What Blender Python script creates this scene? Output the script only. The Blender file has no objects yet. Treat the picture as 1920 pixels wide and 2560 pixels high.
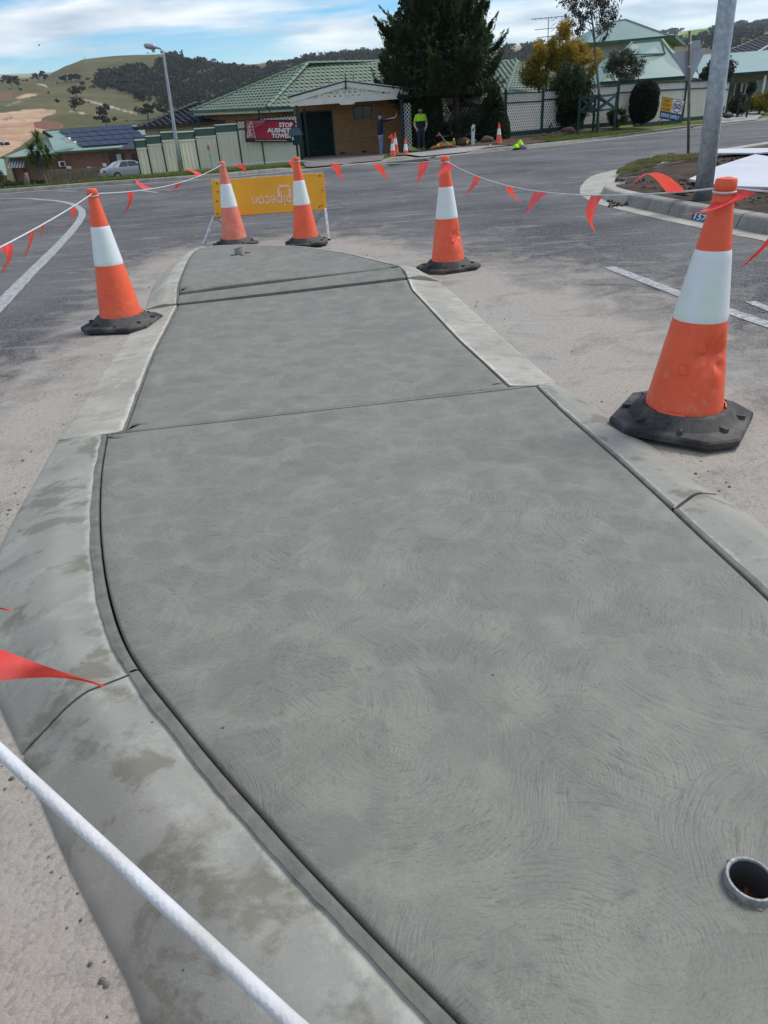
import bpy, bmesh, math, random
import numpy as np
from mathutils import Vector, Matrix, noise
R_ = math.radians
rng = random.Random(7)
scene = bpy.context.scene
col = scene.collection

# ------------------------------------------------------------------ camera
F, CAMH, PITCH, ROLL = 1700.0, 1.145, R_(29.45), R_(4.09)       # solved from the 900 mm cones (1920 x 2560 pixels)
fw = np.array([0, math.cos(PITCH), -math.sin(PITCH)]); up0 = np.array([0, math.sin(PITCH), math.cos(PITCH)]); r0 = np.array([1., 0, 0])
rt = math.cos(ROLL)*r0 - math.sin(ROLL)*up0; upv = math.cos(ROLL)*up0 + math.sin(ROLL)*r0
C = np.array([0, 0, CAMH])
cam = bpy.data.cameras.new('camera'); camo = bpy.data.objects.new('camera', cam); col.objects.link(camo)
cam.sensor_fit = 'VERTICAL'; cam.sensor_height = 36; cam.lens = F/2560*36; cam.clip_start = .02; cam.clip_end = 20000
m = Matrix(((rt[0], upv[0], -fw[0], 0), (rt[1], upv[1], -fw[1], 0), (rt[2], upv[2], -fw[2], CAMH), (0, 0, 0, 1)))
camo.matrix_world = m
scene.camera = camo
scene.render.resolution_x, scene.render.resolution_y = 768, 1024
# ------------------------------------------------------------------ sky and sun
SUN_AZ, SUN_EL = R_(62), R_(50)            # compass from +Y clockwise: ahead on the right, behind thin cloud
w = bpy.data.worlds.new('World'); scene.world = w; w.use_nodes = True
nt = w.node_tree; N = nt.nodes; L = nt.links; N.clear()
out = N.new('ShaderNodeOutputWorld'); bg = N.new('ShaderNodeBackground'); bg.inputs[1].default_value = .105
sky = N.new('ShaderNodeTexSky'); sky.sky_type = 'NISHITA'; sky.sun_disc = False
sky.sun_elevation = SUN_EL; sky.sun_rotation = SUN_AZ; sky.air_density = 1.0; sky.dust_density = .15; sky.ozone_density = 2.5
tc = N.new('ShaderNodeTexCoord'); sx = N.new('ShaderNodeSeparateXYZ'); L.new(tc.outputs['Generated'], sx.inputs[0])
def wm(op, a, b=None, c=None):
    n = N.new('ShaderNodeMath'); n.operation = op
    for i, v in enumerate((a, b, c)):
        if v is None: continue
        if isinstance(v, (int, float)): n.inputs[i].default_value = v
        else: L.new(v, n.inputs[i])
    return n.outputs[0]
zz = wm('ADD', wm('MAXIMUM', sx.outputs[2], 0.0), .10)
cx = wm('DIVIDE', sx.outputs[0], zz); cy = wm('DIVIDE', sx.outputs[1], zz)
cv = N.new('ShaderNodeCombineXYZ'); L.new(wm('MULTIPLY', cx, 1.0), cv.inputs[0]); L.new(wm('MULTIPLY', cy, 1.35), cv.inputs[1]); cv.inputs[2].default_value = 3.7
n1 = N.new('ShaderNodeTexNoise'); n1.inputs['Scale'].default_value = .62; n1.inputs['Detail'].default_value = 7; n1.inputs['Roughness'].default_value = .52; n1.inputs['Distortion'].default_value = .5
L.new(cv.outputs[0], n1.inputs['Vector'])
rp = N.new('ShaderNodeValToRGB'); rp.color_ramp.elements[0].position = .44; rp.color_ramp.elements[1].position = .58
L.new(n1.outputs['Fac'], rp.inputs[0])
n2 = N.new('ShaderNodeTexNoise'); n2.inputs['Scale'].default_value = 1.7; n2.inputs['Detail'].default_value = 5
L.new(cv.outputs[0], n2.inputs['Vector'])
rc = N.new('ShaderNodeValToRGB'); rc.color_ramp.elements[0].position = .35; rc.color_ramp.elements[1].position = .68
rc.color_ramp.elements[0].color = (4.3, 4.8, 5.5, 1); rc.color_ramp.elements[1].color = (8.6, 8.6, 8.5, 1)
L.new(n2.outputs['Fac'], rc.inputs[0])
hz = wm('MULTIPLY', rp.outputs[0], wm('MULTIPLY_ADD', wm('MINIMUM', wm('MULTIPLY', sx.outputs[2], 6.0), 1.0), .55, .42))
mx = N.new('ShaderNodeMix'); mx.data_type = 'RGBA'
hs_ = N.new('ShaderNodeHueSaturation'); hs_.inputs['Saturation'].default_value = 1.55; L.new(sky.outputs[0], hs_.inputs['Color'])
L.new(hz, mx.inputs['Factor']); L.new(hs_.outputs[0], mx.inputs['A']); L.new(rc.outputs[0], mx.inputs['B'])
L.new(mx.outputs['Result'], bg.inputs[0]); L.new(bg.outputs[0], out.inputs[0])
sl = bpy.data.lights.new('sun', 'SUN'); sl.energy = 2.4; sl.angle = R_(24); sl.color = (1, .96, .9)
so = bpy.data.objects.new('sun', sl); col.objects.link(so)
sd = Vector((math.sin(SUN_AZ)*math.cos(SUN_EL), math.cos(SUN_AZ)*math.cos(SUN_EL), math.sin(SUN_EL)))
so.rotation_euler = sd.to_track_quat('Z', 'Y').to_euler(); so.location = (0, 0, 60)
scene.view_settings.view_transform = 'Standard'; scene.view_settings.look = 'None'
scene.view_settings.exposure = 0.46; scene.view_settings.gamma = 1

# ------------------------------------------------------------------ pixels to places
def ray(x, y): return fw + rt*(x-960)/F - upv*(y-1280)/F
def G(x, y, z=0.): d = ray(x, y); return C + d*(z-CAMH)/d[2]          # where a pixel meets the level z
def PY(x, y, Y): d = ray(x, y); return C + d*Y/d[1]                   # where it meets the upright plane at Y
def pr(p):
    v = np.asarray(p, float)-C; d = v@fw; return np.array([960+F*(v@rt)/d, 1280-F*(v@upv)/d])
CR = {1: (0, 60, 480/1659), 2: (440, 120, 480/1659), 3: (880, 0, 480/1659), 4: (1240, 0, 680/1659), 5: (460, 380, 780/1659),
      6: (1380, 340, 540/1659), 7: (0, 420, 560/1659), 8: (1560, 180, 340/1659), 'D': (0, 0, 1920/1659)}
def cr(k, x, y): o = CR[k]; return (o[0]+o[2]*x, o[1]+o[2]*y)
def GD(x, y, z=0.): return G(*cr('D', x, y), z)
def PC(k, x, y, Y): return PY(*cr(k, x, y), Y)
def sst(a, b, x): t = min(1, max(0, (x-a)/(b-a))); return t*t*(3-2*t)

# ------------------------------------------------------------------ helpers
def wloc(o):
    v = Vector((0, 0, 0))
    while o is not None: v = v+o.location; o = o.parent
    return v
class MB:
    def __init__(s): s.v = []; s.f = []; s.m = []
    def add(s, vs, fs, mi=0):
        b = len(s.v); s.v += [tuple(map(float, p)) for p in vs]; s.f += [tuple(b+i for i in f) for f in fs]; s.m += [mi]*len(fs); return s
    def quad(s, a, b, c, d, mi=0): return s.add([a, b, c, d], [(0, 1, 2, 3)], mi)
    def hexa(s, p, mi=0): return s.add(p, [(0, 3, 2, 1), (4, 5, 6, 7), (0, 1, 5, 4), (1, 2, 6, 5), (2, 3, 7, 6), (3, 0, 4, 7)], mi)
    def box(s, c, d, rz=0, mi=0):
        ca, sa = math.cos(rz), math.sin(rz); P = []
        for z in (-1, 1):
            for x, y in ((-1, -1), (1, -1), (1, 1), (-1, 1)):
                a, b = x*d[0]/2, y*d[1]/2; P.append((c[0]+a*ca-b*sa, c[1]+a*sa+b*ca, c[2]+z*d[2]/2))
        return s.hexa(P, mi)
    def bar(s, a, b, w, t, upd=(0, 0, 1), mi=0):
        a = Vector(a); b = Vector(b); d = (b-a).normalized(); u = Vector(upd); x = d.cross(u)
        if x.length < 1e-4: x = d.cross(Vector((0, 1, 0)))
        x.normalize(); y = x.cross(d); P = []
        for q in (a, b):
            for i, j in ((-1, -1), (1, -1), (1, 1), (-1, 1)): P.append(q+x*i*w/2+y*j*t/2)
        return s.hexa(P, mi)
    def tube(s, pts, r, n=8, mi=0, cap=True):
        pts = [Vector(p) for p in pts]; K = len(pts); rs = r if isinstance(r, (list, tuple)) else [r]*K; V = []; Fc = []
        x = None
        for i, p in enumerate(pts):
            d = (pts[min(i+1, K-1)]-pts[max(i-1, 0)]).normalized()
            if x is None: x = d.orthogonal().normalized()
            else: x = (x-d*x.dot(d)).normalized()
            y = d.cross(x)
            for k in range(n): a = 2*math.pi*k/n; V.append(p+(x*math.cos(a)+y*math.sin(a))*rs[i])
        for i in range(K-1):
            for k in range(n): Fc.append((i*n+k, i*n+(k+1) % n, (i+1)*n+(k+1) % n, (i+1)*n+k))
        if cap: Fc.append(tuple(range(n-1, -1, -1))); Fc.append(tuple((K-1)*n+k for k in range(n)))
        return s.add(V, Fc, mi)
    def lathe(s, prof, n=24, c=(0, 0, 0), mi=0):
        V = []; Fc = []
        for r, z in prof:
            for k in range(n): a = 2*math.pi*k/n; V.append((c[0]+r*math.cos(a), c[1]+r*math.sin(a), c[2]+z))
        for i in range(len(prof)-1):
            for k in range(n): Fc.append((i*n+k, i*n+(k+1) % n, (i+1)*n+(k+1) % n, (i+1)*n+k))
        return s.add(V, Fc, mi)
    def prism(s, poly, off, mi=0):
        o = Vector(off); n = len(poly); P = [Vector(p) for p in poly]; V = P+[p+o for p in P]
        return s.add(V, [tuple(range(n-1, -1, -1)), tuple(range(n, 2*n))]+[(i, (i+1) % n, n+(i+1) % n, n+i) for i in range(n)], mi)
    def grid(s, rows, mi=0):
        n = len(rows[0]); V = [p for r in rows for p in r]
        return s.add(V, [(i*n+j, i*n+j+1, (i+1)*n+j+1, (i+1)*n+j) for i in range(len(rows)-1) for j in range(n-1)], mi)
    def build(s, name, mats, parent=None, smooth=False, kind=None):
        me = bpy.data.meshes.new(name); o = bpy.data.objects.new(name, me); col.objects.link(o)
        off = Vector((0, 0, 0))
        if parent is not None: o.parent = parent; off = wloc(parent)
        me.from_pydata([(p[0]-off.x, p[1]-off.y, p[2]-off.z) for p in s.v], [], s.f)
        for mm in (mats if isinstance(mats, (list, tuple)) else [mats]): me.materials.append(mm)
        if any(s.m): me.polygons.foreach_set('material_index', s.m)
        if smooth is True: me.polygons.foreach_set('use_smooth', [True]*len(me.polygons))
        me.update()
        if smooth == 'auto': me.polygons.foreach_set('use_smooth', [True]*len(me.polygons)); me.set_sharp_from_angle(angle=R_(40))
        if kind: o['kind'] = kind
        return o
def tag(o, label, cat, group=None):
    o['label'] = label; o['category'] = cat
    if group: o['group'] = group
    return o
def thing(name, loc, label, cat, group=None):
    o = bpy.data.objects.new(name, None); o.empty_display_size = .2; col.objects.link(o); o.location = Vector([float(q) for q in loc]); return tag(o, label, cat, group)
def copy_tree(o, parent=None):
    c = o.copy(); col.objects.link(c); c.parent = parent
    for ch in [q for q in list(bpy.data.objects) if q.parent == o]: copy_tree(ch, c)
    return c
def recalc(o):
    bm = bmesh.new(); bm.from_mesh(o.data); bmesh.ops.recalc_face_normals(bm, faces=bm.faces); bm.to_mesh(o.data); bm.free(); return o
def bevel(o, wd, seg=2):
    md = o.modifiers.new('bevel', 'BEVEL'); md.width = wd; md.segments = seg; md.limit_method = 'ANGLE'; return o
def text_on(name, body, mt, parent, org, xd, yd, width, height=None, depth=.003, bold=0.0, rows=None):
    cu = bpy.data.curves.new(name, 'FONT'); cu.body = body; cu.size = 1; cu.extrude = 0; cu.offset = bold; cu.align_x = 'LEFT'
    t = bpy.data.objects.new(name, cu); col.objects.link(t)
    me = bpy.data.meshes.new_from_object(t.evaluated_get(bpy.context.evaluated_depsgraph_get())); col.objects.unlink(t); bpy.data.objects.remove(t)
    co = np.array([v.co[:] for v in me.vertices]); lo = co.min(0); hi = co.max(0); sc = width/(hi[0]-lo[0]); sy = sc if height is None else height/(hi[1]-lo[1])
    X = np.array(xd, float); X /= np.linalg.norm(X); Y = np.array(yd, float); Y /= np.linalg.norm(Y); Z = np.cross(X, Y); org = np.array(org, float)
    off = np.array(wloc(parent)) if parent else 0
    for v, c in zip(me.vertices, co): v.co = Vector(org+X*(c[0]-lo[0])*sc+Y*(c[1]-lo[1])*sy+Z*depth-off)
    me.materials.clear(); me.materials.append(mt); o = bpy.data.objects.new(name, me); col.objects.link(o); o.parent = parent; return o

# ------------------------------------------------------------------ materials
class Mt:
    def __init__(s, name):
        s.m = bpy.data.materials.new(name); s.m.use_nodes = True; s.t = s.m.node_tree; s.b = s.t.nodes['Principled BSDF']
        s.tc = s.t.nodes.new('ShaderNodeTexCoord'); s.co = s.tc.outputs['Object']
        g = s.t.nodes.new('ShaderNodeNewGeometry'); s.pos = g.outputs['Position']
    def lk(s, v, i):
        if isinstance(v, (int, float)): i.default_value = v
        elif isinstance(v, (tuple, list)): i.default_value = (*v, 1) if len(v) == 3 and i.type == 'RGBA' else v
        else: s.t.links.new(v, i)
    def noise(s, sc, det=4, ro=.55, dist=0, vec=None, out='Fac'):
        n = s.t.nodes.new('ShaderNodeTexNoise'); s.lk(vec or s.co, n.inputs['Vector'])
        for k, v in (('Scale', sc), ('Detail', det), ('Roughness', ro), ('Distortion', dist)): n.inputs[k].default_value = v
        return n.outputs[out]
    def vor(s, sc, feat='F1', vec=None, out='Distance', rand=1):
        n = s.t.nodes.new('ShaderNodeTexVoronoi'); n.feature = feat; s.lk(vec or s.co, n.inputs['Vector']); n.inputs['Scale'].default_value = sc; n.inputs['Randomness'].default_value = rand
        return n.outputs[out]
    def ramp(s, fac, a, b, ca=(0, 0, 0), cb=(1, 1, 1)):
        n = s.t.nodes.new('ShaderNodeValToRGB'); s.lk(fac, n.inputs[0]); e = n.color_ramp.elements
        e[0].position = a; e[1].position = b; e[0].color = (*ca, 1); e[1].color = (*cb, 1); return n.outputs[0]
    def mix(s, fac, a, b, mode='MIX'):
        n = s.t.nodes.new('ShaderNodeMix'); n.data_type = 'RGBA'; n.blend_type = mode
        s.lk(fac, n.inputs['Factor']); s.lk(a, n.inputs['A']); s.lk(b, n.inputs['B']); return n.outputs['Result']
    def math(s, op, a, b=None, c=None):
        n = s.t.nodes.new('ShaderNodeMath'); n.operation = op
        for i, v in enumerate((a, b, c)):
            if v is not None: s.lk(v, n.inputs[i])
        return n.outputs[0]
    def vmath(s, op, a, b=None):
        n = s.t.nodes.new('ShaderNodeVectorMath'); n.operation = op; s.lk(a, n.inputs[0])
        if b is not None: s.lk(b, n.inputs[1])
        return n.outputs['Value'] if op in ('LENGTH', 'DISTANCE') else n.outputs['Vector']
    def mapping(s, sc=(1, 1, 1), rot=(0, 0, 0), vec=None):
        n = s.t.nodes.new('ShaderNodeMapping'); s.lk(vec or s.co, n.inputs[0]); n.inputs['Scale'].default_value = sc; n.inputs['Rotation'].default_value = rot; return n.outputs[0]
    def attr(s, name):
        n = s.t.nodes.new('ShaderNodeAttribute'); n.attribute_name = name; return n.outputs['Fac']
    def bump(s, h, st=.3, dist=.01, nrm=None):
        n = s.t.nodes.new('ShaderNodeBump'); n.inputs['Strength'].default_value = st; n.inputs['Distance'].default_value = dist; s.lk(h, n.inputs['Height'])
        if nrm is not None: s.t.links.new(nrm, n.inputs['Normal'])
        return n.outputs[0]
    def done(s, colr, rough=.7, nrm=None, metal=0, spec=.35, **kw):
        s.lk(colr, s.b.inputs['Base Color']); s.lk(rough, s.b.inputs['Roughness']); s.b.inputs['Metallic'].default_value = metal; s.b.inputs['Specular IOR Level'].default_value = spec
        if nrm is not None: s.t.links.new(nrm, s.b.inputs['Normal'])
        return s.m
def sc3(c, k): return tuple(min(1, x*k) for x in c)
def simple(name, c, rough=.6, var=.18, scale=3., bump=.15, bscale=40., metal=0, spec=.35, dirt=None):
    q = Mt(name); k = q.mix(q.ramp(q.noise(scale, 5), .3, .7), sc3(c, 1-var), sc3(c, 1+var))
    if dirt: k = q.mix(q.ramp(q.noise(scale*2.3, 6, .65), .52, .72), k, dirt)
    return q.done(k, rough, q.bump(q.noise(bscale, 3), bump, .01) if bump else None, metal, spec)
def leafmat(name, a, b, sc=1.2):
    q = Mt(name); c = q.mix(q.ramp(q.noise(sc, 3), .35, .65), a, b)
    c = q.mix(q.ramp(q.noise(sc*9, 2), .3, .75), c, q.mix(.5, c, (.005, .008, .003)))
    q.done(c, .6, None, 0, .25); tl_ = q.t.nodes.new('ShaderNodeBsdfTranslucent'); q.lk(c, tl_.inputs[0]); mx_ = q.t.nodes.new('ShaderNodeMixShader'); mx_.inputs[0].default_value = .32
    q.t.links.new(q.b.outputs[0], mx_.inputs[1]); q.t.links.new(tl_.outputs[0], mx_.inputs[2]); q.t.links.new(mx_.outputs[0], q.t.nodes['Material Output'].inputs[0]); return q.m

def slab_material(name, base, wet):
    q = Mt(name)
    # hand-floated finish: every trowel stroke is a patch of fine streaks that run in arcs about a centre of its own
    p2 = q.vmath('MULTIPLY', q.co, (1, 1, 0))
    wob = q.vmath('ADD', p2, q.vmath('MULTIPLY', q.noise(4, 3, out='Color'), (.07, .07, 0)))
    def arcs(sc, seed, fr, fa, lo, hi):
        v = q.vmath('ADD', wob, (seed, seed*.37, 0)); n = q.t.nodes.new('ShaderNodeTexVoronoi'); q.lk(v, n.inputs['Vector']); n.inputs['Scale'].default_value = sc; n.voronoi_dimensions = '2D'; n.feature = 'F1'
        off = q.vmath('MULTIPLY', q.vmath('SUBTRACT', n.outputs['Color'], (.5, .5, .5)), (.5, .5, 0))
        d = q.vmath('SUBTRACT', v, q.vmath('ADD', q.vmath('MULTIPLY', n.outputs['Position'], (1, 1, 0)), off))
        sp = q.t.nodes.new('ShaderNodeSeparateXYZ'); q.lk(d, sp.inputs[0]); ang = q.math('ARCTAN2', sp.outputs[1], sp.outputs[0]); ln = q.vmath('LENGTH', d)
        cv_ = q.t.nodes.new('ShaderNodeCombineXYZ'); q.lk(q.math('MULTIPLY', ln, fr), cv_.inputs[0]); q.lk(q.math('MULTIPLY', ang, fa), cv_.inputs[1]); q.lk(q.vmath('LENGTH', n.outputs['Color']), cv_.inputs[2])
        st = q.noise(1.0, 3, .6, vec=cv_.outputs[0]); mk = q.ramp(q.noise(3.6, 4, .6, .8, vec=v), lo, hi)
        return st, mk, n.outputs['Color'], n.outputs['Distance']
    s1, m1, c1, d1 = arcs(4.6, 0, 240, 3.2, .30, .56); s2, m2, c2, d2 = arcs(2.7, 3.1, 170, 4, .34, .58); s3, m3, c3, d3 = arcs(6.5, 7.7, 130, 3.5, .36, .58)
    gr = q.noise(380, 3, .7)
    k1 = q.math('MULTIPLY', q.math('SUBTRACT', s1, .5), m1); k2 = q.math('MULTIPLY', q.math('SUBTRACT', s2, .5), m2); k3 = q.math('MULTIPLY', q.math('SUBTRACT', s3, .5), m3)
    arc = q.math('ADD', q.math('ADD', q.math('MULTIPLY', k1, 1.5), q.math('MULTIPLY', k2, 1.7)), q.math('MULTIPLY', k3, 1.0))
    h = q.math('ADD', q.math('MULTIPLY', arc, 1.15), q.math('MULTIPLY', gr, .5))
    nr = q.bump(h, .7, .0022, q.bump(q.noise(7, 4, .5, .8), .45, .02))
    c = q.mix(q.ramp(q.noise(1.0, 5, .6), .3, .7), sc3(base, .90), sc3(base, 1.08))
    def sel(colr, i): e = q.t.nodes.new('ShaderNodeSeparateColor'); q.lk(colr, e.inputs[0]); return e.outputs[i]
    def patch_(sc, seed, wv_):
        v = q.vmath('ADD', q.vmath('ADD', p2, (seed, seed*.7, 0)), q.vmath('MULTIPLY', q.noise(sc*.9, 4, .6, out='Color'), (wv_, wv_, 0))); n = q.t.nodes.new('ShaderNodeTexVoronoi'); n.voronoi_dimensions = '2D'; n.feature = 'SMOOTH_F1'; n.inputs['Smoothness'].default_value = .35; n.inputs['Scale'].default_value = sc; q.lk(v, n.inputs['Vector']); return sel(n.outputs['Color'], 0), n.outputs['Distance']
    pa, da = patch_(8.5, 1.3, .16); pb, db = patch_(4.6, 5.1, .28); pc_, dc = patch_(14, 9.4, .10)
    c = q.mix(q.math('MULTIPLY', q.ramp(pa, .52, .66), .40), c, sc3(base, .70)); c = q.mix(q.math('MULTIPLY', q.ramp(pb, .55, .75), .18), c, sc3(base, .76)); c = q.mix(q.math('MULTIPLY', q.ramp(pc_, .55, .70), .34), c, sc3(base, .74))
    c = q.mix(q.math('MULTIPLY', q.ramp(da, .45, .58), .42), c, sc3(base, 1.32)); c = q.mix(q.math('MULTIPLY', q.ramp(db, .5, .70), .16), c, sc3(base, 1.28))
    # overlapping strokes leave smooth pale rims and darker open centres
    c = q.mix(q.math('MULTIPLY', q.ramp(q.noise(5.5, 3, .45, 1.6), .46, .60), .22), c, sc3(base, .72))
    c = q.mix(q.math('MULTIPLY', q.ramp(q.noise(3.2, 4, .5, 2.2), .50, .62), .18), c, sc3(base, 1.28))
    c = q.mix(q.math('MULTIPLY', m1, q.math('MULTIPLY', sel(c1, 0), .26)), c, sc3(base, .74))
    c = q.mix(q.math('MULTIPLY', m2, q.math('MULTIPLY', sel(c2, 1), .22)), c, sc3(base, 1.28))
    c = q.mix(q.math('MULTIPLY', q.ramp(q.math('ADD', arc, .5), .10, .46, (1, 1, 1), (0, 0, 0)), .62), c, sc3(base, .52))
    c = q.mix(q.math('MULTIPLY', q.ramp(q.math('ADD', arc, .5), .75, 1.1), .08), c, sc3(base, 1.2))
    c = q.mix(q.math('MULTIPLY', q.ramp(gr, .40, .70), .34), c, sc3(base, 1.28)); c = q.mix(q.math('MULTIPLY', q.ramp(q.noise(190, 4, .8), .50, .66), .42), c, sc3(base, .62))
    c = q.mix(q.math('MULTIPLY', q.ramp(q.vor(6), .016, .028, (1, 1, 1), (0, 0, 0)), .8), c, (.045, .045, .04))
    return q.done(c, q.math('MULTIPLY_ADD', q.noise(7, 3), .25, wet), nr, 0, .35)
def kerb_material(name, base, stain=.8):
    q = Mt(name)
    st = q.mapping((1.2, 1.9, 1.5), (0, 0, R_(35)))
    c = q.mix(q.ramp(q.noise(2.6, 7, .62, .4), .3, .7), sc3(base, .80), sc3(base, 1.18))
    c = q.mix(q.math('MULTIPLY', q.ramp(q.noise(4.4, 8, .62, .2, vec=st), .54, .60), stain*.62), c, (base[0]*.50, base[1]*.48, base[2]*.38))
    c = q.mix(q.math('MULTIPLY', q.ramp(q.noise(8, 8, .66, .1), .57, .63), stain*.55), c, (base[0]*.60, base[1]*.61, base[2]*.58))
    c = q.mix(q.math('MULTIPLY', q.ramp(q.noise(3.6, 9, .72, .3, vec=q.vmath('ADD', st, (4, 2, 0))), .53, .68), .65), c, sc3(base, 1.42))
    c = q.mix(q.math('MULTIPLY', q.ramp(q.noise(60, 5, .75), .56, .70), .35), c, sc3(base, .62))
    c = q.mix(q.ramp(q.vor(11), .022, .036, (1, 1, 1), (0, 0, 0)), c, sc3(base, .3))
    rim = q.ramp(q.math('ADD', q.attr('rim'), q.math('MULTIPLY', q.math('SUBTRACT', q.noise(16, 7, .72), .5), 1.3)), .45, .75); c = q.mix(q.math('MULTIPLY', rim, .7), c, sc3(base, 1.75))     # cement bloom dried along the inner edge
    h = q.math('ADD', q.noise(210, 4, .7), q.math('MULTIPLY', q.noise(45, 5, .7), .5))
    return q.done(c, .82, q.bump(h, .5, .0022), 0, .25)

M = {}
M['slab'] = slab_material('fresh floated concrete', (.202, .200, .166), .58)
M['kerb'] = kerb_material('weathered kerb concrete', (.275, .268, .232), 1.0)
M['pale'] = kerb_material('dusty kerb concrete', (.36, .342, .29), .5)
M['dkerb'] = kerb_material('old grey kerb concrete', (.27, .255, .225), .7)
q = Mt('damp mortar'); M['mortar'] = q.done(q.mix(q.ramp(q.noise(24, 5), .3, .7), (.115, .112, .094), (.185, .18, .152)), .75, q.bump(q.noise(120, 5, .7), .8, .004), 0, .3)
# asphalt: dark aggregate, with cement dust tracked round the works (attribute 'dust', laid out round the island)
q = Mt('chip-seal asphalt')
ag = q.vor(105, out='Color'); sp = q.t.nodes.new('ShaderNodeSeparateColor'); q.lk(ag, sp.inputs[0])
ad = q.vor(105); fine = q.noise(420, 4, .75)
base = q.mix(q.math('POWER', sp.outputs[0], 2.4), (.036, .036, .037), (.25, .243, .235))
base = q.mix(q.ramp(ad, .40, .75), base, (.025, .025, .027))
big = q.mix(q.ramp(q.noise(.35, 5, .6), .35, .68), base, q.mix(.60, base, (.195, .185, .172)))
stv = q.mapping((.5, 2.6, 1), (0, 0, R_(12)))
big = q.mix(q.math('MULTIPLY', q.ramp(q.noise(1.5, 8, .72, .5, vec=stv), .54, .70), .6), big, (.33, .318, .295))
du = q.attr('dust'); dn = q.ramp(q.noise(2.6, 9, .70, .6), .25, .75)
dm = q.math('MULTIPLY', q.ramp(q.math('ADD', du, q.math('MULTIPLY', q.math('SUBTRACT', dn, .5), 1.0)), .25, .95), q.math('MULTIPLY', q.math('MULTIPLY_ADD', q.ramp(fine, .3, .65), .3, .7), q.math('MULTIPLY_ADD', q.ramp(sp.outputs[1], .05, .45), .28, .72)))
dcol = q.mix(q.ramp(q.noise(1.7, 5), .35, .7), (.46, .43, .375), (.485, .415, .335)); dcol = q.mix(q.ramp(fine, .3, .8), q.mix(.5, dcol, (.14, .12, .10)), dcol)
cc = q.mix(dm, big, dcol)
cc = q.mix(q.ramp(q.vor(9), .02, .032, (1, 1, 1), (0, 0, 0)), cc, (.06, .05, .045))
cc = q.mix(q.ramp(q.vor(13, vec=q.vmath('ADD', q.co, (3.3, 1.7, 0))), .02, .030, (1, 1, 1), (0, 0, 0)), cc, (.55, .53, .50))
M['asphalt'] = q.done(cc, .88, q.bump(q.math('ADD', q.math('SUBTRACT', 1.0, ad), q.math('MULTIPLY', fine, .8)), .6, .003), 0, .25)
q = Mt('worn road paint'); M['paint'] = q.done(q.mix(q.ramp(q.noise(22, 6, .75), .40, .60), (.46, .455, .44), (.20, .197, .19)), .7, q.bump(q.vor(190), .5, .005))
q = Mt('verge grass'); g1 = q.mix(q.ramp(q.noise(.8, 6, .65), .35, .65), (.12, .16, .028), (.215, .235, .05)); g1 = q.mix(q.ramp(q.noise(2.5, 6, .7), .5, .72), g1, (.20, .17, .075))
M['grass'] = q.done(q.mix(q.ramp(q.noise(60, 3), .3, .7), q.mix(.5, g1, (.03, .05, .01)), g1), .9, q.bump(q.noise(50, 4, .7), 1, .04), 0, .1)
q = Mt('turned soil'); M['soil'] = q.done(q.mix(q.ramp(q.noise(3, 8, .7), .3, .7), (.045, .032, .024), (.15, .112, .082)), .95, q.bump(q.noise(16, 8, .75), 1, .06), 0, .1)
M['clod'] = simple('soil clod', (.06, .042, .032), .95, .4, 9, .8, 30)
M['whiteslab'] = simple('new pale footpath concrete', (.52, .53, .55), .75, .07, 1.2, .1, 120)
M['path'] = simple('grey footpath concrete', (.27, .265, .25), .8, .16, .8, .15, 90)
M['drive'] = simple('brown concrete driveway', (.16, .13, .115), .8, .2, .8, .2, 60)

# ================================================================== GROUND, HILLS
KB = [G(*p)[:2] for p in [(0, 486), (111, 478), (243, 467), (371, 459), (540, 447), (613, 440), (747, 428), (850, 416), (972, 405), (1065, 396), (1239, 379), (1318, 372), (1441, 359), (1527, 349), (1658, 331), (1769, 316), (1920, 300)]]
KBX = np.array([-90, -40, -16]+[p[0] for p in KB]+[45, 90.]); KBY = np.array([25.4, 25.3, 25.2]+[p[1] for p in KB]+[61, 85.])
_xs = np.linspace(-90, 90, 1801); _ys = np.interp(_xs, KBX, KBY); _k = np.exp(-np.linspace(-2, 2, 31)**2); _k /= _k.sum()
_ys = np.convolve(np.pad(_ys, 15, mode='edge'), _k, 'valid')
def ky(x): return float(np.interp(x, _xs, _ys))
def T(x, y):
    v = max(0, y-ky(x)); rise = -.12+.30*sst(2.5, 7, x)+.16*sst(8, 20, x)
    return .12+rise*sst(.5, 8, v)-.053*min(42, max(0, v-.6))*sst(-8.5, -13, x)-1.5*sst(45, 90, v)*(1-sst(-5, -13, x))
def hz_y(x): return 275+(830-x)*.0717
XC = [-250, 0, 140, 300, 420, 560, 700, 830, 1080, 1300, 1450, 1659, 1950]
def crv(ys): return [( *cr('D', x, y), ) for x, y in zip(XC, ys)]
CURV = [(110, crv([430, 424, 414, 400, 385, 370, 350, 320, 280, 256, 242, 226, 210])),
        (180, crv([375, 366, 352, 338, 325, 310, 295, 285, 262, 245, 232, 216, 200])),
        (280, crv([335, 326, 312, 300, 287, 272, 262, 255, 240, 225, 212, 196, 180])),
        (450, crv([255, 245, 240, 246, 236, 226, 220, 215, 205, 190, 170, 150, 135])),
        (700, crv([190, 187, 184, 192, 190, 188, 182, 176, 160, 145, 122, 108, 95]))]
SK1 = [(-250, 186), (0, 179), (80, 174), (104, 169), (118, 156), (140, 142), (180, 127), (250, 121), (360, 117), (390, 121), (420, 128), (480, 135), (560, 139), (650, 132), (720, 126), (800, 121), (1080, 118), (1150, 112), (1290, 103), (1440, 94), (1659, 78), (1950, 62)]
SK2 = [(-250, 170), (0, 161), (110, 156), (400, 150), (540, 142), (575, 135), (620, 129), (668, 124), (760, 119), (820, 113), (1085, 102), (1150, 95), (1290, 87), (1400, 78), (1450, 70), (1540, 59), (1659, 50), (1950, 36)]
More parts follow.
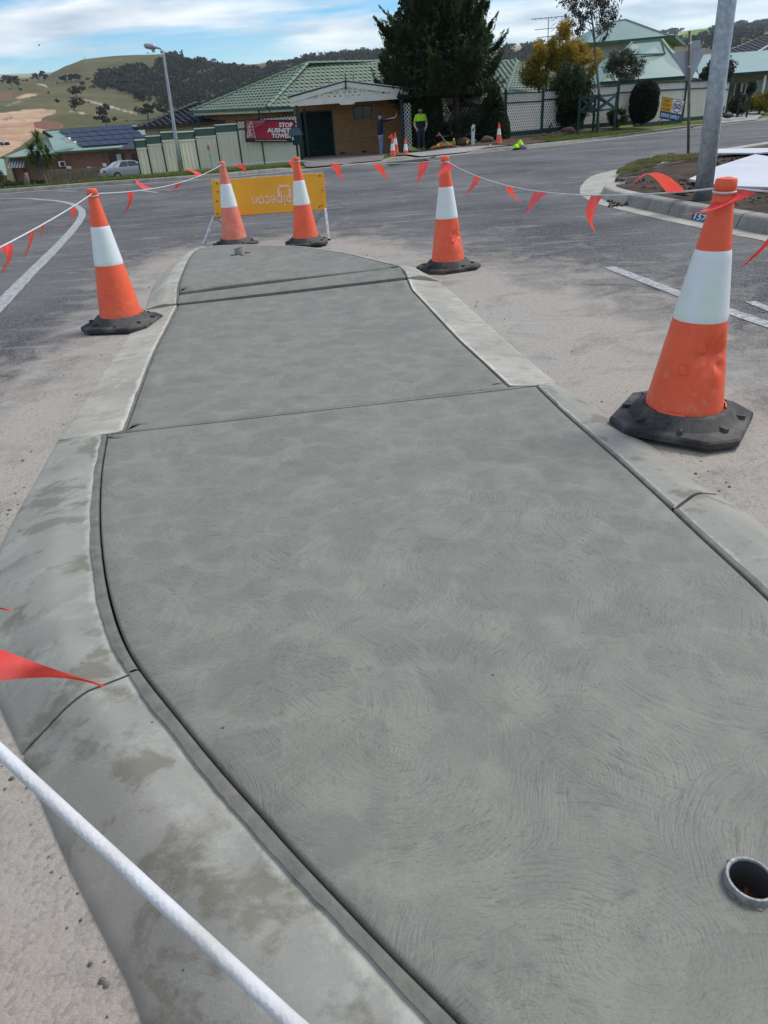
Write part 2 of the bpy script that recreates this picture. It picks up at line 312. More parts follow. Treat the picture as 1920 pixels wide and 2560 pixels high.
CURV += [(1000, [cr('D', *p) for p in SK1]), (2400, [cr('D', *p) for p in SK2])]
AZC = []
for r, pts in CURV:
    az, te = [], []
    for p in pts:
        d = ray(*p); az.append(math.atan2(d[0], d[1])); te.append(d[2]/math.hypot(d[0], d[1]))
    AZC.append((r, np.array(az), np.array(te)))
LR = np.array([math.log(c[0]) for c in AZC])
def elev(az): return np.array([np.interp(az, c[1], c[2]) for c in AZC])
def hz(az, r):
    e = elev(az); t = float(np.interp(math.log(max(r, 110)), LR, e))
    z = CAMH+t*r
    if r > 2400: z -= (r-2400)*.12
    return z
def on_hill(x, y):                       # pixel (source) -> point of the hill surface it looks at
    d = ray(x, y); az = math.atan2(d[0], d[1]); te = d[2]/math.hypot(d[0], d[1]); e = elev(az)
    for i in range(len(e)-1):
        if e[i] <= te <= e[i+1]:
            t = (te-e[i])/max(1e-9, e[i+1]-e[i]); r = math.exp(LR[i]+t*(LR[i+1]-LR[i])); x_, y_ = math.sin(az)*r, math.cos(az)*r; return np.array([x_, y_, hz(az, r)+hill_noise(x_, y_, r)])
    r = 2400 if te > e[-1] else 110
    return np.array([math.sin(az)*r, math.cos(az)*r, hz(az, r)])
def inpoly(p, P):
    c_ = False
    for i in range(len(P)):
        a, b = P[i], P[i-1]
        if (a[1] > p[1]) != (b[1] > p[1]) and p[0] < (b[0]-a[0])*(p[1]-a[1])/(b[1]-a[1])+a[0]: c_ = not c_
    return c_
COVER = {'earth': [(1, [(-260, 800), (0, 772), (250, 736), (500, 740), (470, 775), (390, 800), (330, 835), (540, 862), (552, 890), (420, 925), (330, 945), (250, 1000), (160, 1070), (0, 1150), (-260, 1200)]), (1, [(95, 645), (240, 600), (390, 594), (330, 612), (200, 642)])],
         'redearth': [(1, [(300, 845), (400, 832), (540, 860), (548, 890), (450, 918), (330, 905), (275, 875)]), (1, [(-30, 840), (100, 800), (190, 783), (120, 815), (20, 850)]), (1, [(-260, 590), (0, 592), (130, 597), (100, 632), (0, 645), (-260, 650)])],
         'track': [(1, t_) for t_ in ([(690, 640), (760, 655), (960, 705), (1190, 770), (1185, 785), (950, 725), (750, 670)], [(-20, 722), (150, 668), (280, 626), (285, 634), (160, 682), (-20, 737)], [(310, 511), (390, 522), (425, 556), (412, 560), (375, 534), (312, 522)], [(545, 733), (700, 760), (870, 783), (868, 796), (700, 777), (545, 747)], [(1330, 530), (1510, 560), (1510, 572), (1330, 545)])],
         'field': [(4, [(1110, 222), (1190, 185), (1345, 170), (1330, 198), (1290, 218), (1150, 235)])]}
COVER = {k: [[cr(c_, *p) for p in pl] for c_, pl in v] for k, v in COVER.items()}
azs = list(np.radians(np.arange(-36, 36.01, .08)))+list(np.radians(np.arange(40, 324, 5)))
rs = [0.1, 60, 95]+list(np.exp(np.linspace(math.log(110), math.log(2400), 150)))+[2600, 3200, 5000]
mb = MB(); rows = []; cov = {k: [] for k in COVER}
def hill_noise(x, y, r): return noise.noise(Vector((x*.012, y*.012, 1)))*min(1.0, r*.002)+noise.noise(Vector((x*.004, y*.004, 4)))*min(2, r*.003)
for a in azs+[azs[0]]:
    row = []
    for r in rs:
        x, y = math.sin(a)*r, math.cos(a)*r
        if r < 100: z = -5.5
        else:
            z = hz(a, r)
            if abs(a) > R_(36.5) and a < R_(323): z = min(z, 40)*.6-3
            z += hill_noise(x, y, r)
        row.append((x, y, z)); px_ = pr((x, y, z)) if r > 100 and (abs(a) < R_(36)) else None
        for k, pl in COVER.items():
            v = 0.
            if px_ is not None and px_[1] < 420:
                for P in pl:
                    if min(p[0] for p in P) <= px_[0] <= max(p[0] for p in P) and inpoly(px_, P): v = 1.
            cov[k].append(v)
    rows.append(row)
mb.grid(rows)
q = Mt('hill pasture')
g1 = q.mix(q.ramp(q.noise(.006, 6, .6), .35, .62), (.085, .085, .038), (.145, .128, .065))
g1 = q.mix(q.ramp(q.noise(.03, 6, .65), .42, .70), g1, (.070, .072, .034))
g1 = q.mix(q.math('MULTIPLY', q.ramp(q.noise(.12, 5, .7), .5, .75), .6), g1, (.20, .175, .10))
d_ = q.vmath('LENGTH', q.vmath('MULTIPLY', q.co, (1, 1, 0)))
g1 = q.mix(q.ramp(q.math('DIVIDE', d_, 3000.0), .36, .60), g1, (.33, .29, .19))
e1 = q.mix(q.ramp(q.noise(.03, 6, .65, 1), .35, .65), (.40, .25, .15), (.52, .39, .27)); e1 = q.mix(q.ramp(q.noise(.09, 6, .7, 1.5), .5, .7), e1, (.30, .16, .10))
def edge(k): return q.ramp(q.math('ADD', q.attr(k), q.math('MULTIPLY', q.math('SUBTRACT', q.noise(.06, 5, .7), .5), .5)), .35, .65)
g1 = q.mix(edge('earth'), g1, e1); g1 = q.mix(edge('redearth'), g1, (.20, .10, .068)); g1 = q.mix(q.math('MULTIPLY', edge('track'), .85), g1, (.44, .40, .32)); g1 = q.mix(edge('field'), g1, (.12, .24, .035))
M['hill'] = q.done(g1, .95, q.bump(q.noise(.25, 5, .7), .6, 1.5), 0, .05)
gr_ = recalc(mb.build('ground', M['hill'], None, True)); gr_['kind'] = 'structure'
nA = len(azs)+1; nR = len(rs)
for k in cov:
    g_ = np.array(cov[k]).reshape(nA, nR)
    for _ in range(2):
        g_ = (np.roll(g_, 1, 0)+2*g_+np.roll(g_, -1, 0))/4; g_ = (np.roll(g_, 1, 1)+2*g_+np.roll(g_, -1, 1))/4
    cov[k] = g_.ravel()
for k in cov: at_ = gr_.data.attributes.new(k, 'FLOAT', 'POINT'); at_.data.foreach_set('value', cov[k])

# ================================================================== ROAD
OUT_L = [GD(*p)[:2] for p in [(310, 670), (230, 790), (120, 955), (60, 1060), (0, 1165)]]+[np.array((-1.2, 1.65)), np.array((-1.07, 1.38))]+[GD(*p)[:2] for p in [(0, 1545), (45, 1640), (100, 1780), (200, 1990), (300, 2212)]]+[np.array((-.30, .34)), np.array((-.12, .10)), np.array((.15, -.10)), np.array((.5, -.2)), np.array((.85, -.1)), np.array((1.1, .2)), np.array((1.2, .7)), np.array((1.22, 1.2))]
OUT_R = [GD(*p)[:2] for p in [(1659, 1143), (1500, 1030), (1400, 955), (1330, 910), (1210, 830), (1040, 680), (960, 612)]]
NOSE_O = [np.array(p) for p in [(.45, 6.35), (.2, 7.0), (-.15, 7.75), (-.6, 8.3), (-1.05, 8.62), (-1.5, 8.75), (-1.9, 8.55), (-2.06, 7.8), (-2.05, 7.1), (-1.95, 6.35)]]
ISL = OUT_L[::-1]+[] ; ISL = OUT_L+OUT_R+NOSE_O
def seg_d(px, py, a, b):
    ab = b-a; t = max(0, min(1, ((px-a[0])*ab[0]+(py-a[1])*ab[1])/(ab@ab+1e-9))); return math.hypot(px-a[0]-ab[0]*t, py-a[1]-ab[1]*t)
def isl_d(x, y): return min(seg_d(x, y, ISL[i], ISL[(i+1) % len(ISL)]) for i in range(len(ISL)))
xs = [-90, -60, -40, -25, -16, -12, -9, -7]+list(np.arange(-6, 6.01, .25))+[7, 8, 9, 10, 12, 14, 16, 20, 25, 30, 36, 45, 60, 90]
ysr = [-60, -30, -15, -8, -4, -2]+list(np.arange(-1, 13.01, .25))+[14, 15, 16.5, 18, 20, 22, 24]
mb = MB(); rows = []; dust = []
for y in ysr+[('f', i/6) for i in range(1, 7)]:
    row = []
    for x in xs:
        yy = y if not isinstance(y, tuple) else 24+(ky(x)+.25-24)*y[1]
        row.append((x, yy, 0.0))
        if abs(x) < 7 and -2 < yy < 13:
            d = isl_d(x, yy); k = 1.0*math.exp(-(d/.55)**1.3)+.30*math.exp(-d/1.8)
            k += .35*math.exp(-((x-1.5)**2/1.2+(yy-4.3)**2/5)); k -= .35*math.exp(-((x+3)**2/1.5+(yy-6)**2/5))
            k += .12*max(0, 1-abs(x)/4)*sst(14, 9, yy)
        else: k = .16*sst(30, 8, math.hypot(x, yy-6))
        dust.append(max(0, min(1, k)))
    rows.append(row)
mb.grid(rows); road = mb.build('road', M['asphalt'], None, True); road['kind'] = 'structure'
at = road.data.attributes.new('dust', 'FLOAT', 'POINT'); at.data.foreach_set('value', dust)
def ribbon(name, pts, wd, mt, z=.004, parent=None):
    P = [np.array(p[:2], float) for p in pts]; D = []
    for i in range(len(P)-1):
        for t in np.linspace(0, 1, 8, endpoint=False): 
            p0 = P[max(i-1, 0)]; p1 = P[i]; p2 = P[i+1]; p3 = P[min(i+2, len(P)-1)]
            D.append(.5*((2*p1)+(p2-p0)*t+(2*p0-5*p1+4*p2-p3)*t*t+(3*p1-p0-3*p2+p3)*t**3))
    D.append(P[-1]); a, b = [], []
    for i, p in enumerate(D):
        t = D[min(i+1, len(D)-1)]-D[max(i-1, 0)]; t /= np.linalg.norm(t)+1e-9; n = np.array([-t[1], t[0]])*wd/2*(1+rng.uniform(-.06, .06))
        a.append((*(p+n), z)); b.append((*(p-n), z))
    o = MB().grid([b, a]).build(name, mt, parent); return o
ribbon('line_marking', [(-2.1, 2.2), (-2.75, 4.4), GD(0, 660), GD(60, 597), GD(120, 537), GD(160, 493), GD(177, 466), GD(172, 450), GD(145, 438), GD(95, 432), GD(0, 430), (-16, 23.2)], .14, M['paint'], .004, road)
ribbon('line_marking', [GD(1315, 577), GD(1480, 640), GD(1659, 702), (2.42, 3.3)], .10, M['paint'], .004, road)
ribbon('line_marking', [GD(1620, 652), GD(1659, 668), GD(1720, 693)], .07, M['paint'], .004, road)
ribbon('line_marking', [cr and G(*cr(7, 1025, 166)), G(*cr(7, 1168, 182))], .12, M['paint'], .004, road)
ribbon('line_marking', [G(*cr(7, 420, 170)), G(*cr(7, 570, 172))], .12, M['paint'], .004, road)

# ------------------------------------------------------------------ kerbs
def sweep(pts, prof, closed=False):
    P = [np.array(p[:2], float) for p in pts]; rows = []
    for i, p in enumerate(P):
        t = P[min(i+1, len(P)-1)]-P[max(i-1, 0)]; t /= np.linalg.norm(t); n = np.array([-t[1], t[0]])
        rows.append([(*(p+n*d), z) for d, z in prof(i, p)])
    return rows
kx = np.concatenate([np.arange(-40, 30, .5), np.arange(30, 80, 2)])
def kh(x): return .13-.10*(sst(-2.4, -1.6, x)-sst(.9, 1.6, x))-.10*(sst(1.9, 2.5, x)-sst(4.4, 5.2, x))-.1*(sst(21, 22, x)-sst(26, 27, x))
rows = sweep([(x, ky(x)) for x in kx], lambda i, p: [(0, .005), (.30, .012), (.33, kh(p[0])-.015), (.35, kh(p[0])), (.5, kh(p[0])+.004), (.5, -.1)])
fk = recalc(MB().grid(rows).build('kerb', M['dkerb'], None, 'auto')); fk['kind'] = 'structure'
vs = [.42, .7, 1.2, 2, 3, 4, 5.5, 7, 9, 11, 14, 18, 23, 29, 36, 44, 54, 66, 85]
xg = list(np.arange(-60, -20, 2.5))+list(np.arange(-20, 30, .6))+list(np.arange(30, 91, 4))
yd = MB().grid([[(x, ky(x)+v, T(x, ky(x)+v)-(.13-kh(x))*sst(1.5, .4, v)+(noise.noise(Vector((x*.5, v*.5, 0)))*.03*sst(.6, 2, v))) for x in xg] for v in vs]).build('verge', M['grass'], None, True); yd['kind'] = 'structure'
def patch(name, poly, mt, dz=.02, nx=8, wob=.0):
    P = [np.array(p[:2], float) for p in poly]; ys = [p[1] for p in P]; rows = []; n = max(2, int((max(ys)-min(ys))/.25))
    for i in range(n+1):
        y = min(ys)+1e-3+(max(ys)-min(ys)-2e-3)*i/n; X = []
        for j in range(len(P)):
            a, b = P[j], P[(j+1) % len(P)]
            if (a[1] <= y < b[1]) or (b[1] <= y < a[1]): X.append(a[0]+(b[0]-a[0])*(y-a[1])/(b[1]-a[1]))
        if len(X) < 2: continue
        x0, x1 = min(X), max(X)
        rows.append([(x0+(x1-x0)*k/nx, y, T(x0+(x1-x0)*k/nx, y)-(.13-kh(x0+(x1-x0)*k/nx))*sst(1.5, .4, y-ky(x0+(x1-x0)*k/nx))+dz+wob*noise.noise(Vector((x0+(x1-x0)*k/nx*1., y*3, 2)))) for k in range(nx+1)])
    o = MB().grid(rows).build(name, mt, None, True); o['kind'] = 'structure'; return o
patch('driveway', [(-1.9, ky(-1.9)+.45), (-.4, ky(-.4)+.45), (.9, ky(.9)+.45), (1.3, 33), (2.6, 37.2), (2.6, 39.2), (-3.1, 39.2), (-2.9, 34)], M['drive'], .045, 16)
patch('footpath', [(1.95, ky(1.95)+.45), (4.9, ky(4.9)+.45), (6.2, ky(6.2)+.5), (5.3, 33.2), (3.9, 33.6), (2.2, 32.3), (1.4, 31.0)], M['path'], .05, 12)
patch('soil_patch', [(1.3, 30.4), (2.2, 32.4), (3.9, 33.7), (5.4, 33.3), (6.4, 32.2), (7.6, 32.6), (8.6, 34), (8.0, 36), (10.5, 38.4), (6, 38.3), (3.2, 37.6), (1.6, 36.5), (1.2, 33)], M['soil'], .035, 20, .04)
patch('driveway', [(21.5, ky(21.5)+.5), (25.8, ky(25.8)+.5), (33, 62), (29, 62)], M['path'], .05)

# ------------------------------------------------------------------ the corner on the right: gutter, kerb, soil, new path
c6 = lambda x, y, z=0.: G(*cr(6, x, y), z)
CP = [np.array((3.95, 2.5)), np.array((3.9, 4.5)), c6(1659, 815)[:2], c6(1400, 765)[:2], c6(1170, 715)[:2], c6(800, 635)[:2], c6(500, 562)[:2], np.array((3.36, 10.6)), np.array((3.45, 11.5)), np.array((3.66, 12.45)), c6(235, 370)[:2], c6(330, 300)[:2], c6(590, 240)[:2], c6(860, 180)[:2], c6(1160, 125)[:2], c6(1659, 45)[:2], np.array((22, 31)), np.array((40, 45))]
def smooth_line(P, n=8):
    D = []
    for i in range(len(P)-1):
        p0 = P[max(i-1, 0)]; p1 = P[i]; p2 = P[i+1]; p3 = P[min(i+2, len(P)-1)]
        for t in np.linspace(0, 1, n, endpoint=False): D.append(.5*((2*p1)+(p2-p0)*t+(2*p0-5*p1+4*p2-p3)*t*t+(3*p1-p0-3*p2+p3)*t**3))
    D.append(P[-1]); return D
CL = smooth_line(CP)
def ckh(p): return .15-.135*sst(11.8, 13.2, p[1])
def gw(p): return .22+.33*sst(11, 13.5, p[1])
rows = sweep(CL, lambda i, p: [(0, .004), (-gw(p), .012)])
og = recalc(MB().grid(rows).build('gutter', M['pale'], None, True)); og['kind'] = 'structure'
cut = [i for i, p in enumerate(CL) if p[1] < 13.3]; cut = cut[:-1]
lens = [0]
for i in cut[1:]: lens.append(lens[-1]+np.linalg.norm(CL[i]-CL[i-1]))
nseg = 7; tot = lens[-1]
ck = bpy.data.objects.new('corner_kerb', None); col.objects.link(ck); ck['kind'] = 'structure'
CLd = np.array([CL[i] for i in cut]); la = np.array(lens)
def clp(s): return np.array([np.interp(s, la, CLd[:, 0]), np.interp(s, la, CLd[:, 1])])
js = [0, 2.0, 3.55, 4.35, 4.9, 6.3, 7.55, 8.6, tot]
for a, b in zip(js[:-1], js[1:]):
    ss = np.linspace(a+.012, b-.012, 10); rows = []
    for s_ in ss:
        p = clp(s_); t = clp(s_+.05)-clp(s_-.05); t /= np.linalg.norm(t); n = np.array([t[1], -t[0]]); h = ckh(p); g = gw(p)-.012
        rows.append([(*(p+n*(g+d)), z) for d, z in ((0, -.05), (0, .006), (.045, h-.03), (.065, h-.006), (.095, h), (.21, h+.004), (.22, h-.01), (.22, -.05))])
    m_ = MB().grid(rows); nn = len(rows[0]); m_.add(rows[0], [tuple(range(nn))]); m_.add(rows[-1], [tuple(range(nn-1, -1, -1))])
    recalc(m_.build('kerb_segment', M['dkerb'] if a < 6.5 else M['pale'], ck, 'auto'))
mb = MB(); rows = []
for i, p in enumerate(CL):
    t = CL[min(i+1, len(CL)-1)]-CL[max(i-1, 0)]; t /= np.linalg.norm(t); n = np.array([t[1], -t[0]]); o = p+n*(gw(p)+.2)
    far = np.array([max(o[0]+.3, 14+.8*max(0, o[1]-10)), o[1]*.62+3]) if p[1] > 10 else np.array([26, o[1]])
    row = []
    for k in np.linspace(0, 1, 26)**1.6:
        e = o+(far-o)*k; z = ckh(p)*.0+max(.02, ckh(p)-.02)*(1-sst(0, 1.5, 0))+.0
        z = max(.0, ckh(p)-.025); z = z+(.10-z)*sst(0, .12, k)+.035*noise.noise(Vector((e[0]*1.6, e[1]*1.6, 0)))*sst(0, .05, k)+.02*noise.noise(Vector((e[0]*5, e[1]*5, 7)))*sst(0, .05, k)
        row.append((e[0], e[1], z))
    rows.append(row)
cs = recalc(mb.grid(rows).build('soil_corner', M['soil'], None, True)); cs['kind'] = 'structure'
def flat(name, pts, mt, th=.05):
    o = recalc(MB().prism([tuple(p) for p in pts], (0, 0, th)).build(name, mt)); o['kind'] = 'structure'; return o
flat('footpath', [c6(1050, 345, .15), c6(1300, 400, .15), c6(1659, 412, .15), (14, 9.8, .15), (20, 17, .15), c6(1659, 168, .15), c6(1560, 152, .15), c6(1340, 222, .15), c6(1255, 250, .15)], M['whiteslab'], .03)
flat('footpath', [c6(1590, 140, .15), c6(1240, 140, .15), c6(1245, 108, .15), c6(1659, 102, .15), (22, 21.5, .15), (18, 17.5, .15)], M['whiteslab'], .028)
# ================================================================== THE CONCRETE ISLAND
def isz(y):                                            # surface height along the island: raised, dropped for the crossing, raised again
    return .12-.09*sst(1.2, 2.85, y)+.085*sst(5.42, 5.80, y)
def GI(x, y):
    z = .08
    for _ in range(8): p = GD(x, y, z); z = isz(p[1])
    return np.array([p[0], p[1], z])
NL = [GI(*p) for p in [(232, 938), (219, 1010), (215, 1100), (219, 1180), (231, 1265), (258, 1360), (300, 1440), (380, 1540), (470, 1650), (560, 1750), (640, 1840), (745, 1950), (860, 2070), (1005, 2212)]]+[np.array((.18, .31, .12)), np.array((.36, .215, .12)), np.array((.55, .19, .12)), np.array((.74, .24, .12)), np.array((.86, .40, .12)), np.array((.90, .7, .12)), np.array((.905, 1., .12))]+[GI(*p) for p in [(1659, 1292), (1521, 1166), (1394, 1046), (1280, 944), (1158, 834)]]
ML = [GI(*p) for p in [(270, 932), (300, 850), (330, 770), (360, 710), (385, 660)]]; MR = [GI(*p) for p in [(1098, 835), (1040, 780), (985, 730), (930, 670), (880, 617)]]
RL = [GI(*p) for p in [(385, 658), (386, 628)]]; RR = [GI(*p) for p in [(878, 615), (864, 577)]]
NO = [GI(*p) for p in [(386, 626), (392, 600), (410, 557), (425, 541), (450, 533), (520, 529), (610, 531), (680, 537), (740, 547), (800, 560), (850, 573), (862, 576)]]
print('island', [np.round(q, 2).tolist() for q in (NL[0], NL[-1], ML[0], ML[-1], MR[0], MR[-1], RL[-1], RR[-1], NO[4], NO[6])])
isl = bpy.data.objects.new('traffic_island', None); col.objects.link(isl)
tag(isl, 'grey concrete traffic island of freshly floated slabs inside mountable kerbs', 'traffic island')
def dense(P, n=8, it=12):
    D = [np.array(p, float) for p in smooth_line([np.array(p) for p in P], n)]
    for _ in range(it): D = [D[0]]+[(D[i-1]+2*D[i]+D[i+1])/4 for i in range(1, len(D)-1)]+[D[-1]]
    for d in D: d[2] = isz(d[1])
    return D
NLd, MLd, MRd, NOd = dense(NL), dense(ML), dense(MR), dense(NO, 8, 8)
def slab(name, outline, n=40, sub=None, hole=None):
    # closed outline (counter-clockwise list of 3D points); inner rings keep the rounded tooled edge
    P = [np.array(p) for p in outline]; K = len(P); cen = np.mean(P, 0)
    A = sum(P[i][0]*P[(i+1) % K][1]-P[(i+1) % K][0]*P[i][1] for i in range(K))
    if A < 0: P = P[::-1]
    D = []
    for i in range(K):
        a, b = P[i], P[(i+1) % K]; k = max(1, int(np.linalg.norm(b-a)/.12))
        for t in range(k): D.append(a+(b-a)*t/k)
    K = len(D); bm = bmesh.new()
    def ring(off, dz):
        R = []
        for i in range(K):
            t = D[(i+1) % K]-D[i-1]; t = t[:2]/(np.linalg.norm(t[:2])+1e-9); nn = np.array([-t[1], t[0]])
            x, y = D[i][0]+nn[0]*off, D[i][1]+nn[1]*off; R.append(bm.verts.new((x, y, isz(y)+dz)))
        return R
    r = [ring(0, -.06), ring(0.001, -.010), ring(.004, -.0035), ring(.010, 0.0), ring(.06, .0015)]
    for a, b in zip(r[:-1], r[1:]):
        for i in range(K): bm.faces.new((a[i], a[(i+1) % K], b[(i+1) % K], b[i]))
    es = [bm.edges.get((r[-1][i], r[-1][(i+1) % K])) for i in range(K)]
    if hole:
        hv = [bm.verts.new((hole[0]+hole[2]*math.cos(2*math.pi*k/40), hole[1]+hole[2]*math.sin(2*math.pi*k/40), isz(hole[1])+.0015)) for k in range(40)]
        es += [bm.edges.new((hv[k], hv[(k+1) % 40])) for k in range(40)]
    bmesh.ops.triangle_fill(bm, edges=es, use_beauty=True)
    ymin = min(p[1] for p in D); ymax = max(p[1] for p in D); y = ymin+.1
    while y < ymax:
        bmesh.ops.bisect_plane(bm, geom=bm.verts[:]+bm.edges[:]+bm.faces[:], plane_co=(0, y, 0), plane_no=(0, 1, 0)); y += .12
    for v in bm.verts:
        if v.co.z > isz(v.co.y)-.003 or True:
            pass
    top = set()
    for f in bm.faces:
        f.normal_update()
    bmesh.ops.recalc_face_normals(bm, faces=bm.faces)
    for f in bm.faces:
        if abs(f.normal.z) < .95: f.smooth = True
        else: f.smooth = True
    me = bpy.data.meshes.new(name); 
    for v in bm.verts:
        if v.co.z > .0 and all(abs(f.normal.z) > .9 for f in v.link_faces): v.co.z = isz(v.co.y)+.0015+.0012*noise.noise(Vector((v.co.x*3, v.co.y*3, 1)))
    bm.to_mesh(me); bm.free(); me.materials.append(M['slab']); o = bpy.data.objects.new(name, me); col.objects.link(o); o.parent = isl; return o
_ps = GI(1613, 1912); slab('slab', NLd, hole=(_ps[0]+.004, _ps[1], .0362)); slab('slab', MLd+MRd[::-1]); 
def ramp_slab():
    g_ = lambda p: np.array([p[0], p[1], isz(p[1])]); a0, b0, a1, b1 = [g_(p) for p in (RL[0], RR[0], RL[1], RR[1])]; rows = []
    a0, b0 = a0+(a1-a0)*.03, b0+(b1-b0)*.03; dn = np.array([0, 0, -.012])
    for t in np.linspace(0, 1, 9): rows.append([tuple((a0+(a1-a0)*t)*(1-u)+(b0+(b1-b0)*t)*u) for u in np.linspace(0, 1, 25)])
    rows = [[tuple(np.array(p)+dn*4) for p in rows[0]], [tuple(np.array(p)+dn*.4) for p in rows[0]]]+rows[1:-1]+[[tuple(np.array(p)) for p in rows[-1]], [tuple(np.array(p)+dn*4) for p in rows[-1]]]
    recalc(MB().grid(rows).build('slab', M['slab'], isl, 'auto'))
ramp_slab(); slab('slab', NOd)
# kerbs of the island: wet mortar strip, then a mountable face
def lerp(a, b, t): return a+(b-a)*t
def resample(P, n):
    P = [np.array(p, float) for p in P]; L_ = np.concatenate([[0], np.cumsum([np.linalg.norm(P[i+1]-P[i]) for i in range(len(P)-1)])]); A_ = np.array(P)
    return [np.array([np.interp(t, L_, A_[:, k]) for k in range(A_.shape[1])]) for t in np.linspace(0, L_[-1], n)]
def kerb_loft(name, inner, outer, mt, rolled, strip=.023):
    O = smooth_line([np.array([*p[:2], 0.]) for p in outer], 6); n = max(len(inner)*2, 40); I = resample(inner, n); O = resample(O, n); rows = []; srow = []
    for k, (i_, o_) in enumerate(zip(I, O)):
        d = o_[:2]-i_[:2]; wd = np.linalg.norm(d); d = d/wd; zt = isz(i_[1]); row = []
        st = strip*(1+.30*noise.noise(Vector((i_[0]*6, i_[1]*6, 3)))+.10*noise.noise(Vector((i_[0]*30, i_[1]*30, 3))))
        srow.append([(*(i_[:2]+d*.004), -.03), (*(i_[:2]+d*.0045), zt-.006), (*(i_[:2]+d*.008), zt-.002), (*(i_[:2]+d*(st*.7)), zt-.0015+.0012*noise.noise(Vector((i_[0]*60, i_[1]*60, 0)))), (*(i_[:2]+d*(st+.006)), zt-.002)])
        for t in np.linspace(0, 1, 21):
            s_ = (st if t == 0 else strip+(wd-strip)*t)
            if rolled:                    # cast profile: gently falling top, rounded nose, straight mountable face
                a_, b_ = 1-.10*t, 1.02-1.0*max(0, (t-.36)/.64); k_ = .34; hh_ = max(0, k_-abs(a_-b_))/k_; z = zt*(min(a_, b_)-hh_*hh_*k_*.25)
                z += .0015*noise.noise(Vector((i_[0]*6, i_[1]*6, t*4)))*(1-t)
            else: z = zt*(1-.96*t)+.001
            row.append((*(i_[:2]+d*s_), max(z, -.004)-(.01 if t == 1 else 0)))
        rows.append([(row[0][0], row[0][1], -.03)]+row)
    m_ = MB().grid(rows); nn = len(rows[0]); m_.add(rows[0]+[(*rows[0][-1][:2], -.03)], [tuple(range(nn+1))]); m_.add(rows[-1]+[(*rows[-1][-1][:2], -.03)], [tuple(range(nn, -1, -1))])
    o = recalc(m_.build(name, mt, isl, 'auto')); rv = [v_ for _ in rows for v_ in [0]+[math.exp(-(t/.13)**1.5)*.75 for t in np.linspace(0, 1, 21)]]; rv += [0]*(len(o.data.vertices)-len(rv)); ra = o.data.attributes.new('rim', 'FLOAT', 'POINT'); ra.data.foreach_set('value', rv); recalc(MB().grid(srow).build('mortar_strip', M['mortar'], isl, True)); return o
oD = GD; A3 = lambda x, y: np.array((x, y, 0.)); e2 = lambda p, q_, t: p+(q_-p)*t
kerb_loft('kerb', NLd[:49], [oD(120, 955), oD(72, 1040), oD(10, 1150), A3(-1.25, 1.80), A3(-1.13, 1.50), A3(-1.0, 1.28), oD(42, 1634)], M['kerb'], True)
kerb_loft('kerb', [e2(NLd[48], NLd[49], .3)]+NLd[49:129], [oD(45, 1639), oD(90, 1755), oD(135, 1860), oD(180, 1955), oD(225, 2045), oD(280, 2160), A3(-.37, .44), A3(-.26, .28), A3(-.12, .08), A3(.15, -.08), A3(.52, -.16)], M['kerb'], True)
kerb_loft('kerb', [e2(NLd[128], NLd[129], .3)]+NLd[129:181], [A3(.535, -.16), A3(.92, -.06), A3(1.13, .25), A3(1.17, .65), A3(1.185, 1.0), oD(1659, 1143), oD(1556, 1072)], M['kerb'], True, .018)
kerb_loft('kerb', [e2(NLd[180], NLd[181], .3)]+NLd[181:], [oD(1550, 1068), oD(1440, 985), oD(1330, 908), oD(1207, 829)], M['kerb'], True, .018)
kerb_loft('kerb', [e2(MR[0], NL[-1], .88)]+MRd, [oD(1206, 828), oD(1125, 760), oD(1045, 690), oD(990, 640), oD(950, 610)], M['pale'], False, .014)
kerb_loft('kerb', MLd[::-1]+[e2(ML[0], NL[0], .88)], [oD(x, y) for x, y in [(310, 671), (272, 728), (230, 790), (182, 862), (122, 952)]], M['pale'], False, .016)
kerb_loft('kerb', [RL[0]]+NOd[:33], [oD(312, 669), oD(322, 640), oD(338, 606), oD(375, 573), oD(400, 556), oD(425, 545)], M['pale'], True, .014)
kerb_loft('kerb', NOd[32:]+[RR[0]], [A3(NO[4][0]-.05, NO[4][1]+.32)]+[A3(p[0]+.06+.14*i/7, p[1]+.30-.04*i) for i, p in enumerate(NO[5:11])]+[oD(905, 588), oD(950, 608)], M['pale'], True, .014)
# tooled double joint across the slab
jz = lambda p, dz: (p[0], p[1], isz(p[1])+dz)
mb = MB(); n = 30
def jrow(t, dz): return [jz(e2(e2(ML[0], NL[0], t), e2(MR[0], NL[-1], t), k/n), dz) for k in range(n+1)]
mb.grid([jrow(.17, -.03), jrow(.17, -.005), jrow(.24, -.001), jrow(.76, -.001), jrow(.83, -.005), jrow(.83, -.03)]); mb.build('joint_strip', M['slab'], isl)

# ================================================================== NEAR THINGS
q = Mt('scuffed orange plastic')
oc = q.mix(q.ramp(q.noise(6, 4), .3, .7), (.84, .105, .040), (.92, .145, .060))
sep = q.t.nodes.new('ShaderNodeSeparateXYZ'); q.lk(q.co, sep.inputs[0])
low = q.ramp(sep.outputs[2], .05, .42, (1, 1, 1), (.12, .12, .12))
oc = q.mix(q.math('MULTIPLY', q.math('MULTIPLY', q.ramp(q.noise(34, 7, .72), .54, .72), low), .8), oc, (.55, .38, .28))
oc = q.mix(q.math('MULTIPLY', q.ramp(q.noise(11, 6, .7, vec=q.mapping((1, 1, .25))), .56, .75), .35), oc, (.60, .09, .04))
q.b.inputs['Subsurface Weight'].default_value = .0
M['orange'] = q.done(oc, .42, q.bump(q.noise(18, 3), .08, .01), 0, .4)
q = Mt('faded orange plastic'); oc = q.mix(q.ramp(q.noise(9, 6, .7), .3, .7), (.72, .16, .09), (.80, .27, .20)); M['faded'] = q.done(oc, .5, q.bump(q.noise(18, 3), .08, .01), 0, .35)
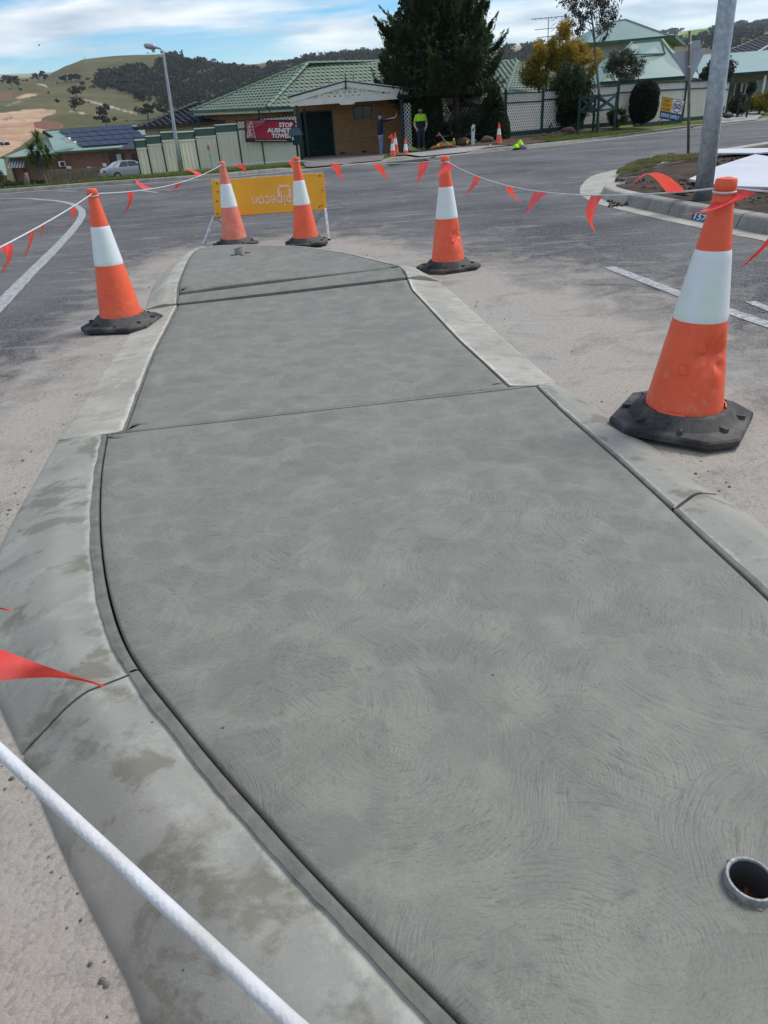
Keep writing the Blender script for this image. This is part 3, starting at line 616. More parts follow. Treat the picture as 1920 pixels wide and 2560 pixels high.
q = Mt('reflective sleeve')
gs = q.mix(q.ramp(q.noise(5, 4, vec=q.mapping((3, 3, .35))), .42, .62), (.78, .78, .82), (.70, .79, .70)); gs = q.mix(q.math('MULTIPLY', q.ramp(q.noise(26, 6, .7), .55, .75), .45), gs, (.50, .50, .50))
M['band'] = q.done(gs, .38, q.bump(q.noise(9, 3), .12, .01), 0, .5)
q = Mt('recycled rubber'); rc_ = q.mix(q.ramp(q.noise(7, 6, .7), .40, .68), (.028, .027, .027), (.115, .105, .095)); M['rubber'] = q.done(rc_, .75, q.bump(q.noise(60, 5, .7), .15, .002), 0, .3)
def rc(z): return .150+(.034-.150)*(z-.06)/(.845-.06)
def make_cone(seed, dents=(), body='orange'):
    root = thing('traffic_cone', (0, 0, 0), 'x', 'traffic cone')
    def dent(p):
        x, y, z = p
        for (az, zc, dep, sz) in dents:
            a = math.atan2(y, x)-az; a = (a+math.pi) % (2*math.pi)-math.pi; rr = math.hypot(x, y); d2 = (a*rr/sz)**2+((z-zc)/sz)**2
            k = dep*math.exp(-d2)*(1+.8*math.sin(6*math.atan2(z-zc, a*rr)+1)*min(1, d2)); x -= math.cos(az)*k; y -= math.sin(az)*k
        return (x, y, z)
    n = 48; b = MB(); prof = [(rc(z), z) for z in np.linspace(.055, .845, 46)]
    prof = [(rc(.055)+.010, .050), (rc(.055)+.010, .062)]+[(r, z) for r, z in prof if z > .064]+[(.0335, .848), (.031, .853), (.031, .858), (.0355, .863), (.0365, .872), (.036, .890), (.032, .897), (.018, .900), (.012, .894)]
    b.lathe(prof, n); b.v = [dent(p) for p in b.v]
    bo = b.build('body', M[body], root, 'auto')
    s_ = MB().lathe([(rc(z)+.0022*(1 if 0 < i < 19 else 0), z) for i, z in enumerate(np.linspace(.420, .667, 20))], n); s_.v = [dent(p) for p in s_.v]; s_.build('reflective_band', M['band'], root, True)
    # rubber base: square with cut corners, raised collar, radial ribs
    pl = MB(); S, c_ = .245, .090
    oct_ = [(S, -S+c_), (S, S-c_), (S-c_, S), (-S+c_, S), (-S, S-c_), (-S, -S+c_), (-S+c_, -S), (S-c_, -S)]
    lv = [(1, 0), (1.0, .022), (.975, .030), (.86, .034)]
    for k, z in lv: pl.v += [(x*k, y*k, z) for x, y in oct_]
    for i in range(3): pl.f += [(i*8+j, i*8+(j+1) % 8, (i+1)*8+(j+1) % 8, (i+1)*8+j) for j in range(8)]
    pl.f += [tuple(range(7, -1, -1)), tuple(24+j for j in range(8))]; pl.m = [0]*len(pl.f)
    pl.lathe([(.213, .032), (.205, .040), (.172, .074), (.163, .079), (.15, .077)], 40)
    bs = pl.build('rubber_base', M['rubber'], root, 'auto'); bs.data.set_sharp_from_angle(angle=R_(14))
    for k in range(8):
        a = k*math.pi/4+.2; ca, sa = math.cos(a), math.sin(a); MB().box((ca*.205, sa*.205, .038), (.055, .012, .022), a).build('rib', M['rubber'], bs)
    for a0 in (0.4, 2.5, 4.6):                      # the tabs that lock the body on the collar
        t = MB(); g = []
        for z, r in ((.052, rc(.06)+.013), (.085, rc(.085)+.006)): g.append([(r*math.cos(a0+k*.1-.35), r*math.sin(a0+k*.1-.35), z) for k in range(8)])
        g2 = [[(p[0]*1.03, p[1]*1.03, p[2]) for p in row] for row in g]; t.grid([g[0], g2[0], g2[1], g[1]]).build('tab', M[body], bo)
    t = MB(); a0 = -1.75; r1 = [(rc(.235)*1.004*math.cos(a0+k*.06), rc(.235)*1.004*math.sin(a0+k*.06), .235) for k in range(6)]; r2 = [(rc(.27)*1.004*math.cos(a0+k*.06), rc(.27)*1.004*math.sin(a0+k*.06), .27) for k in range(6)]
    edge = r1+r2[::-1]; t.tube(edge+[edge[0]], .0028, 5); t.build('moulded_mark', M[body], bo)
    return root
def stand(o, base, top=None, rz=0., sc=1.):
    b = Vector([float(x) for x in base]); o.location = b
    ax = Vector((0, 0, 1))
    if top is not None:
        d = ray(*top); v = np.array(base)+np.array([0, 0, .9])-C; t = (v@d)/(d@d); ax = (Vector(C+d*t)-b).normalized()
    o.rotation_mode = 'QUATERNION'; o.rotation_quaternion = Vector((0, 0, 1)).rotation_difference(ax) @ Matrix.Rotation(rz, 3, 'Z').to_quaternion(); o.scale = (sc,)*3
    return b+ax*.868*sc
cone_a = make_cone(1, [(-.65, .30, .030, .055), (-.55, .23, -.006, .03)]); cone_a['label'] = 'orange cone with a crumpled dent and rectangular mark beside the right kerb'
cone_b = make_cone(2); cone_b['label'] = 'scuffed orange cone standing half on the dropped left kerb'
cone_c = make_cone(3, (), 'faded'); cone_c['label'] = 'faded pinkish cone in front of the left end of the yellow board'
cone_d = copy_tree(cone_b); cone_d['label'] = 'orange cone in front of the lettering of the yellow board'
cone_e = make_cone(5, [(-1.2, .26, .022, .05), (-.9, .30, .012, .06)]); cone_e['label'] = 'orange cone with a creased lower body at the island nose, right of the board'
def isg(x, y, r=.2): return 0
ta = stand(cone_a, (1.242, 2.575, .022), (1815, 458), -.62)
tb = stand(cone_b, (-1.80, 5.06, .012), (229, 478), -.12)
tcn = stand(cone_c, (-1.56, 8.82, .02), (555.5, 412), .4)
td = stand(cone_d, (-.68, 8.48, .02), (741, 402.6), .1)
te = stand(cone_e, (.735, 6.40, .004), (1112, 394), .35)
for o in (cone_a, cone_b, cone_c, cone_d, cone_e): o['group'] = 'cones holding the bunting round the wet concrete'
p0 = G(0, 640, .815); lc = np.array(tb)+(p0-np.array(tb))*2.0
cone_f = copy_tree(cone_b); cone_f['label'] = 'orange cone on the asphalt left of the island'; tf = stand(cone_f, (lc[0], lc[1], .004), None, .3)
pR = G(*cr(6, 1659, 605), .80); rcn = np.array(ta)+(pR-np.array(ta))*6.5
cone_g = copy_tree(cone_b); cone_g['label'] = 'orange cone on the asphalt right of the near kerb'; tg = stand(cone_g, (rcn[0], rcn[1], .004), None, 1.)

# ------------------------------------------------------------------ bunting
q = Mt('white braided rope'); q2 = q.mix(q.ramp(q.noise(30, 4), .4, .7), (.62, .62, .63), (.50, .485, .45)); M['rope'] = q.done(q2, .8, q.bump(q.vor(420), .35, .001))
q = Mt('red plastic flag'); tr = q.t.nodes.new('ShaderNodeBsdfTranslucent'); tr.inputs[0].default_value = (.95, .10, .06, 1)
q.done(q.mix(q.ramp(q.noise(22, 5), .5, .72), (.92, .065, .055), (.95, .20, .17)), .45, q.bump(q.noise(14, 3), .25, .01), 0, .4)
ms = q.t.nodes.new('ShaderNodeMixShader'); ms.inputs[0].default_value = .38; q.t.links.new(q.b.outputs[0], ms.inputs[1]); q.t.links.new(tr.outputs[0], ms.inputs[2]); q.t.links.new(ms.outputs[0], q.t.nodes['Material Output'].inputs[0]); M['flag'] = q.m
bun = thing('bunting', (0.3, 4, .85), 'white rope strung with red pennant flags over the cone tops round the island', 'bunting')
NEAR1 = C+ray(0, 1878)/np.linalg.norm(ray(0, 1878))*.40; NEAR2 = C+ray(735, 2560)/np.linalg.norm(ray(735, 2560))*.31
d12 = NEAR2-NEAR1; NEAR0 = C+ray(*cr('D', -260, 1380))/np.linalg.norm(ray(*cr('D', -260, 1380)))*.62; NEAR3 = NEAR2+d12*1.2
nodes_ = [np.array(NEAR0), np.array(tf), np.array(tb), np.array(tcn), np.array(td), np.array(te), np.array(ta), np.array(tg)]
SEG = []
def catn(a, b, sag, n=24): return [a+(b-a)*t-np.array([0, 0, sag*4*t*(1-t)]) for t in np.linspace(0, 1, n)]
segs = {'n0': catn(nodes_[0], nodes_[1], .05), 'fL': catn(nodes_[1], nodes_[2], .035), 'L2': catn(nodes_[2], nodes_[3], .07), '23': catn(nodes_[3], nodes_[4], .006), '34': catn(nodes_[4], nodes_[5], .035), '4R': catn(nodes_[5], nodes_[6], .115), 'RG': catn(nodes_[6], nodes_[7], .03)}
pts = [NEAR3+d12*1.5+np.array([.1, -.3, 0]), NEAR3, NEAR2, NEAR1]
path = smooth_line([np.array(p) for p in pts], 8)
for k in ('n0', 'fL', 'L2', '23', '34', '4R', 'RG'): path += segs[k]
clean = [path[0]]
for p in path[1:]:
    if np.linalg.norm(p-clean[-1]) > 1e-3: clean.append(p)
MB().tube(clean, .0031, 12).build('rope', M['rope'], bun, True)
for tp_ in (tb, tcn, td, te, ta, tf, tg):            # the turn of rope round each cone neck
    MB().tube([tuple(np.array(tp_)+np.array([.037*math.cos(a), .037*math.sin(a), -.012+.003*math.sin(a)])) for a in np.linspace(0, 2*math.pi, 21)], .004, 6).build('rope_loop', M['rope'], bun, True)
def near_on(seg, px):
    best = None
    S = segs[seg]
    for i in range(len(S)-1):
        for t in (0, .2, .4, .6, .8):
            p = S[i]+(S[i+1]-S[i])*t; e = pr(p)-np.array(px); d = e@e
            if best is None or d < best[0]: best = (d, p)
    return best[1]
def flag(seg, a, b, tip, bow=(0, 0, 0), depth=0., A=None, B=None, name='flag'):
    A = near_on(seg, a) if A is None else np.array(A); B = near_on(seg, b) if B is None else np.array(B)
    if np.linalg.norm(B-A) < .05: mid = (A+B)/2; dd = segs[seg][-1]-segs[seg][0]; dd = dd/np.linalg.norm(dd); A, B = mid-dd*.05, mid+dd*.05
    mid = (A+B)/2; Y = mid[1]+depth; Tp = C+ray(*tip)*Y/ray(*tip)[1]
    rows = []; ctl = (mid+Tp)/2+np.array(bow)
    for i in range(13):
        t = i/12; c_ = mid*(1-t)**2+ctl*2*t*(1-t)+Tp*t*t; wv = (B-A)/2*(1-t)**.92
        cup = np.array([0, 1, 0])*.012*math.sin(t*5)*(1-t)
        rows.append([tuple(c_+wv*s_+cup*s_*s_*2+np.array([0, .004*math.sin(t*9+s_*2), 0])) for s_ in (-1, -.5, 0, .5, 1)])
    o = MB().grid(rows).build(name, M['flag'], bun, True); return o
c5 = lambda x, y: cr(5, x, y); c7 = lambda x, y: cr(7, x, y); k6 = lambda x, y: cr(6, x, y); cD = lambda x, y: cr('D', x, y)
flag('23', c5(250, 76), c5(314, 75), c5(328, 113), (.03, 0, .03))
flag('23', c5(552, 64), c5(590, 63), c5(590, 108), (0, 0, 0), .1)
flag('34', c5(776, 68), c5(826, 68), c5(853, 155), (-.02, 0, -.01))
flag('34', c5(1000, 68), c5(1053, 68), c5(1087, 153), (-.02, 0, .02))
flag('34', c5(1250, 56), c5(1311, 54), c5(1239, 174), (.01, 0, 0))
flag('4R', c5(1405, 50), c5(1448, 66), c5(1334, 133), (.0, 0, -.01), -.15)
flag('4R', c5(1545, 112), c5(1582, 124), c5(1480, 237), (.05, 0, .0))
flag('4R', cD(1092, 393), cD(1109, 399), cD(1131, 441), (-.04, 0, -.01))
flag('4R', cD(1158, 407), cD(1188, 409), cD(1133, 467), (.01, 0, .03))
flag('4R', k6(300, 425), k6(412, 425), k6(337, 742), (-.06, 0, -.02))
flag('4R', k6(880, 430), k6(1046, 428), k6(628, 363), (-.02, 0, .10))
flag('RG', k6(1440, 455), k6(1530, 525), k6(1003, 603), (.03, 0, -.03), -.05)
flag('RG', (2010, 640), (2070, 670), k6(1465, 1004), (.02, 0, .03), .0)
flag('L2', c7(935, 157), c7(985, 152), c7(910, 352), (.05, 0, 0))
flag('L2', c7(1080, 136), c7(1150, 125), c7(1000, 70), (-.03, 0, -.04))
flag('L2', c7(1290, 92), c7(1342, 84), c7(1210, 159), (.04, 0, -.06))
flag('L2', c7(1455, 46), c7(1496, 42), c7(1365, 2), (-.02, 0, .03))
flag('L2', c7(705, 192), c7(740, 190), c7(646, 402), (.02, 0, 0), .2)
flag('fL', c7(518, 312), c7(560, 290), c7(398, 436), (.07, 0, -.05))
flag('fL', c7(318, 487), c7(366, 455), c7(300, 505), (0, 0, .01))
flag('fL', c7(240, 537), c7(290, 515), c7(184, 668), (.01, 0, 0))
flag('fL', c7(30, 642), c7(105, 610), c7(0, 797), (.04, 0, 0))
def nearflag(a, b, tip, d0, d1, bow=0.):
    def at_(p, d): r_ = ray(*cD(*p)); return C+r_/np.linalg.norm(r_)*d
    A, B, Tp = at_(a, d0), at_(b, d0), at_(tip, d1); rows = []
    for i in range(17):
        t = i/16; e0_ = A+(Tp-A)*t; e1_ = B+(Tp-B)*t; rows.append([tuple(e0_+(e1_-e0_)*s_+upv*bow*math.sin(t*math.pi)+fw*.006*math.sin(t*7+s_*2)) for s_ in (0, .25, .5, .75, 1)])
    MB().grid(rows).build('flag', M['flag'], bun, True)
nearflag((-190, 1395), (-190, 1515), (220, 1486), .50, .50, .010)
nearflag((-260, 1285), (-260, 1370), (22, 1321), .62, .62, .008)

# ------------------------------------------------------------------ pipe sockets set in the slabs
q = Mt('galvanised steel'); gz = q.mix(q.ramp(q.vor(26, out='Color'), .2, .8), (.36, .38, .40), (.50, .52, .54)); gz = q.mix(q.math('MULTIPLY', q.ramp(q.noise(5, 6, .65), .5, .75), .4), gz, (.30, .30, .30)); M['galv'] = q.done(gz, .5, q.bump(q.noise(40, 3), .12, .005), .55, .5)
M['rust'] = simple('rusty steel', (.16, .075, .035), .8, .5, 20, .3, 60)
q = Mt('sheeny tube bore'); M['bore'] = q.done(q.mix(q.ramp(q.noise(12, 4), .5, .7), (.10, .105, .115), (.15, .085, .045)), .4, None, .3, .5)
ps = GI(1613, 1912)
t = thing('pipe_socket', ps, 'open round steel pipe socket cast flush into the wide near slab', 'pipe socket')
c_ = (ps[0]+.004, ps[1], ps[2])
MB().lathe([(.0362, -.03), (.0362, .014), (.035, .017), (.0315, .017), (.030, .014)], 40, c_).build('rim', simple('dull grey steel rim', (.26, .26, .25), .6, .35, 60, .3, 200, metal=.3), t, 'auto')
MB().lathe([(.030, .014), (.0295, -.03), (.0295, -.055), (.0, -.055)], 40, c_).build('bore', M['bore'], t, 'auto')
MB().tube([(c_[0]-.012, c_[1]-.02, c_[2]-.04), (c_[0]+.012, c_[1]+.018, c_[2]-.04)], .004, 8).build('locking_pin', M['rust'], t, True)
mm_ = MB(); 
for k in range(14):
    a = rng.uniform(0, 6.28); mm_.tube([(c_[0]+math.cos(a)*.036, c_[1]+math.sin(a)*.036, c_[2]+.001), (c_[0]+math.cos(a+.3)*.039, c_[1]+math.sin(a+.3)*.039, c_[2]+.003)], .0035, 5)
mm_.build('mortar_smear', M['slab'], t, True)
ps = GI(518, 549)
t = thing('pipe_stub', ps, 'short grey pipe stub poking out of the far raised slab', 'pipe stub')
MB().lathe([(.05, -.02), (.05, .055), (.047, .06), (.043, .058), (.042, .0), (0, 0)], 24, tuple(ps)).build('pipe', M['path'], t, 'auto')
lf = MB()
for a, l in ((-1.2, .09), (-2.2, .07), (.3, .06)): lf.tube([(ps[0]+.05*math.cos(a), ps[1]+.05*math.sin(a), ps[2]+.006), (ps[0]+(.05+l)*math.cos(a), ps[1]+(.05+l)*math.sin(a), ps[2]+.004)], .009, 6)
lf.build('mortar_lump', M['mortar'], t, True)

# ------------------------------------------------------------------ yellow board lying upside down on its stand
q = Mt('yellow sign face'); yc = q.mix(q.ramp(q.noise(2.2, 5), .3, .7), (.72, .33, .012), (.83, .41, .025)); yc = q.mix(q.math('MULTIPLY', q.ramp(q.noise(30, 6, .7), .66, .74), .7), yc, (.25, .12, .03)); M['yellow'] = q.done(yc, .5, q.bump(q.noise(5, 3), .08, .01), 0, .4)
M['black'] = simple('black paint', (.02, .02, .022), .5, .2, 8, .05)
M['peach'] = simple('worn pale lettering', (.80, .50, .33), .6, .25, 40, .0)
Yb = 9.15
bt = [PC(5, 137, 152, Yb), PC(5, 737, 110, Yb), PC(5, 752, 302, Yb-.12), PC(5, 165, 347, Yb-.12)]
bo = thing('sign_board', (bt[0]*.5+bt[1]*.5)*np.array([1, 1, 0]), 'yellow rectangular board with upside-down pale lettering on metal legs, past the island nose', 'sign board')
ux = bt[1]-bt[0]; ux /= np.linalg.norm(ux); uy = bt[0]-bt[3]; uy -= ux*(uy@ux); hgt = np.linalg.norm(uy); uy /= hgt; un = np.cross(ux, uy)
wdt = np.linalg.norm(bt[1]-bt[0])
bl = bt[3]-0*un; PB = [bl, bl+ux*wdt, bl+ux*wdt+uy*hgt, bl+uy*hgt]
fc = recalc(MB().prism([tuple(p) for p in PB], -un*.012).build('panel', M['yellow'], bo)); bevel(fc, .003, 1)
fr = MB()
for a, b in ((0, 1), (3, 2)): fr.bar(PB[a]-un*.016, PB[b]-un*.016, .03, .008, tuple(un))
fr.build('back_rail', M['galv'], bo)
bl5 = lambda x, y: ((lambda d: C+d*(((bl-C)@un)/(d@un)))(ray(*c5(x, y))))
o1 = bl5(566, 207); o2 = bl5(357, 232); tw = np.linalg.norm(o1-o2)
text_on('lettering', 'pipecon', M['peach'], bo, bl5(568, 203), -ux, -uy, tw, .17, .004, .012)
brk = MB()
pb = [bl5(505, 240), bl5(501, 190), bl5(512, 182), bl5(552, 181), bl5(562, 190), bl5(563, 250)]
for a, b in zip(pb[:-1], pb[1:]): brk.bar(a+un*.0035, b+un*.0035, .030, .003, tuple(un))
brk.build('logo', M['peach'], bo)
sp_ = MB()
for (x, y) in ((175, 168), (180, 212), (222, 235), (176, 262), (178, 330), (722, 127), (735, 205), (733, 284), (720, 292), (640, 205)): 
    p = bl5(x, y); sp_.tube([p+un*.001, p+un*.004], .010, 8)
sp_.build('rivets', M['rust'], bo)
legs = [((158, 348), (96, 524)), ((180, 350), (212, 400)), ((752, 303), (772, 470)), ((748, 312), (690, 398))]
for i, (a, b) in enumerate(legs):
    A = PC(5, *a, Yb-.11)
    Bp = G(*c5(*b)) if i in (0, 2) else np.array([A[0]+(.12 if i == 1 else -.30), A[1]+.45, 0])
    lg = MB(); lg.bar(A, Bp+np.array([0, 0, .012]), .03, .03); lg.build('leg', M['galv'], bo)
    cp = MB(); dd = (A-Bp)/np.linalg.norm(A-Bp); cp.bar(Bp, Bp+dd*.06, .034, .034); cp.build('foot_cap', M['black'], bo)

# ------------------------------------------------------------------ poles and signs at the corner
pb_ = c6(1152, 512, .09); t = thing('lamp_post', pb_, 'thick galvanised steel post rising from the bare soil', 'post')
tp2 = PY(*cr(4, 1412, 0), pb_[1]+.05); dirp = (tp2-pb_)/np.linalg.norm(tp2-pb_); topp = pb_+dirp*7.5
MB().tube([pb_-dirp*.1, pb_+dirp*1.2, pb_+dirp*4, topp], [.105, .100, .085, .065], 24).build('post', M['galv'], t, True)
st_ = MB(); 
for h in (2.3, 4.6): st_.tube([pb_+dirp*h, pb_+dirp*(h+.03)], .112-.006*h, 24)
st_.build('band', M['galv'], t, True)
MB().tube([topp, topp+np.array([.2, 0, .35]), topp+np.array([.8, -.1, .55])], .035, 10).build('outreach_arm', M['galv'], t, True)
MB().box(tuple(topp+np.array([1.05, -.13, .56])), (.6, .25, .1)).build('lamp_head', M['galv'], t)
M['signback'] = simple('bare aluminium sign back', (.36, .355, .38), .45, .06, 2, .03, metal=.35)
sb_ = G(*cr(6, 1050, 140), .1); t = thing('give_way_sign', sb_, 'triangular sign seen from its bare grey back on a rusty pole', 'road sign')
stp = PC(4, 1183, 187, sb_[1]); MB().tube([sb_-np.array([0, 0, .1]), stp], .034, 14).build('pole', simple('brown weathered pole', (.15, .13, .11), .6, .3, 4, .1, metal=.3), t, True)
tri = [PC(4, 1085, 322, sb_[1]-.06), PC(4, 1120, 314, sb_[1]-.06), PC(4, 1285, 289, sb_[1]-.06), PC(4, 1299, 296, sb_[1]-.06), PC(4, 1205, 486, sb_[1]-.06), PC(4, 1192, 494, sb_[1]-.06), PC(4, 1182, 487, sb_[1]-.06)]
tri = [p+np.array([0, .13, 0]) for p in tri]
recalc(MB().prism([tuple(p) for p in tri], (0, .012, 0)).build('sign_plate', M['signback'], t))
for zf in (.22, .62):
    p = sb_+(stp-sb_)*(1-zf*.45); MB().tube([p-np.array([0, 0, .018]), p+np.array([0, 0, .018])], .040, 14).build('clamp', M['galv'], t, True)
recalc(MB().prism([tuple(PC(4, x, y, sb_[1]+.05)) for x, y in ((1192, 250), (1248, 243), (1249, 289), (1193, 297))], (0, .01, 0)).build('name_plate', M['signback'], t))

# kerb numbers
M['bluep'] = simple('blue number paint', (.035, .09, .17), .6, .25, 20, .1); M['white'] = simple('white paint', (.78, .78, .76), .6, .08, 8, .05)
def face_pt(x, y):
    # corner kerb face: walk the ray to the kerb-face surface
    best = None
    for s_ in np.linspace(2.6, 6.6, 200):
        p = clp(s_); tt = clp(s_+.05)-clp(s_-.05); tt /= np.linalg.norm(tt); n = np.array([tt[1], -tt[0]]); g = gw(p)-.012
        for h in np.linspace(.005, .13, 14):
            Q = np.array([*(p+n*(g+.045*h/.12-.004)), h]); e = pr(Q)-np.array(cr(6, x, y)); d = e@e
            if best is None or d < best[0]: best = (d, Q)
    return best[1]
NP = [face_pt(1062, 665), face_pt(1185, 690), face_pt(1205, 610), face_pt(1085, 585)]
num = MB().quad(*[tuple(p) for p in NP]).build('number_plate', M['bluep'], ck)
ux_ = NP[1]-NP[0]; uy_ = NP[3]-NP[0]; uy_ = uy_-ux_*(uy_@ux_)/(ux_@ux_)
text_on('number', '157', M['white'], ck, NP[0]+ux_*.12+uy_*.2, ux_, uy_, np.linalg.norm(ux_)*.72, np.linalg.norm(uy_)*.68, .003, .01)

# clods and pebbles
def rock(mb, c, r, seed):
    b = len(mb.v); g = random.Random(seed); V = []; 
    for i in range(3):
        z = (-.5, .15, .75)[i]; rr = (.8, 1., .5)[i]
        for k in range(6): a = k*math.pi/3+i*.5; u = g.uniform(.75, 1.2); V.append((c[0]+math.cos(a)*r*rr*u, c[1]+math.sin(a)*r*rr*u, c[2]+z*r*u))
    V.append((c[0], c[1], c[2]+r*.95)); Fc = [(i*6+k, i*6+(k+1) % 6, (i+1)*6+(k+1) % 6, (i+1)*6+k) for i in range(2) for k in range(6)]+[(12+k, 12+(k+1) % 6, 18) for k in range(6)]
    mb.add(V, Fc)
def soil_z(x, y): return .10+.035*noise.noise(Vector((x*1.6, y*1.6, 0)))+.02*noise.noise(Vector((x*5, y*5, 7)))
mb = MB()
for i in range(900):
    if i < 620: p = c6(rng.uniform(480, 1659), rng.uniform(330, 560), .1)
    elif i < 760: p = c6(rng.uniform(430, 640), 520+rng.gauss(0, 16), .0)
    else: p = c6(rng.uniform(1150, 1560), rng.uniform(145, 245), .1)
    ins = p[0]-3.6-.0; r = abs(rng.gauss(0, .014))+.006
    z = soil_z(*p[:2]) if i < 620 or i >= 760 else .004
    if i < 620 and (p[0] < 4.15-.0*p[1] or p[0] < 3.98+.1*max(0, p[1]-10.5)**1.5): continue
    rock(mb, (p[0], p[1], z+r*.2), r, i)
for k in range(26): p = c6(rng.uniform(560, 1080), rng.uniform(430, 500), .1); rock(mb, (max(p[0], 4.2), p[1], soil_z(*p[:2])+.02), rng.uniform(.03, .055), k)
mb.build('soil_clods', M['clod'], None).__setitem__('kind', 'stuff')
mb = MB()
for i in range(230):
    k = rng.randrange(len(ISL)); a, b = ISL[k], ISL[(k+1) % len(ISL)]; p = a+(b-a)*rng.random(); s_ = abs(rng.gauss(0, .10))+.01; cen = np.array([-.3, 4]); d = p-cen; d /= np.linalg.norm(d); d = d*np.array([1, .3]); p = p+d*s_; r = abs(rng.gauss(0, .003))+.0016
    rock(mb, (p[0], p[1], .001), r, i)
for i in range(120): rock(mb, (rng.uniform(-4, 4), rng.uniform(1, 13), .002), rng.uniform(.002, .008), i) if True else 0
mb.build('concrete_crumbs', simple('concrete crumb', (.14, .13, .115), .9, .5, 30, .3), None).__setitem__('kind', 'stuff')
# grass blades
def blades(name, pts, hmin, hmax, mt, wd=.006):
    m_ = MB()
    for (x, y, z) in pts:
        a = rng.uniform(0, 6.28); h = rng.uniform(hmin, hmax); l = rng.uniform(.2, .7)*h; dx, dy = math.cos(a), math.sin(a); px, py = -dy*wd, dx*wd
        m_.add([(x-px, y-py, z-.01), (x+px, y+py, z-.01), (x+px*.6+dx*l*.4, y+py*.6+dy*l*.4, z+h*.65), (x-px*.6+dx*l*.4, y-py*.6+dy*l*.4, z+h*.65), (x+dx*l, y+dy*l, z+h)], [(0, 1, 2, 3), (3, 2, 4)])
    o = m_.build(name, mt, None); o['kind'] = 'stuff'; return o
M['blade'] = leafmat('green grass blade', (.10, .15, .025), (.20, .23, .06), 1.5); M['dryblade'] = leafmat('dry yellow-green blade', (.17, .18, .05), (.30, .26, .11), 1.5)
pts = []
gpoly = [c6(600, 240)[:2], c6(800, 190)[:2], c6(1000, 155)[:2], c6(1165, 140)[:2], c6(1170, 195)[:2], c6(1000, 215)[:2], c6(850, 235)[:2], c6(720, 290)[:2], c6(520, 330)[:2], c6(480, 320)[:2]]
while len(pts) < 9000:
    p = c6(rng.uniform(470, 1180), rng.uniform(138, 335), .1)
    if inpoly(p[:2], gpoly) and rng.random() < .35+.65*(noise.noise(Vector((p[0]*1.3, p[1]*1.3, 0))) > -.1): pts.append((p[0], p[1], soil_z(*p[:2])*.9))
blades('grass_patch', pts, .015, .055, M['dryblade'], .007)

# ================================================================== BACKGROUND: materials
M['cream'] = simple('cream steel sheet', (.66, .62, .49), .5, .07, 1.5, .03)
M['creamtrim'] = simple('cream painted timber', (.74, .70, .61), .6, .08, 2, .05)
M['dgreen'] = simple('dark green paint', (.012, .04, .032), .45, .15, 3, .03)
M['mgreen'] = simple('mid green capping', (.06, .11, .085), .45, .15, 3, .03)
q = Mt('green concrete roof tile'); tg_ = q.mix(q.ramp(q.noise(1.3, 6, .65), .3, .7), (.125, .165, .118), (.19, .235, .172)); tg_ = q.mix(q.math('MULTIPLY', q.ramp(q.noise(7, 6, .7), .52, .75), .5), tg_, (.055, .085, .055)); M['gtile'] = q.done(tg_, .6, None, 0, .35)
M['gcap'] = simple('pale green ridge cap', (.16, .24, .165), .6, .12, 3, .1, 20)
q = Mt('green metal roof sheet'); wv = q.t.nodes.new('ShaderNodeTexWave'); wv.inputs['Scale'].default_value = 4; M['gmetal'] = q.done(q.mix(q.ramp(q.noise(.5, 4), .3, .7), (.215, .30, .25), (.255, .345, .295)), .45, None, 0, .4)
M['dtile'] = simple('charcoal roof tile', (.030, .028, .032), .6, .3, 2, .1, 20)
q = Mt('orange brown brick')
bc = q.vor(3.2, out='Color', vec=q.mapping((1.2, 1.2, 3.5))); s3 = q.t.nodes.new('ShaderNodeSeparateColor'); q.lk(bc, s3.inputs[0]); oi = q.t.nodes.new('ShaderNodeObjectInfo')
bcc = q.mix(s3.outputs[0], (.40, .19, .075), (.52, .275, .115)); bcc = q.mix(oi.outputs['Random'], q.mix(.35, bcc, (.17, .06, .025)), bcc); M['brick'] = q.done(bcc, .85, q.bump(q.noise(60, 4), .3, .005), 0, .2)
M['mortarw'] = simple('brick mortar', (.30, .22, .15), .9, .15, 6, .2)
def bricktex(name, a, b, m_):
    q = Mt(name); bt_ = q.t.nodes.new('ShaderNodeTexBrick'); mp = q.t.nodes.new('ShaderNodeMapping'); mp.inputs['Rotation'].default_value = (R_(90), 0, 0); q.lk(q.co, mp.inputs[0]); q.lk(mp.outputs[0], bt_.inputs['Vector'])
    bt_.inputs['Scale'].default_value = 1; bt_.inputs['Brick Width'].default_value = .24; bt_.inputs['Row Height'].default_value = .086; bt_.inputs['Mortar Size'].default_value = .008; bt_.inputs['Color1'].default_value = (*a, 1); bt_.inputs['Color2'].default_value = (*b, 1); bt_.inputs['Mortar'].default_value = (*m_, 1); bt_.inputs['Bias'].default_value = 0
    return q.done(q.mix(q.ramp(q.noise(6, 5), .4, .7), bt_.outputs['Color'], q.mix(.5, bt_.outputs['Color'], (.12, .05, .04))), .85, q.bump(bt_.outputs['Fac'], -.4, .01), 0, .2)
M['redbrick'] = bricktex('red brick', (.26, .085, .055), (.34, .13, .085), (.36, .28, .22))
M['glass'] = simple('dark window glass', (.025, .028, .032), .12, .1, 1, 0, spec=.6)
M['blind'] = simple('window blind', (.42, .42, .42), .7, .1, 2, .05)
M['solar'] = simple('solar cell glass', (.035, .036, .055), .35, .12, .8, 0, spec=.4); M['alu'] = simple('aluminium frame', (.30, .30, .32), .4, .1, 3, 0, metal=.6)
M['timber'] = simple('grey paling timber', (.21, .165, .12), .85, .3, 4, .3, 30)
M['roller'] = simple('dark green roller door', (.010, .028, .022), .5, .15, 2, .02)

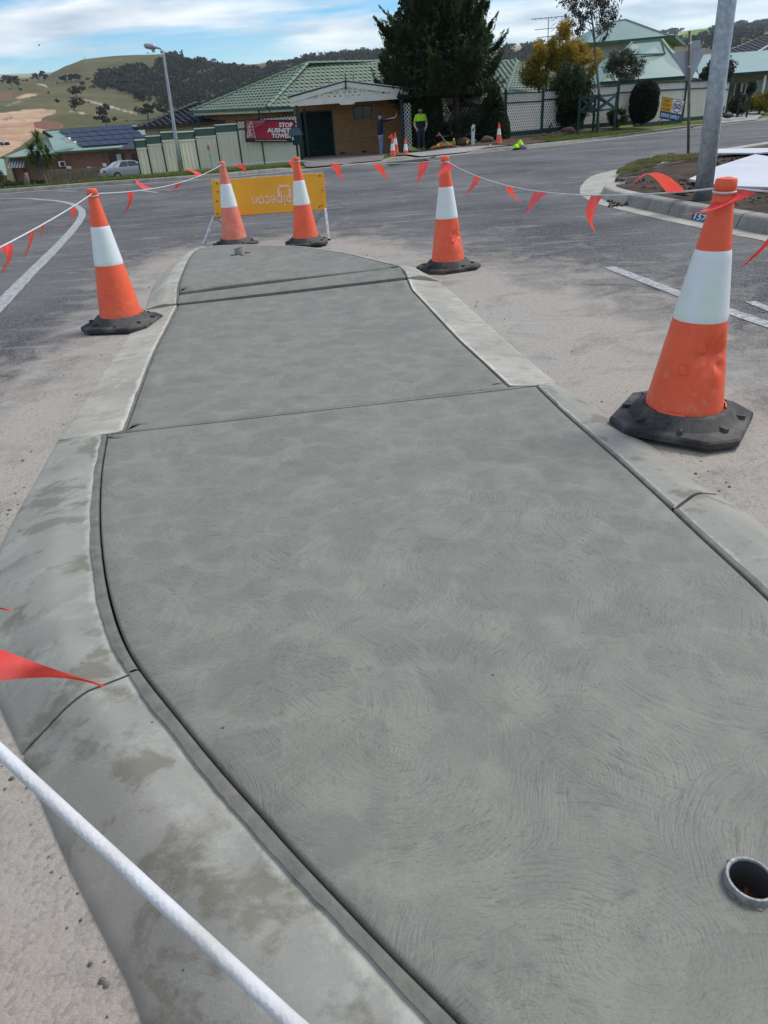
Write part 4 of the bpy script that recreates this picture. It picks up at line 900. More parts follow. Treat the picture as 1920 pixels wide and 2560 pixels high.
# ------------------------------------------------------------------ roof tiles in courses
def tri_clip(poly, o, u, s, sv):
    xs_ = []
    P = [((np.array(p)-o)@u, (np.array(p)-o)@s) for p in poly]
    for i in range(len(P)):
        a, b = P[i], P[(i+1) % len(P)]
        if (a[1] <= sv < b[1]) or (b[1] <= sv < a[1]): xs_.append(a[0]+(b[0]-a[0])*(sv-a[1])/(b[1]-a[1]))
    return (min(xs_), max(xs_)) if len(xs_) >= 2 else None
def tiled_face(mb, poly, course=.33, pitchw=.30, lift=.035):
    # poly[0]->poly[1] is the eave
    o = np.array(poly[0], float); u = np.array(poly[1], float)-o; u /= np.linalg.norm(u); nrm = np.zeros(3)
    for i in range(1, len(poly)-1): nrm += np.cross(np.array(poly[i])-o, np.array(poly[i+1])-o)
    nrm /= np.linalg.norm(nrm)
    if nrm[2] < 0: nrm = -nrm
    s = np.cross(nrm, u)
    if s[2] < 0: s = -s
    smax = max((np.array(p)-o)@s for p in poly); k = 0; sv = .02
    while sv < smax-.05:
        a = tri_clip(poly, o, u, s, sv); b = tri_clip(poly, o, u, s, min(sv+course, smax-.02))
        if a and b:
            n = max(2, int((a[1]-a[0])/(pitchw/4))); r0_, r1, r2 = [], [], []
            for i in range(n+1):
                t = i/n; xa = a[0]+(a[1]-a[0])*t; xb = max(b[0], min(b[1], xa)); ph = 2*math.pi*(xa/pitchw+.5*(k % 2)); wz = .018*math.cos(ph)
                r0_.append(tuple(o+u*xa+s*(sv-.01)+nrm*.0)); r1.append(tuple(o+u*xa+s*(sv-.03)+nrm*(lift+wz+.012))); r2.append(tuple(o+u*xb+s*(sv+course)+nrm*(.012+wz)))
            mb.grid([r0_, r1, r2])
        sv += course; k += 1
def ridge_caps(parent, a, b, mt, r=.13, ln=.42):
    a = np.array(a, float); b = np.array(b, float); L_ = np.linalg.norm(b-a); d = (b-a)/L_; n = max(1, int(L_/ln)); side = np.cross(d, (0, 0, 1)); side /= np.linalg.norm(side); up_ = np.cross(side, d); m_ = MB()
    for i in range(n):
        p = a+d*(L_*i/n); e = a+d*(L_*(i+1)/n+.03); g = []
        for q_, rr, l in ((p, r*1.06, .02), (e, r*.94, 0)): g.append([tuple(q_+side*math.cos(t)*rr+up_*(math.sin(t)*rr*.7+l)) for t in np.linspace(0, math.pi, 7)])
        m_.grid(g); m_.add(g[0], [tuple(range(7))])
    return m_.build('ridge_caps', mt, parent, None, 'stuff')

# ================================================================== MAIN HOUSE (green tiles, orange brick garage)
hs = thing('brick_house', (0, 40, 0), 'orange brick house with green tiled hip roof and lattice gable carport', 'house')
A = PC(2, 125, 548, 47.5); B = PC(2, 790, 524, 43); P1 = PC(2, 1138, 142, 47.2); P2 = PC(3, 230, 520, 49.0); A[2] = 2.68; B[2] = 2.45; P1[2] = 4.62; P2[2] = 4.62
P2 = np.array([5.6, 51.5, 4.62]); Cc = np.array([5.2, 47.3, 2.45]); A2 = A+np.array([3.4, 7, 0]); C2 = np.array([9.5, 55.5, 2.5])
mb = MB(); tiled_face(mb, [A, B, P1]); tiled_face(mb, [B, Cc, P2, P1]); tiled_face(mb, [Cc, C2, P2])
mb.quad(*[tuple(p) for p in (C2, A2, P1, P2)]); mb.add([tuple(A2), tuple(A), tuple(P1)], [(0, 1, 2)])
rf = mb.build('roof', M['gtile'], hs, None, 'stuff')
for a, b in ((B, P1), (A, P1), (P1, P2), (Cc, P2)): ridge_caps(rf, a, b, M['gcap'])
# right wing
WA = PC(3, 1160, 660, 47); W0 = PC(3, 1330, 815, 44.5); W1 = PC(3, 1422, 556, 52); W2 = PC(3, 1100, 530, 53.5); W3 = PC(4, 330, 575, 47.5)
z_e = 2.35; W0[2] = z_e; W3[2] = z_e; WL = np.array([5.9, 45.8, z_e]); W1[2] = 4.3; W2 = np.array([6.6, 51.5, 4.3]); 
mb = MB(); tiled_face(mb, [WL, W0, W1, W2]); tiled_face(mb, [W0, W3, W1]); W4 = W3+np.array([2.2, 7, 0]); tiled_face(mb, [W3, W4, W1])
wr = mb.build('wing_roof', M['gtile'], hs, None, 'stuff'); ridge_caps(wr, W0, W1, M['gcap']); ridge_caps(wr, W2, W1, M['gcap']); ridge_caps(wr, W3, W1, M['gcap'])
def wallq(mb, a, b, z0, z1, th=.1, mi=0):
    a = np.array(a[:2], float); b = np.array(b[:2], float); d = b-a; d /= np.linalg.norm(d); n = np.array([-d[1], d[0]])*th
    mb.hexa([(*a, z0), (*b, z0), (*(b+n), z0), (*(a+n), z0), (*a, z1), (*b, z1), (*(b+n), z1), (*(a+n), z1)], mi)
ins = lambda p, q_, t: p+(q_-p)*t
cenH = (A+B+Cc)/3
mb = MB(); Ai, Bi, Ci = [ins(p, np.array([0, 52, 0]), .07) for p in (A, B, Cc)]; wallq(mb, Ai, Bi, -.5, 2.45); wallq(mb, Bi, Ci, -.2, 2.4); mb.build('wall', bricktex('orange brick course', (.25, .10, .04), (.36, .165, .065), (.30, .22, .15)), hs)
mb = MB(); W0i, W3i, WLi = [ins(p, np.array([9, 52, 0]), .07) for p in (W0, W3, WL)]; wallq(mb, WLi, W0i, -.2, 2.3); wallq(mb, W0i, W3i, -.2, 2.3); mb.build('wing_wall', M['redbrick'], hs)
gt = MB()
for a, b in ((A, B), (B, Cc)): gt.bar(a+np.array([0, 0, -.04]), b+np.array([0, 0, -.04]), .11, .12)
gt.build('gutter', M['mgreen'], hs)
sf = MB()
for a, b in ((A, B), (B, Cc)): sf.bar(ins(a, np.array([0, 52, a[2]]), .025)+np.array([0, 0, -.17]), ins(b, np.array([0, 52, b[2]]), .025)+np.array([0, 0, -.17]), .3, .12)
sf.build('soffit', M['creamtrim'], hs)
for px_ in (180, 716): p = PC(2, px_, 560, 46 if px_ < 300 else 43.3); MB().tube([(p[0], p[1], 2.4), (p[0], p[1], -.2)], .045, 8).build('downpipe', M['dgreen'], hs)
# garage wall, brick by brick
GY = 39.0
gx0, gx1, gz1 = -3.05, 2.55, 2.45
DX0, DX1, DZ = -2.70, PC(2, 1370, 940, GY)[0], 1.98
WX0, WX1, WZ0, WZ1 = PC(2, 1532, 560, GY)[0], PC(3, 175, 1000, GY)[0], 1.54, 2.14
mb = MB(); wallq(mb, (gx0, GY+.02), (DX0, GY+.02), -.1, gz1, .2); wallq(mb, (DX0, GY+.02), (DX1, GY+.02), DZ, gz1, .2); wallq(mb, (DX1, GY+.02), (WX0, GY+.02), -.1, gz1, .2); wallq(mb, (WX0, GY+.02), (WX1, GY+.02), -.1, WZ0, .2); wallq(mb, (WX0, GY+.02), (WX1, GY+.02), WZ1, gz1, .2); wallq(mb, (WX1, GY+.02), (gx1, GY+.02), -.1, gz1, .2)
wallq(mb, (gx1-.02, GY+.03), (gx1-.02, 46), -.1, gz1, .2)
gw_ = mb.build('garage_wall', M['mortarw'], hs)
bmh = MB().box((0, 0, 0), (.23, .03, .076)).build('brick', M['brick'], None); bmh.parent = gw_; bricks = []
for r_ in range(28):
    z = .05+r_*.086; x = gx0+.12-(.12 if r_ % 2 else 0)
    while x < gx1-.05:
        if gx0+.1 < x < gx1-.1 and not (DX0-.12 < x < DX1+.115 and z < DZ+.04) and not (WX0-.115 < x < WX1+.115 and WZ0-.04 < z < WZ1+.04): bricks.append((x, z))
        x += .24
bricks.sort(key=lambda b: abs(b[1]-1.0)+.15*abs(b[0]-.9))
first = True
for x, z in bricks[:300]:
    o = bmh if first else bmh.copy()
    if not first: col.objects.link(o)
    first = False; o.location = Vector((x, GY+rng.uniform(.004, .010), z))-wloc(gw_)
mb = MB()
for x, z in bricks[300:]: mb.box((x, GY+.007, z), (.23, .03, .076))
mb.build('brickwork', M['brick'], gw_, None, 'stuff')
dr = MB(); rows = []
for k in range(81):
    z = DZ*k/80; rows.append([(DX0, GY+.10+.018*math.cos(k*math.pi/2), z+.02), (DX1, GY+.10+.018*math.cos(k*math.pi/2), z+.02)])
do = dr.grid(rows).build('roller_door', M['roller'], hs)
fm = MB(); fm.box((DX0-.03, GY-.01, DZ/2), (.07, .1, DZ)); fm.box((DX1+.03, GY+.03, DZ/2), (.06, .1, DZ)); fm.box(((DX0+DX1)/2, GY+.03, DZ+.04), (DX1-DX0+.1, .1, .08)); fm.build('door_frame', M['dgreen'], do)
MB().box(((DX0+DX1)/2, GY+.08, .03), (DX1-DX0, .06, .05)).build('bottom_rail', M['alu'], do)
wn = MB().box(((WX0+WX1)/2, GY+.14, (WZ0+WZ1)/2), (WX1-WX0, .03, WZ1-WZ0)).build('window', M['glass'], hs)
fm = MB(); 
for x in (WX0+.02, (WX0+WX1)/2, WX1-.02): fm.box((x, GY+.12, (WZ0+WZ1)/2), (.04, .05, WZ1-WZ0))
fm.box(((WX0+WX1)/2, GY+.1, WZ1-.02), (WX1-WX0, .06, .05)); fm.build('frame', M['black'], wn)
MB().box(((WX0+WX1)/2, GY-.01, WZ0-.03), (WX1-WX0+.1, .12, .06)).build('sill', M['brick'], wn)
for x in (-.8, .3): MB().box((x, GY-.008, .13), (.23, .02, .08)).build('air_vent', M['black'], gw_)
# carport gable
CY = 37.0
bL, bR, bz = -3.0, 2.36, 2.26
cp_ = MB(); cp_.box(((bL+bR)/2, CY, bz+.11), (bR-bL, .10, .26)); cp_.build('carport_beam', M['creamtrim'], hs)
pk = np.array([-.35, CY, 3.02]); eL = np.array([-2.98, CY, 2.55]); eR = np.array([2.55, CY, 2.52])
for nm, a, b in (('barge_board', eL, pk), ('barge_board', pk, eR)):
    m_ = MB(); m_.bar(a+np.array([0, -.05, -.06]), b+np.array([0, -.05, -.06]), .05, .20); m_.build(nm, M['creamtrim'], hs)
    m_ = MB(); m_.bar(a+np.array([0, -.02, .07]), b+np.array([0, -.02, .07]), .14, .05); m_.build('barge_cap', M['dgreen'], hs)
for a, b in ((eL+np.array([-.15, -.1, .09]), pk+np.array([0, -.1, .09])), (pk+np.array([0, -.1, .09]), eR+np.array([.28, -.1, .05]))):
    m_ = MB(); bk = np.array([0, 5.8, .0]); m_.hexa([tuple(a), tuple(b), tuple(b+bk), tuple(a+bk)]+[tuple(p+np.array([0, 0, .03])) for p in (a, b, b+bk, a+bk)]); m_.build('carport_roof', simple('pale carport roof sheet', (.60, .59, .56), .45, .05, 1, 0), hs)
def lattice(poly3, o, u, v, n, sp, wd, th, ang=(45, -45)):
    # diagonal slats clipped to a convex polygon given in (u, v) metres
    m_ = MB()
    for li, an in enumerate(ang):
        d = np.array([math.cos(R_(an)), math.sin(R_(an))]); nn = np.array([-d[1], d[0]]); pr_ = [np.array(p)@nn for p in poly3]; c_ = min(pr_)+sp*.5
        while c_ < max(pr_):
            ts = []
            for i in range(len(poly3)):
                a, b = np.array(poly3[i]), np.array(poly3[(i+1) % len(poly3)]); da, db = a@nn-c_, b@nn-c_
                if (da < 0) != (db < 0): p = a+(b-a)*da/(da-db); ts.append(p@d)
            if len(ts) >= 2 and max(ts)-min(ts) > .02:
                for_ = [nn*c_+d*t for t in (min(ts), max(ts))]; pa, pb = [o+u*p[0]+v*p[1]+n*(li*th) for p in for_]
                m_.bar(tuple(pa), tuple(pb), th, wd, tuple(u*nn[0]+v*nn[1]))
            c_ += sp
    return m_
ex, ez, ey = np.array([1., 0, 0]), np.array([0, 0, 1.]), np.array([0, -1., 0])
lattice([(-2.6, 2.50), (2.2, 2.50), (2.2, 2.54), (-.35, 2.94), (-2.6, 2.56)], np.array([0, CY, 0]), ex, ez, ey, .20, .085, .008).build('gable_lattice', M['creamtrim'], hs, None, 'stuff')
MB().box((-.33, CY-.09, 2.72), (.09, .05, .5)).build('king_post', M['creamtrim'], hs)
MB().tube([(-.35, CY-.1, 2.75), (-.35, CY-.1, 3.42)], [.05, .012], 8).build('finial', M['dgreen'], hs)
for x, y in ((.02, CY+2), (-1.2, CY+3)): MB().tube([(x, y, 2.9), (x, y, 3.42)], .02, 6).build('finial', M['dgreen'], hs)
MB().prism([(-.75, CY-.06, bz), (.05, CY-.06, bz), (-.05, CY-.06, bz-.10), (-.65, CY-.06, bz-.10)], (0, .1, 0)).build('beam_plate', M['creamtrim'], hs)
for x in (-2.72, 2.17): MB().box((x, CY+.02, 1.12), (.14, .14, 2.3)).build('carport_post', M['dgreen'], hs)
MB().box((-2.45, CY+1.0, 1.05), (.10, .1, 2.2)).build('carport_post', M['dgreen'], hs)
lattice([(0, 0), (.34, 0), (.34, 1.9), (0, 1.9)], np.array([2.27, CY+.1, .15]), ex, ez, ey, .12, .045, .008).build('side_lattice', M['creamtrim'], hs, None, 'stuff')

# ================================================================== FENCES
def sheet_panel(mb, a, b, z0, z1, rib=.19, dep=.02, mi=0):
    a = np.array(a[:2], float); b = np.array(b[:2], float); L_ = np.linalg.norm(b-a); d = (b-a)/L_; n = np.array([d[1], -d[0]]); x = 0; lo, hi = [], []
    prof = [(0, 0), (.62, 0), (.72, 1), (.9, 1), (1., 0)]
    while x < L_:
        for f_, h in prof[:-1]:
            t = min(L_, x+f_*rib); p = a+d*t+n*h*dep; lo.append((*p, z0)); hi.append((*p, z1))
        x += rib
    p = b; lo.append((*p, z0)); hi.append((*p, z1)); mb.grid([lo, hi], mi)
fn = thing('steel_fence', (-6, 35, 0), 'cream sheet steel fence stepping down past the street lamp, dark green posts', 'fence')
FP = [(1228, 1305, 33.6, 930), (1310, 1300, 33.9, 985), (1440, 1285, 34.3, 965), (1575, 1268, 34.7, 935)]
bases = [(1222, 1308), (1318, 1302), (1448, 1290), (1580, 1270)]
pts = [(PC(1, x, y, 33.7+.35*i), None) for i, (x, y) in enumerate(bases)]
b2 = [(210, 1052), (385, 1002), (572, 1012), (765, 1005), (1075, 985)]
post = [PC(1, 1222, 1310, 33.5), PC(1, 1318, 1303, 33.8), PC(1, 1448, 1290, 34.1), PC(1, 1585, 1272, 34.5), PC(2, 212, 1052, 35.1), PC(2, 385, 1003, 35.5), PC(2, 575, 1010, 35.6), PC(2, 768, 1003, 35.6), PC(2, 1085, 985, 35.5)]
tops = [PC(1, 1212, 1000, 33.6)[2], PC(1, 1395, 962, 34.0)[2], PC(1, 1560, 925, 34.4)[2], PC(2, 90, 722, 34.8)[2], PC(2, 250, 692, 35.2)[2], PC(2, 430, 660, 35.5)[2], PC(2, 560, 628, 35.6)[2], PC(2, 900, 592, 35.6)[2]]
for i in range(len(post)-1):
    a, b = post[i], post[i+1]; zt = tops[i]; zb = min(a[2], b[2])-.05
    lat = i >= 6
    pn = MB(); sheet_panel(pn, a, b, zb, zt-.34); pn = pn.build('sheet_panel', M['cream'], fn)
    d = (b-a)[:2]; Ln = np.linalg.norm(d); d = d/Ln; mdp = (a+b)/2; az_ = math.atan2(d[1], d[0])
    m_ = MB(); m_.box((mdp[0], mdp[1], zt-.33), (Ln, .05, .05), az_); m_.build('mid_rail', M['dgreen'] if lat else M['creamtrim'], fn)
    m_ = MB(); m_.box((mdp[0], mdp[1], zt), (Ln+.04, .06, .05), az_); m_.build('top_rail', M['dgreen'] if lat else M['creamtrim'], fn)
    if lat: lattice([(0, 0), (Ln, 0), (Ln, .27), (0, .27)], np.array([a[0], a[1], zt-.3]), np.array([*d, 0]), ez, np.array([d[1], -d[0], 0]), .105, .042, .006).build('lattice_strip', M['creamtrim'], fn, None, 'stuff')
    else: m_ = MB(); m_.box((mdp[0], mdp[1], zt-.165), (Ln, .015, .28), az_); m_.build('green_infill', M['mgreen'], fn)
for i, p in enumerate(post):
    zt = max(tops[max(0, i-1)], tops[min(i, len(tops)-1)]); m_ = MB(); m_.box((p[0], p[1], (zt+p[2])/2+.02), (.052, .06, zt-p[2]+.1)); m_.build('post', M['dgreen'], fn)
# banner
M['crimson'] = simple('crimson banner vinyl', (.36, .015, .045), .55, .12, 1.5, .25, 2.5)
BY = 35.38
bq = [PC(2, x, y, BY) for x, y in ((592, 622), (1022, 624), (1030, 815), (606, 814))]
bn = thing('banner', bq[3], 'crimson protest banner with white lettering and pylons tied on the cream fence', 'banner')
def bmap(u, v): return bq[0]*(1-u)*(1-v)+bq[1]*u*(1-v)+bq[2]*u*v+bq[3]*(1-u)*v
rows = [[tuple(bmap(u, v)+np.array([0, -.02*math.sin(u*9+v*3)*math.sin(v*3.1), 0])) for u in np.linspace(0, 1, 30)] for v in np.linspace(0, .84, 10)]
MB().grid(rows).build('cloth', M['crimson'], bn, True)
rows = [[tuple(bmap(u, v)+np.array([0, -.002, 0])) for u in np.linspace(0, 1, 12)] for v in np.linspace(.84, 1, 3)]
MB().grid(rows).build('footer', M['black'], bn, True)
bx_ = bq[1]-bq[0]; byv = bq[0]-bq[3]; bw = np.linalg.norm(bx_)
byn = byv/np.linalg.norm(byv)
lift = np.array([0, -.045, 0])
for s_, u0, u1, v1, h in (('STOP', .69, .965, .315, .205), ('AUSNET\'S', .445, .985, .555, .205), ('TOWERS', .53, .965, .80, .205)):
    text_on('lettering', s_, M['white'], bn, bmap(u0, v1)+lift, bx_, byn, bw*(u1-u0), np.linalg.norm(byv)*h, .001, .035)
text_on('lettering', 'JOIN THE FIGHT, VISIT STOPAUSNETSTOWERS.COM.AU', M['white'], bn, bmap(.19, .955)+np.array([0, -.012, 0]), bx_, byn, bw*.64, .055, .001, .01)
tw_ = MB()
for (bx0, bx1, tx, vt) in ((.03, .20, .125, .05), (.03, .13, .075, .22)):
    for a, b in (((bx0, .82), (tx-.01, vt)), ((bx1, .82), (tx+.015, vt)), ((bx0+.05, .82), (tx, vt)), ((bx0, .82), (bx1-.03, .55)), ((bx1, .82), (bx0+.04, .5)), ((bx0+.03, .55), (bx1-.03, .4)), ((tx-.04, .3), (tx+.05, .3)), ((tx-.035, .17), (tx+.04, .17))): tw_.bar(bmap(*a)+lift, bmap(*b)+lift, .014, .003, (0, -1, 0))
for a, b in (((.12, .08), (.42, .02)), ((.13, .2), (.38, .05)), ((.02, .03), (.12, .1)), ((.14, .35), (.4, .1))): tw_.bar(bmap(*a)+lift, bmap(*b)+lift, .007, .003, (0, -1, 0))
tw_.build('pylon_print', M['white'], bn, None, 'stuff')
hem = MB()
for a, b in (((0, 0), (1, 0)), ((0, 0), (0, 1)), ((1, 0), (1, 1))): hem.bar(bmap(*a)+np.array([0, -.03, 0]), bmap(*b)+np.array([0, -.03, 0]), .04, .006, (0, -1, 0))
hem.build('hem', M['black'], bn)
# letterbox
lb = PC(2, 1060, 990, 33.2); t = thing('letterbox', lb, 'dark green pitched-roof letterbox on a post in front of the fence', 'letterbox')
M['teal'] = simple('blue-green paint', (.008, .035, .045), .4, .15, 3, 0)
MB().box((lb[0], lb[1], lb[2]+.40), (.09, .09, .9)).build('post', M['teal'], t); zc = lb[2]+.93
MB().box((lb[0], lb[1], zc), (.40, .34, .28)).build('box', M['teal'], t)
MB().box((lb[0], lb[1]+.0, zc-.20), (.30, .28, .12)).build('bracket', M['teal'], t)
m_ = MB(); m_.prism([(lb[0]-.3, lb[1]-.25, zc+.10), (lb[0]+.3, lb[1]-.25, zc+.10), (lb[0]+.16, lb[1], zc+.38), (lb[0]-.16, lb[1], zc+.38)], (0, .03, .03)); m_.prism([(lb[0]-.3, lb[1]+.25, zc+.10), (lb[0]+.3, lb[1]+.25, zc+.10), (lb[0]+.16, lb[1], zc+.38), (lb[0]-.16, lb[1], zc+.38)], (0, .0, .03)); recalc(m_.build('roof', M['teal'], t))
MB().box((lb[0]-.12, lb[1]-.175, zc), (.06, .01, .12)).build('number_sticker', M['white'], t)
# white marker post with orange head in front of fence
mp_ = PC(2, 316, 1040, 33.4); t = thing('marker_post', mp_, 'slim grey post with an orange and blue head by the cream fence', 'marker post')
MB().box((mp_[0], mp_[1], mp_[2]+.35), (.09, .05, .75)).build('stem', simple('grey post', (.42, .43, .45), .6), t); MB().box((mp_[0]-.03, mp_[1], mp_[2]+.80), (.10, .055, .18)).build('head', simple('orange decal', (.45, .14, .06), .6), t)
# street lamp on the left
lp = PC(1, 1565, 1300, 31.5); t = thing('street_lamp', lp, 'slim grey street lamp with a curved arm on the grass verge', 'street lamp')
q0 = PC(1, 1412, 262, 31.5); q1 = PC(1, 1404, 228, 31.5); q2_ = PC(1, 1385, 210, 31.5); q3 = PC(1, 1340, 203, 31.5)
MB().tube([lp-np.array([0, 0, .1]), lp+(q0-lp)*.3, lp+(q0-lp)*.65, q0, q1, q2_, q3], [.085, .07, .058, .045, .042, .04, .036], 12).build('pole', M['galv'], t, True)
ha = PC(1, 1345, 202, 31.5); hb = PC(1, 1242, 187, 31.5); m_ = MB(); m_.tube([ha, ha+(hb-ha)*.15, ha+(hb-ha)*.4, ha+(hb-ha)*.85, hb], [.05, .11, .10, .085, .02], 10); m_.v = [(x, y, z) for x, y, z in m_.v]; m_.build('lamp_head', M['signback'], t, True)
MB().box(tuple(ha+(hb-ha)*.25+np.array([0, 0, -.12])), (.1, .1, .1)).build('sensor', M['galv'], t)

# ------------------------------------------------------------------ lattice fence and sheet fence on the right
lf = thing('lattice_fence', (9, 39, .3), 'cream diagonal lattice fence with dark green posts behind the trees', 'fence')
LP_ = [PC(3, 455, 1250, 38.0), PC(3, 930, 1215, 38.2), PC(3, 1320, 1195, 38.6), PC(4, 275, 815, 40.2), PC(4, 522, 790, 41.5), PC(4, 725, 770, 42.8), PC(4, 840, 760, 43.6)]
LT = [PC(3, 455, 850, 38.0)[2], PC(3, 930, 830, 38.2)[2], PC(3, 1300, 812, 38.6)[2], PC(4, 275, 555, 40.2)[2], PC(4, 522, 535, 41.5)[2], PC(4, 725, 515, 42.8)[2], PC(4, 840, 508, 43.6)[2]]
print('lattice', [np.round(p, 2).tolist() for p in LP_], np.round(LT, 2))
for i in range(len(LP_)-1):
    a, b = LP_[i], LP_[i+1]; d = (b-a)[:2]; Ln = np.linalg.norm(d); d /= Ln; az_ = math.atan2(d[1], d[0]); u3 = np.array([*d, 0]); n3 = np.array([d[1], -d[0], 0]); zb = max(a[2], b[2]); zt = min(LT[i], LT[i+1]); md = (a+b)/2
    lattice([(0, 0), (Ln, 0), (Ln, zt-zb-.62), (0, zt-zb-.62)], np.array([a[0], a[1], zb+.2]), u3, ez, n3, .13, .062, .008, (58, -58)).build('lattice_panel', M['creamtrim'], lf, None, 'stuff')
    lattice([(0, 0), (Ln, 0), (Ln, .32), (0, .32)], np.array([a[0], a[1], zt-.36]), u3, ez, n3, .105, .042, .008).build('lattice_strip', M['creamtrim'], lf, None, 'stuff')
    for z_, h_, nm in ((zt, .05, 'top_rail'), (zt-.40, .05, 'mid_rail'), (zb+.10, .2, 'bottom_board')): m_ = MB(); m_.box((md[0], md[1]-.02, z_), (Ln, .05, h_), az_); m_.build(nm, M['dgreen'], lf)
for p, zt in zip(LP_, LT):
    m_ = MB(); m_.box((p[0], p[1]-.03, (zt+p[2])/2+.06), (.13, .13, zt-p[2]+.12)); m_.build('post', M['dgreen'], lf); m_ = MB(); m_.tube([(p[0], p[1]-.03, zt+.10), (p[0], p[1]-.03, zt+.28)], [.06, .01], 8); m_.build('post_cap', M['dgreen'], lf)
sfn = thing('sheet_fence', (19, 46, .3), 'cream sheet fence topped with lattice behind the end road work sign', 'fence')
SP = [PC(4, 840, 760, 43.8), PC(4, 1132, 728, 46.2), PC(4, 1290, 705, 47.6), PC(4, 1400, 690, 49.5)]
ST = [PC(4, 840, 508, 43.8)[2], PC(4, 1132, 500, 46.2)[2], PC(4, 1305, 484, 47.6)[2], PC(4, 1405, 505, 49.5)[2]]
for i in range(3):
    a, b = SP[i], SP[i+1]; d = (b-a)[:2]; Ln = np.linalg.norm(d); d /= Ln; az_ = math.atan2(d[1], d[0]); u3 = np.array([*d, 0]); n3 = np.array([d[1], -d[0], 0]); zb = max(a[2], b[2])-.02; zt = min(ST[i], ST[i+1]); md = (a+b)/2
    m_ = MB(); sheet_panel(m_, a, b, zb, zt-.36, .2, .025); m_.build('sheet_panel', M['cream'], sfn)
    lattice([(0, 0), (Ln, 0), (Ln, .32), (0, .32)], np.array([a[0], a[1], zt-.34]), u3, ez, n3, .105, .042, .008).build('lattice_strip', M['creamtrim'], sfn, None, 'stuff')
    for z_, nm in ((zt, 'top_rail'), (zt-.37, 'mid_rail')): m_ = MB(); m_.box((md[0], md[1]-.03, z_), (Ln, .06, .06), az_); m_.build(nm, M['dgreen'], sfn)
    m_ = MB(); m_.box((md[0], md[1], zb-.08), (Ln, .05, .2), az_); m_.build('plinth', M['dgreen'], sfn)
for p, zt in zip(SP, ST): m_ = MB(); m_.box((p[0], p[1]-.04, (zt+p[2])/2), (.10, .10, zt-p[2]+.1)); m_.build('post', M['dgreen'], sfn)

# ================================================================== OTHER HOUSES
def roofpoly(mb, pts, th=.08):
    P = [np.array(p, float) for p in pts]; n = np.cross(P[1]-P[0], P[2]-P[0]); n /= np.linalg.norm(n); n = n if n[2] > 0 else -n; mb.prism([tuple(p) for p in P], tuple(-n*th))
h2 = thing('two_storey_house', (21, 60, 0), 'two-storey rendered house with stepped green metal roofs behind the fence', 'house')
ua, ub, ue, uf = PC(4, 640, 128, 64), PC(4, 790, 128, 62), PC(4, 1086, 243, 58.5), PC(4, 540, 250, 60)
ub[2] = ua[2] = (ua[2]+ub[2])/2; ue[2] = uf[2] = (ue[2]+uf[2])/2; ug = ue+np.array([4.5, 9, 0]); uh = uf+np.array([-.5, 9, 0])
m_ = MB(); roofpoly(m_, [uf, ue, ub, ua]); roofpoly(m_, [ue, ug, ub]); roofpoly(m_, [uh, uf, ua]); roofpoly(m_, [ug, uh, ua, ub]); recalc(m_.build('upper_roof', M['gmetal'], h2))
m_ = MB(); m_.bar(uf, ue, .12, .16); m_.bar(ue, ug, .12, .16); m_.build('upper_gutter', M['mgreen'], h2)
M['render'] = simple('pale rendered wall', (.52, .47, .40), .8, .08, .8, .1)
m_ = MB(); wi = .5; wallq(m_, uf+np.array([.6, .6, 0]), ue+np.array([-.8, .6, 0]), 0, uf[2]-.1); wallq(m_, ue+np.array([-.8, .6, 0]), ug+np.array([-.8, 0, 0]), 0, uf[2]-.1); m_.build('upper_wall', M['render'], h2)
la_, lb_ = PC(4, 830, 258, 57.5), PC(4, 1012, 243, 57); lc_, ld = PC(4, 1185, 462, 52), PC(4, 900, 500, 51.5); le = PC(4, 640, 470, 52)
lc_[2] = ld[2] = le[2] = 2.75; la_[2] = lb_[2] = lb_[2]
lR = PC(4, 1290, 330, 60)
m_ = MB(); roofpoly(m_, [le, lc_, lb_, la_]); lcc = lc_+np.array([4.5, 8, 0]); roofpoly(m_, [lc_, lcc, lb_]); roofpoly(m_, [le+np.array([-1, 7, 0]), le, la_]); lw = recalc(m_.build('lower_roof', M['gmetal'], h2))
rb = MB()
for a, b in ((lb_, lc_), (la_, lb_), (le, la_)): rb.bar(a+np.array([0, 0, .04]), b+np.array([0, 0, .04]), .16, .08)
rb.build('ridge_flashing', M['gcap'], h2)
# raised box section of the lower roof
g4 = [PC(4, x, y, 55.2) for x, y in ((800, 305), (835, 262), (1005, 246), (1030, 328), (815, 335))]
m_ = MB(); 
for a, b in zip(g4[1:4], g4[2:5]): m_.bar(a, b, .13, .08)
m_.build('roof_flashing', M['gcap'], h2)
m_ = MB(); m_.bar(le, lc_, .14, .18); m_.build('lower_gutter', M['dgreen'], h2)
m_ = MB(); wallq(m_, le+np.array([.4, .5, 0]), lc_+np.array([-.4, .5, 0]), 0, 2.7); wallq(m_, lc_+np.array([-.4, .5, 0]), lcc+np.array([-.4, 0, 0]), 0, 2.7); m_.build('lower_wall', M['render'], h2)
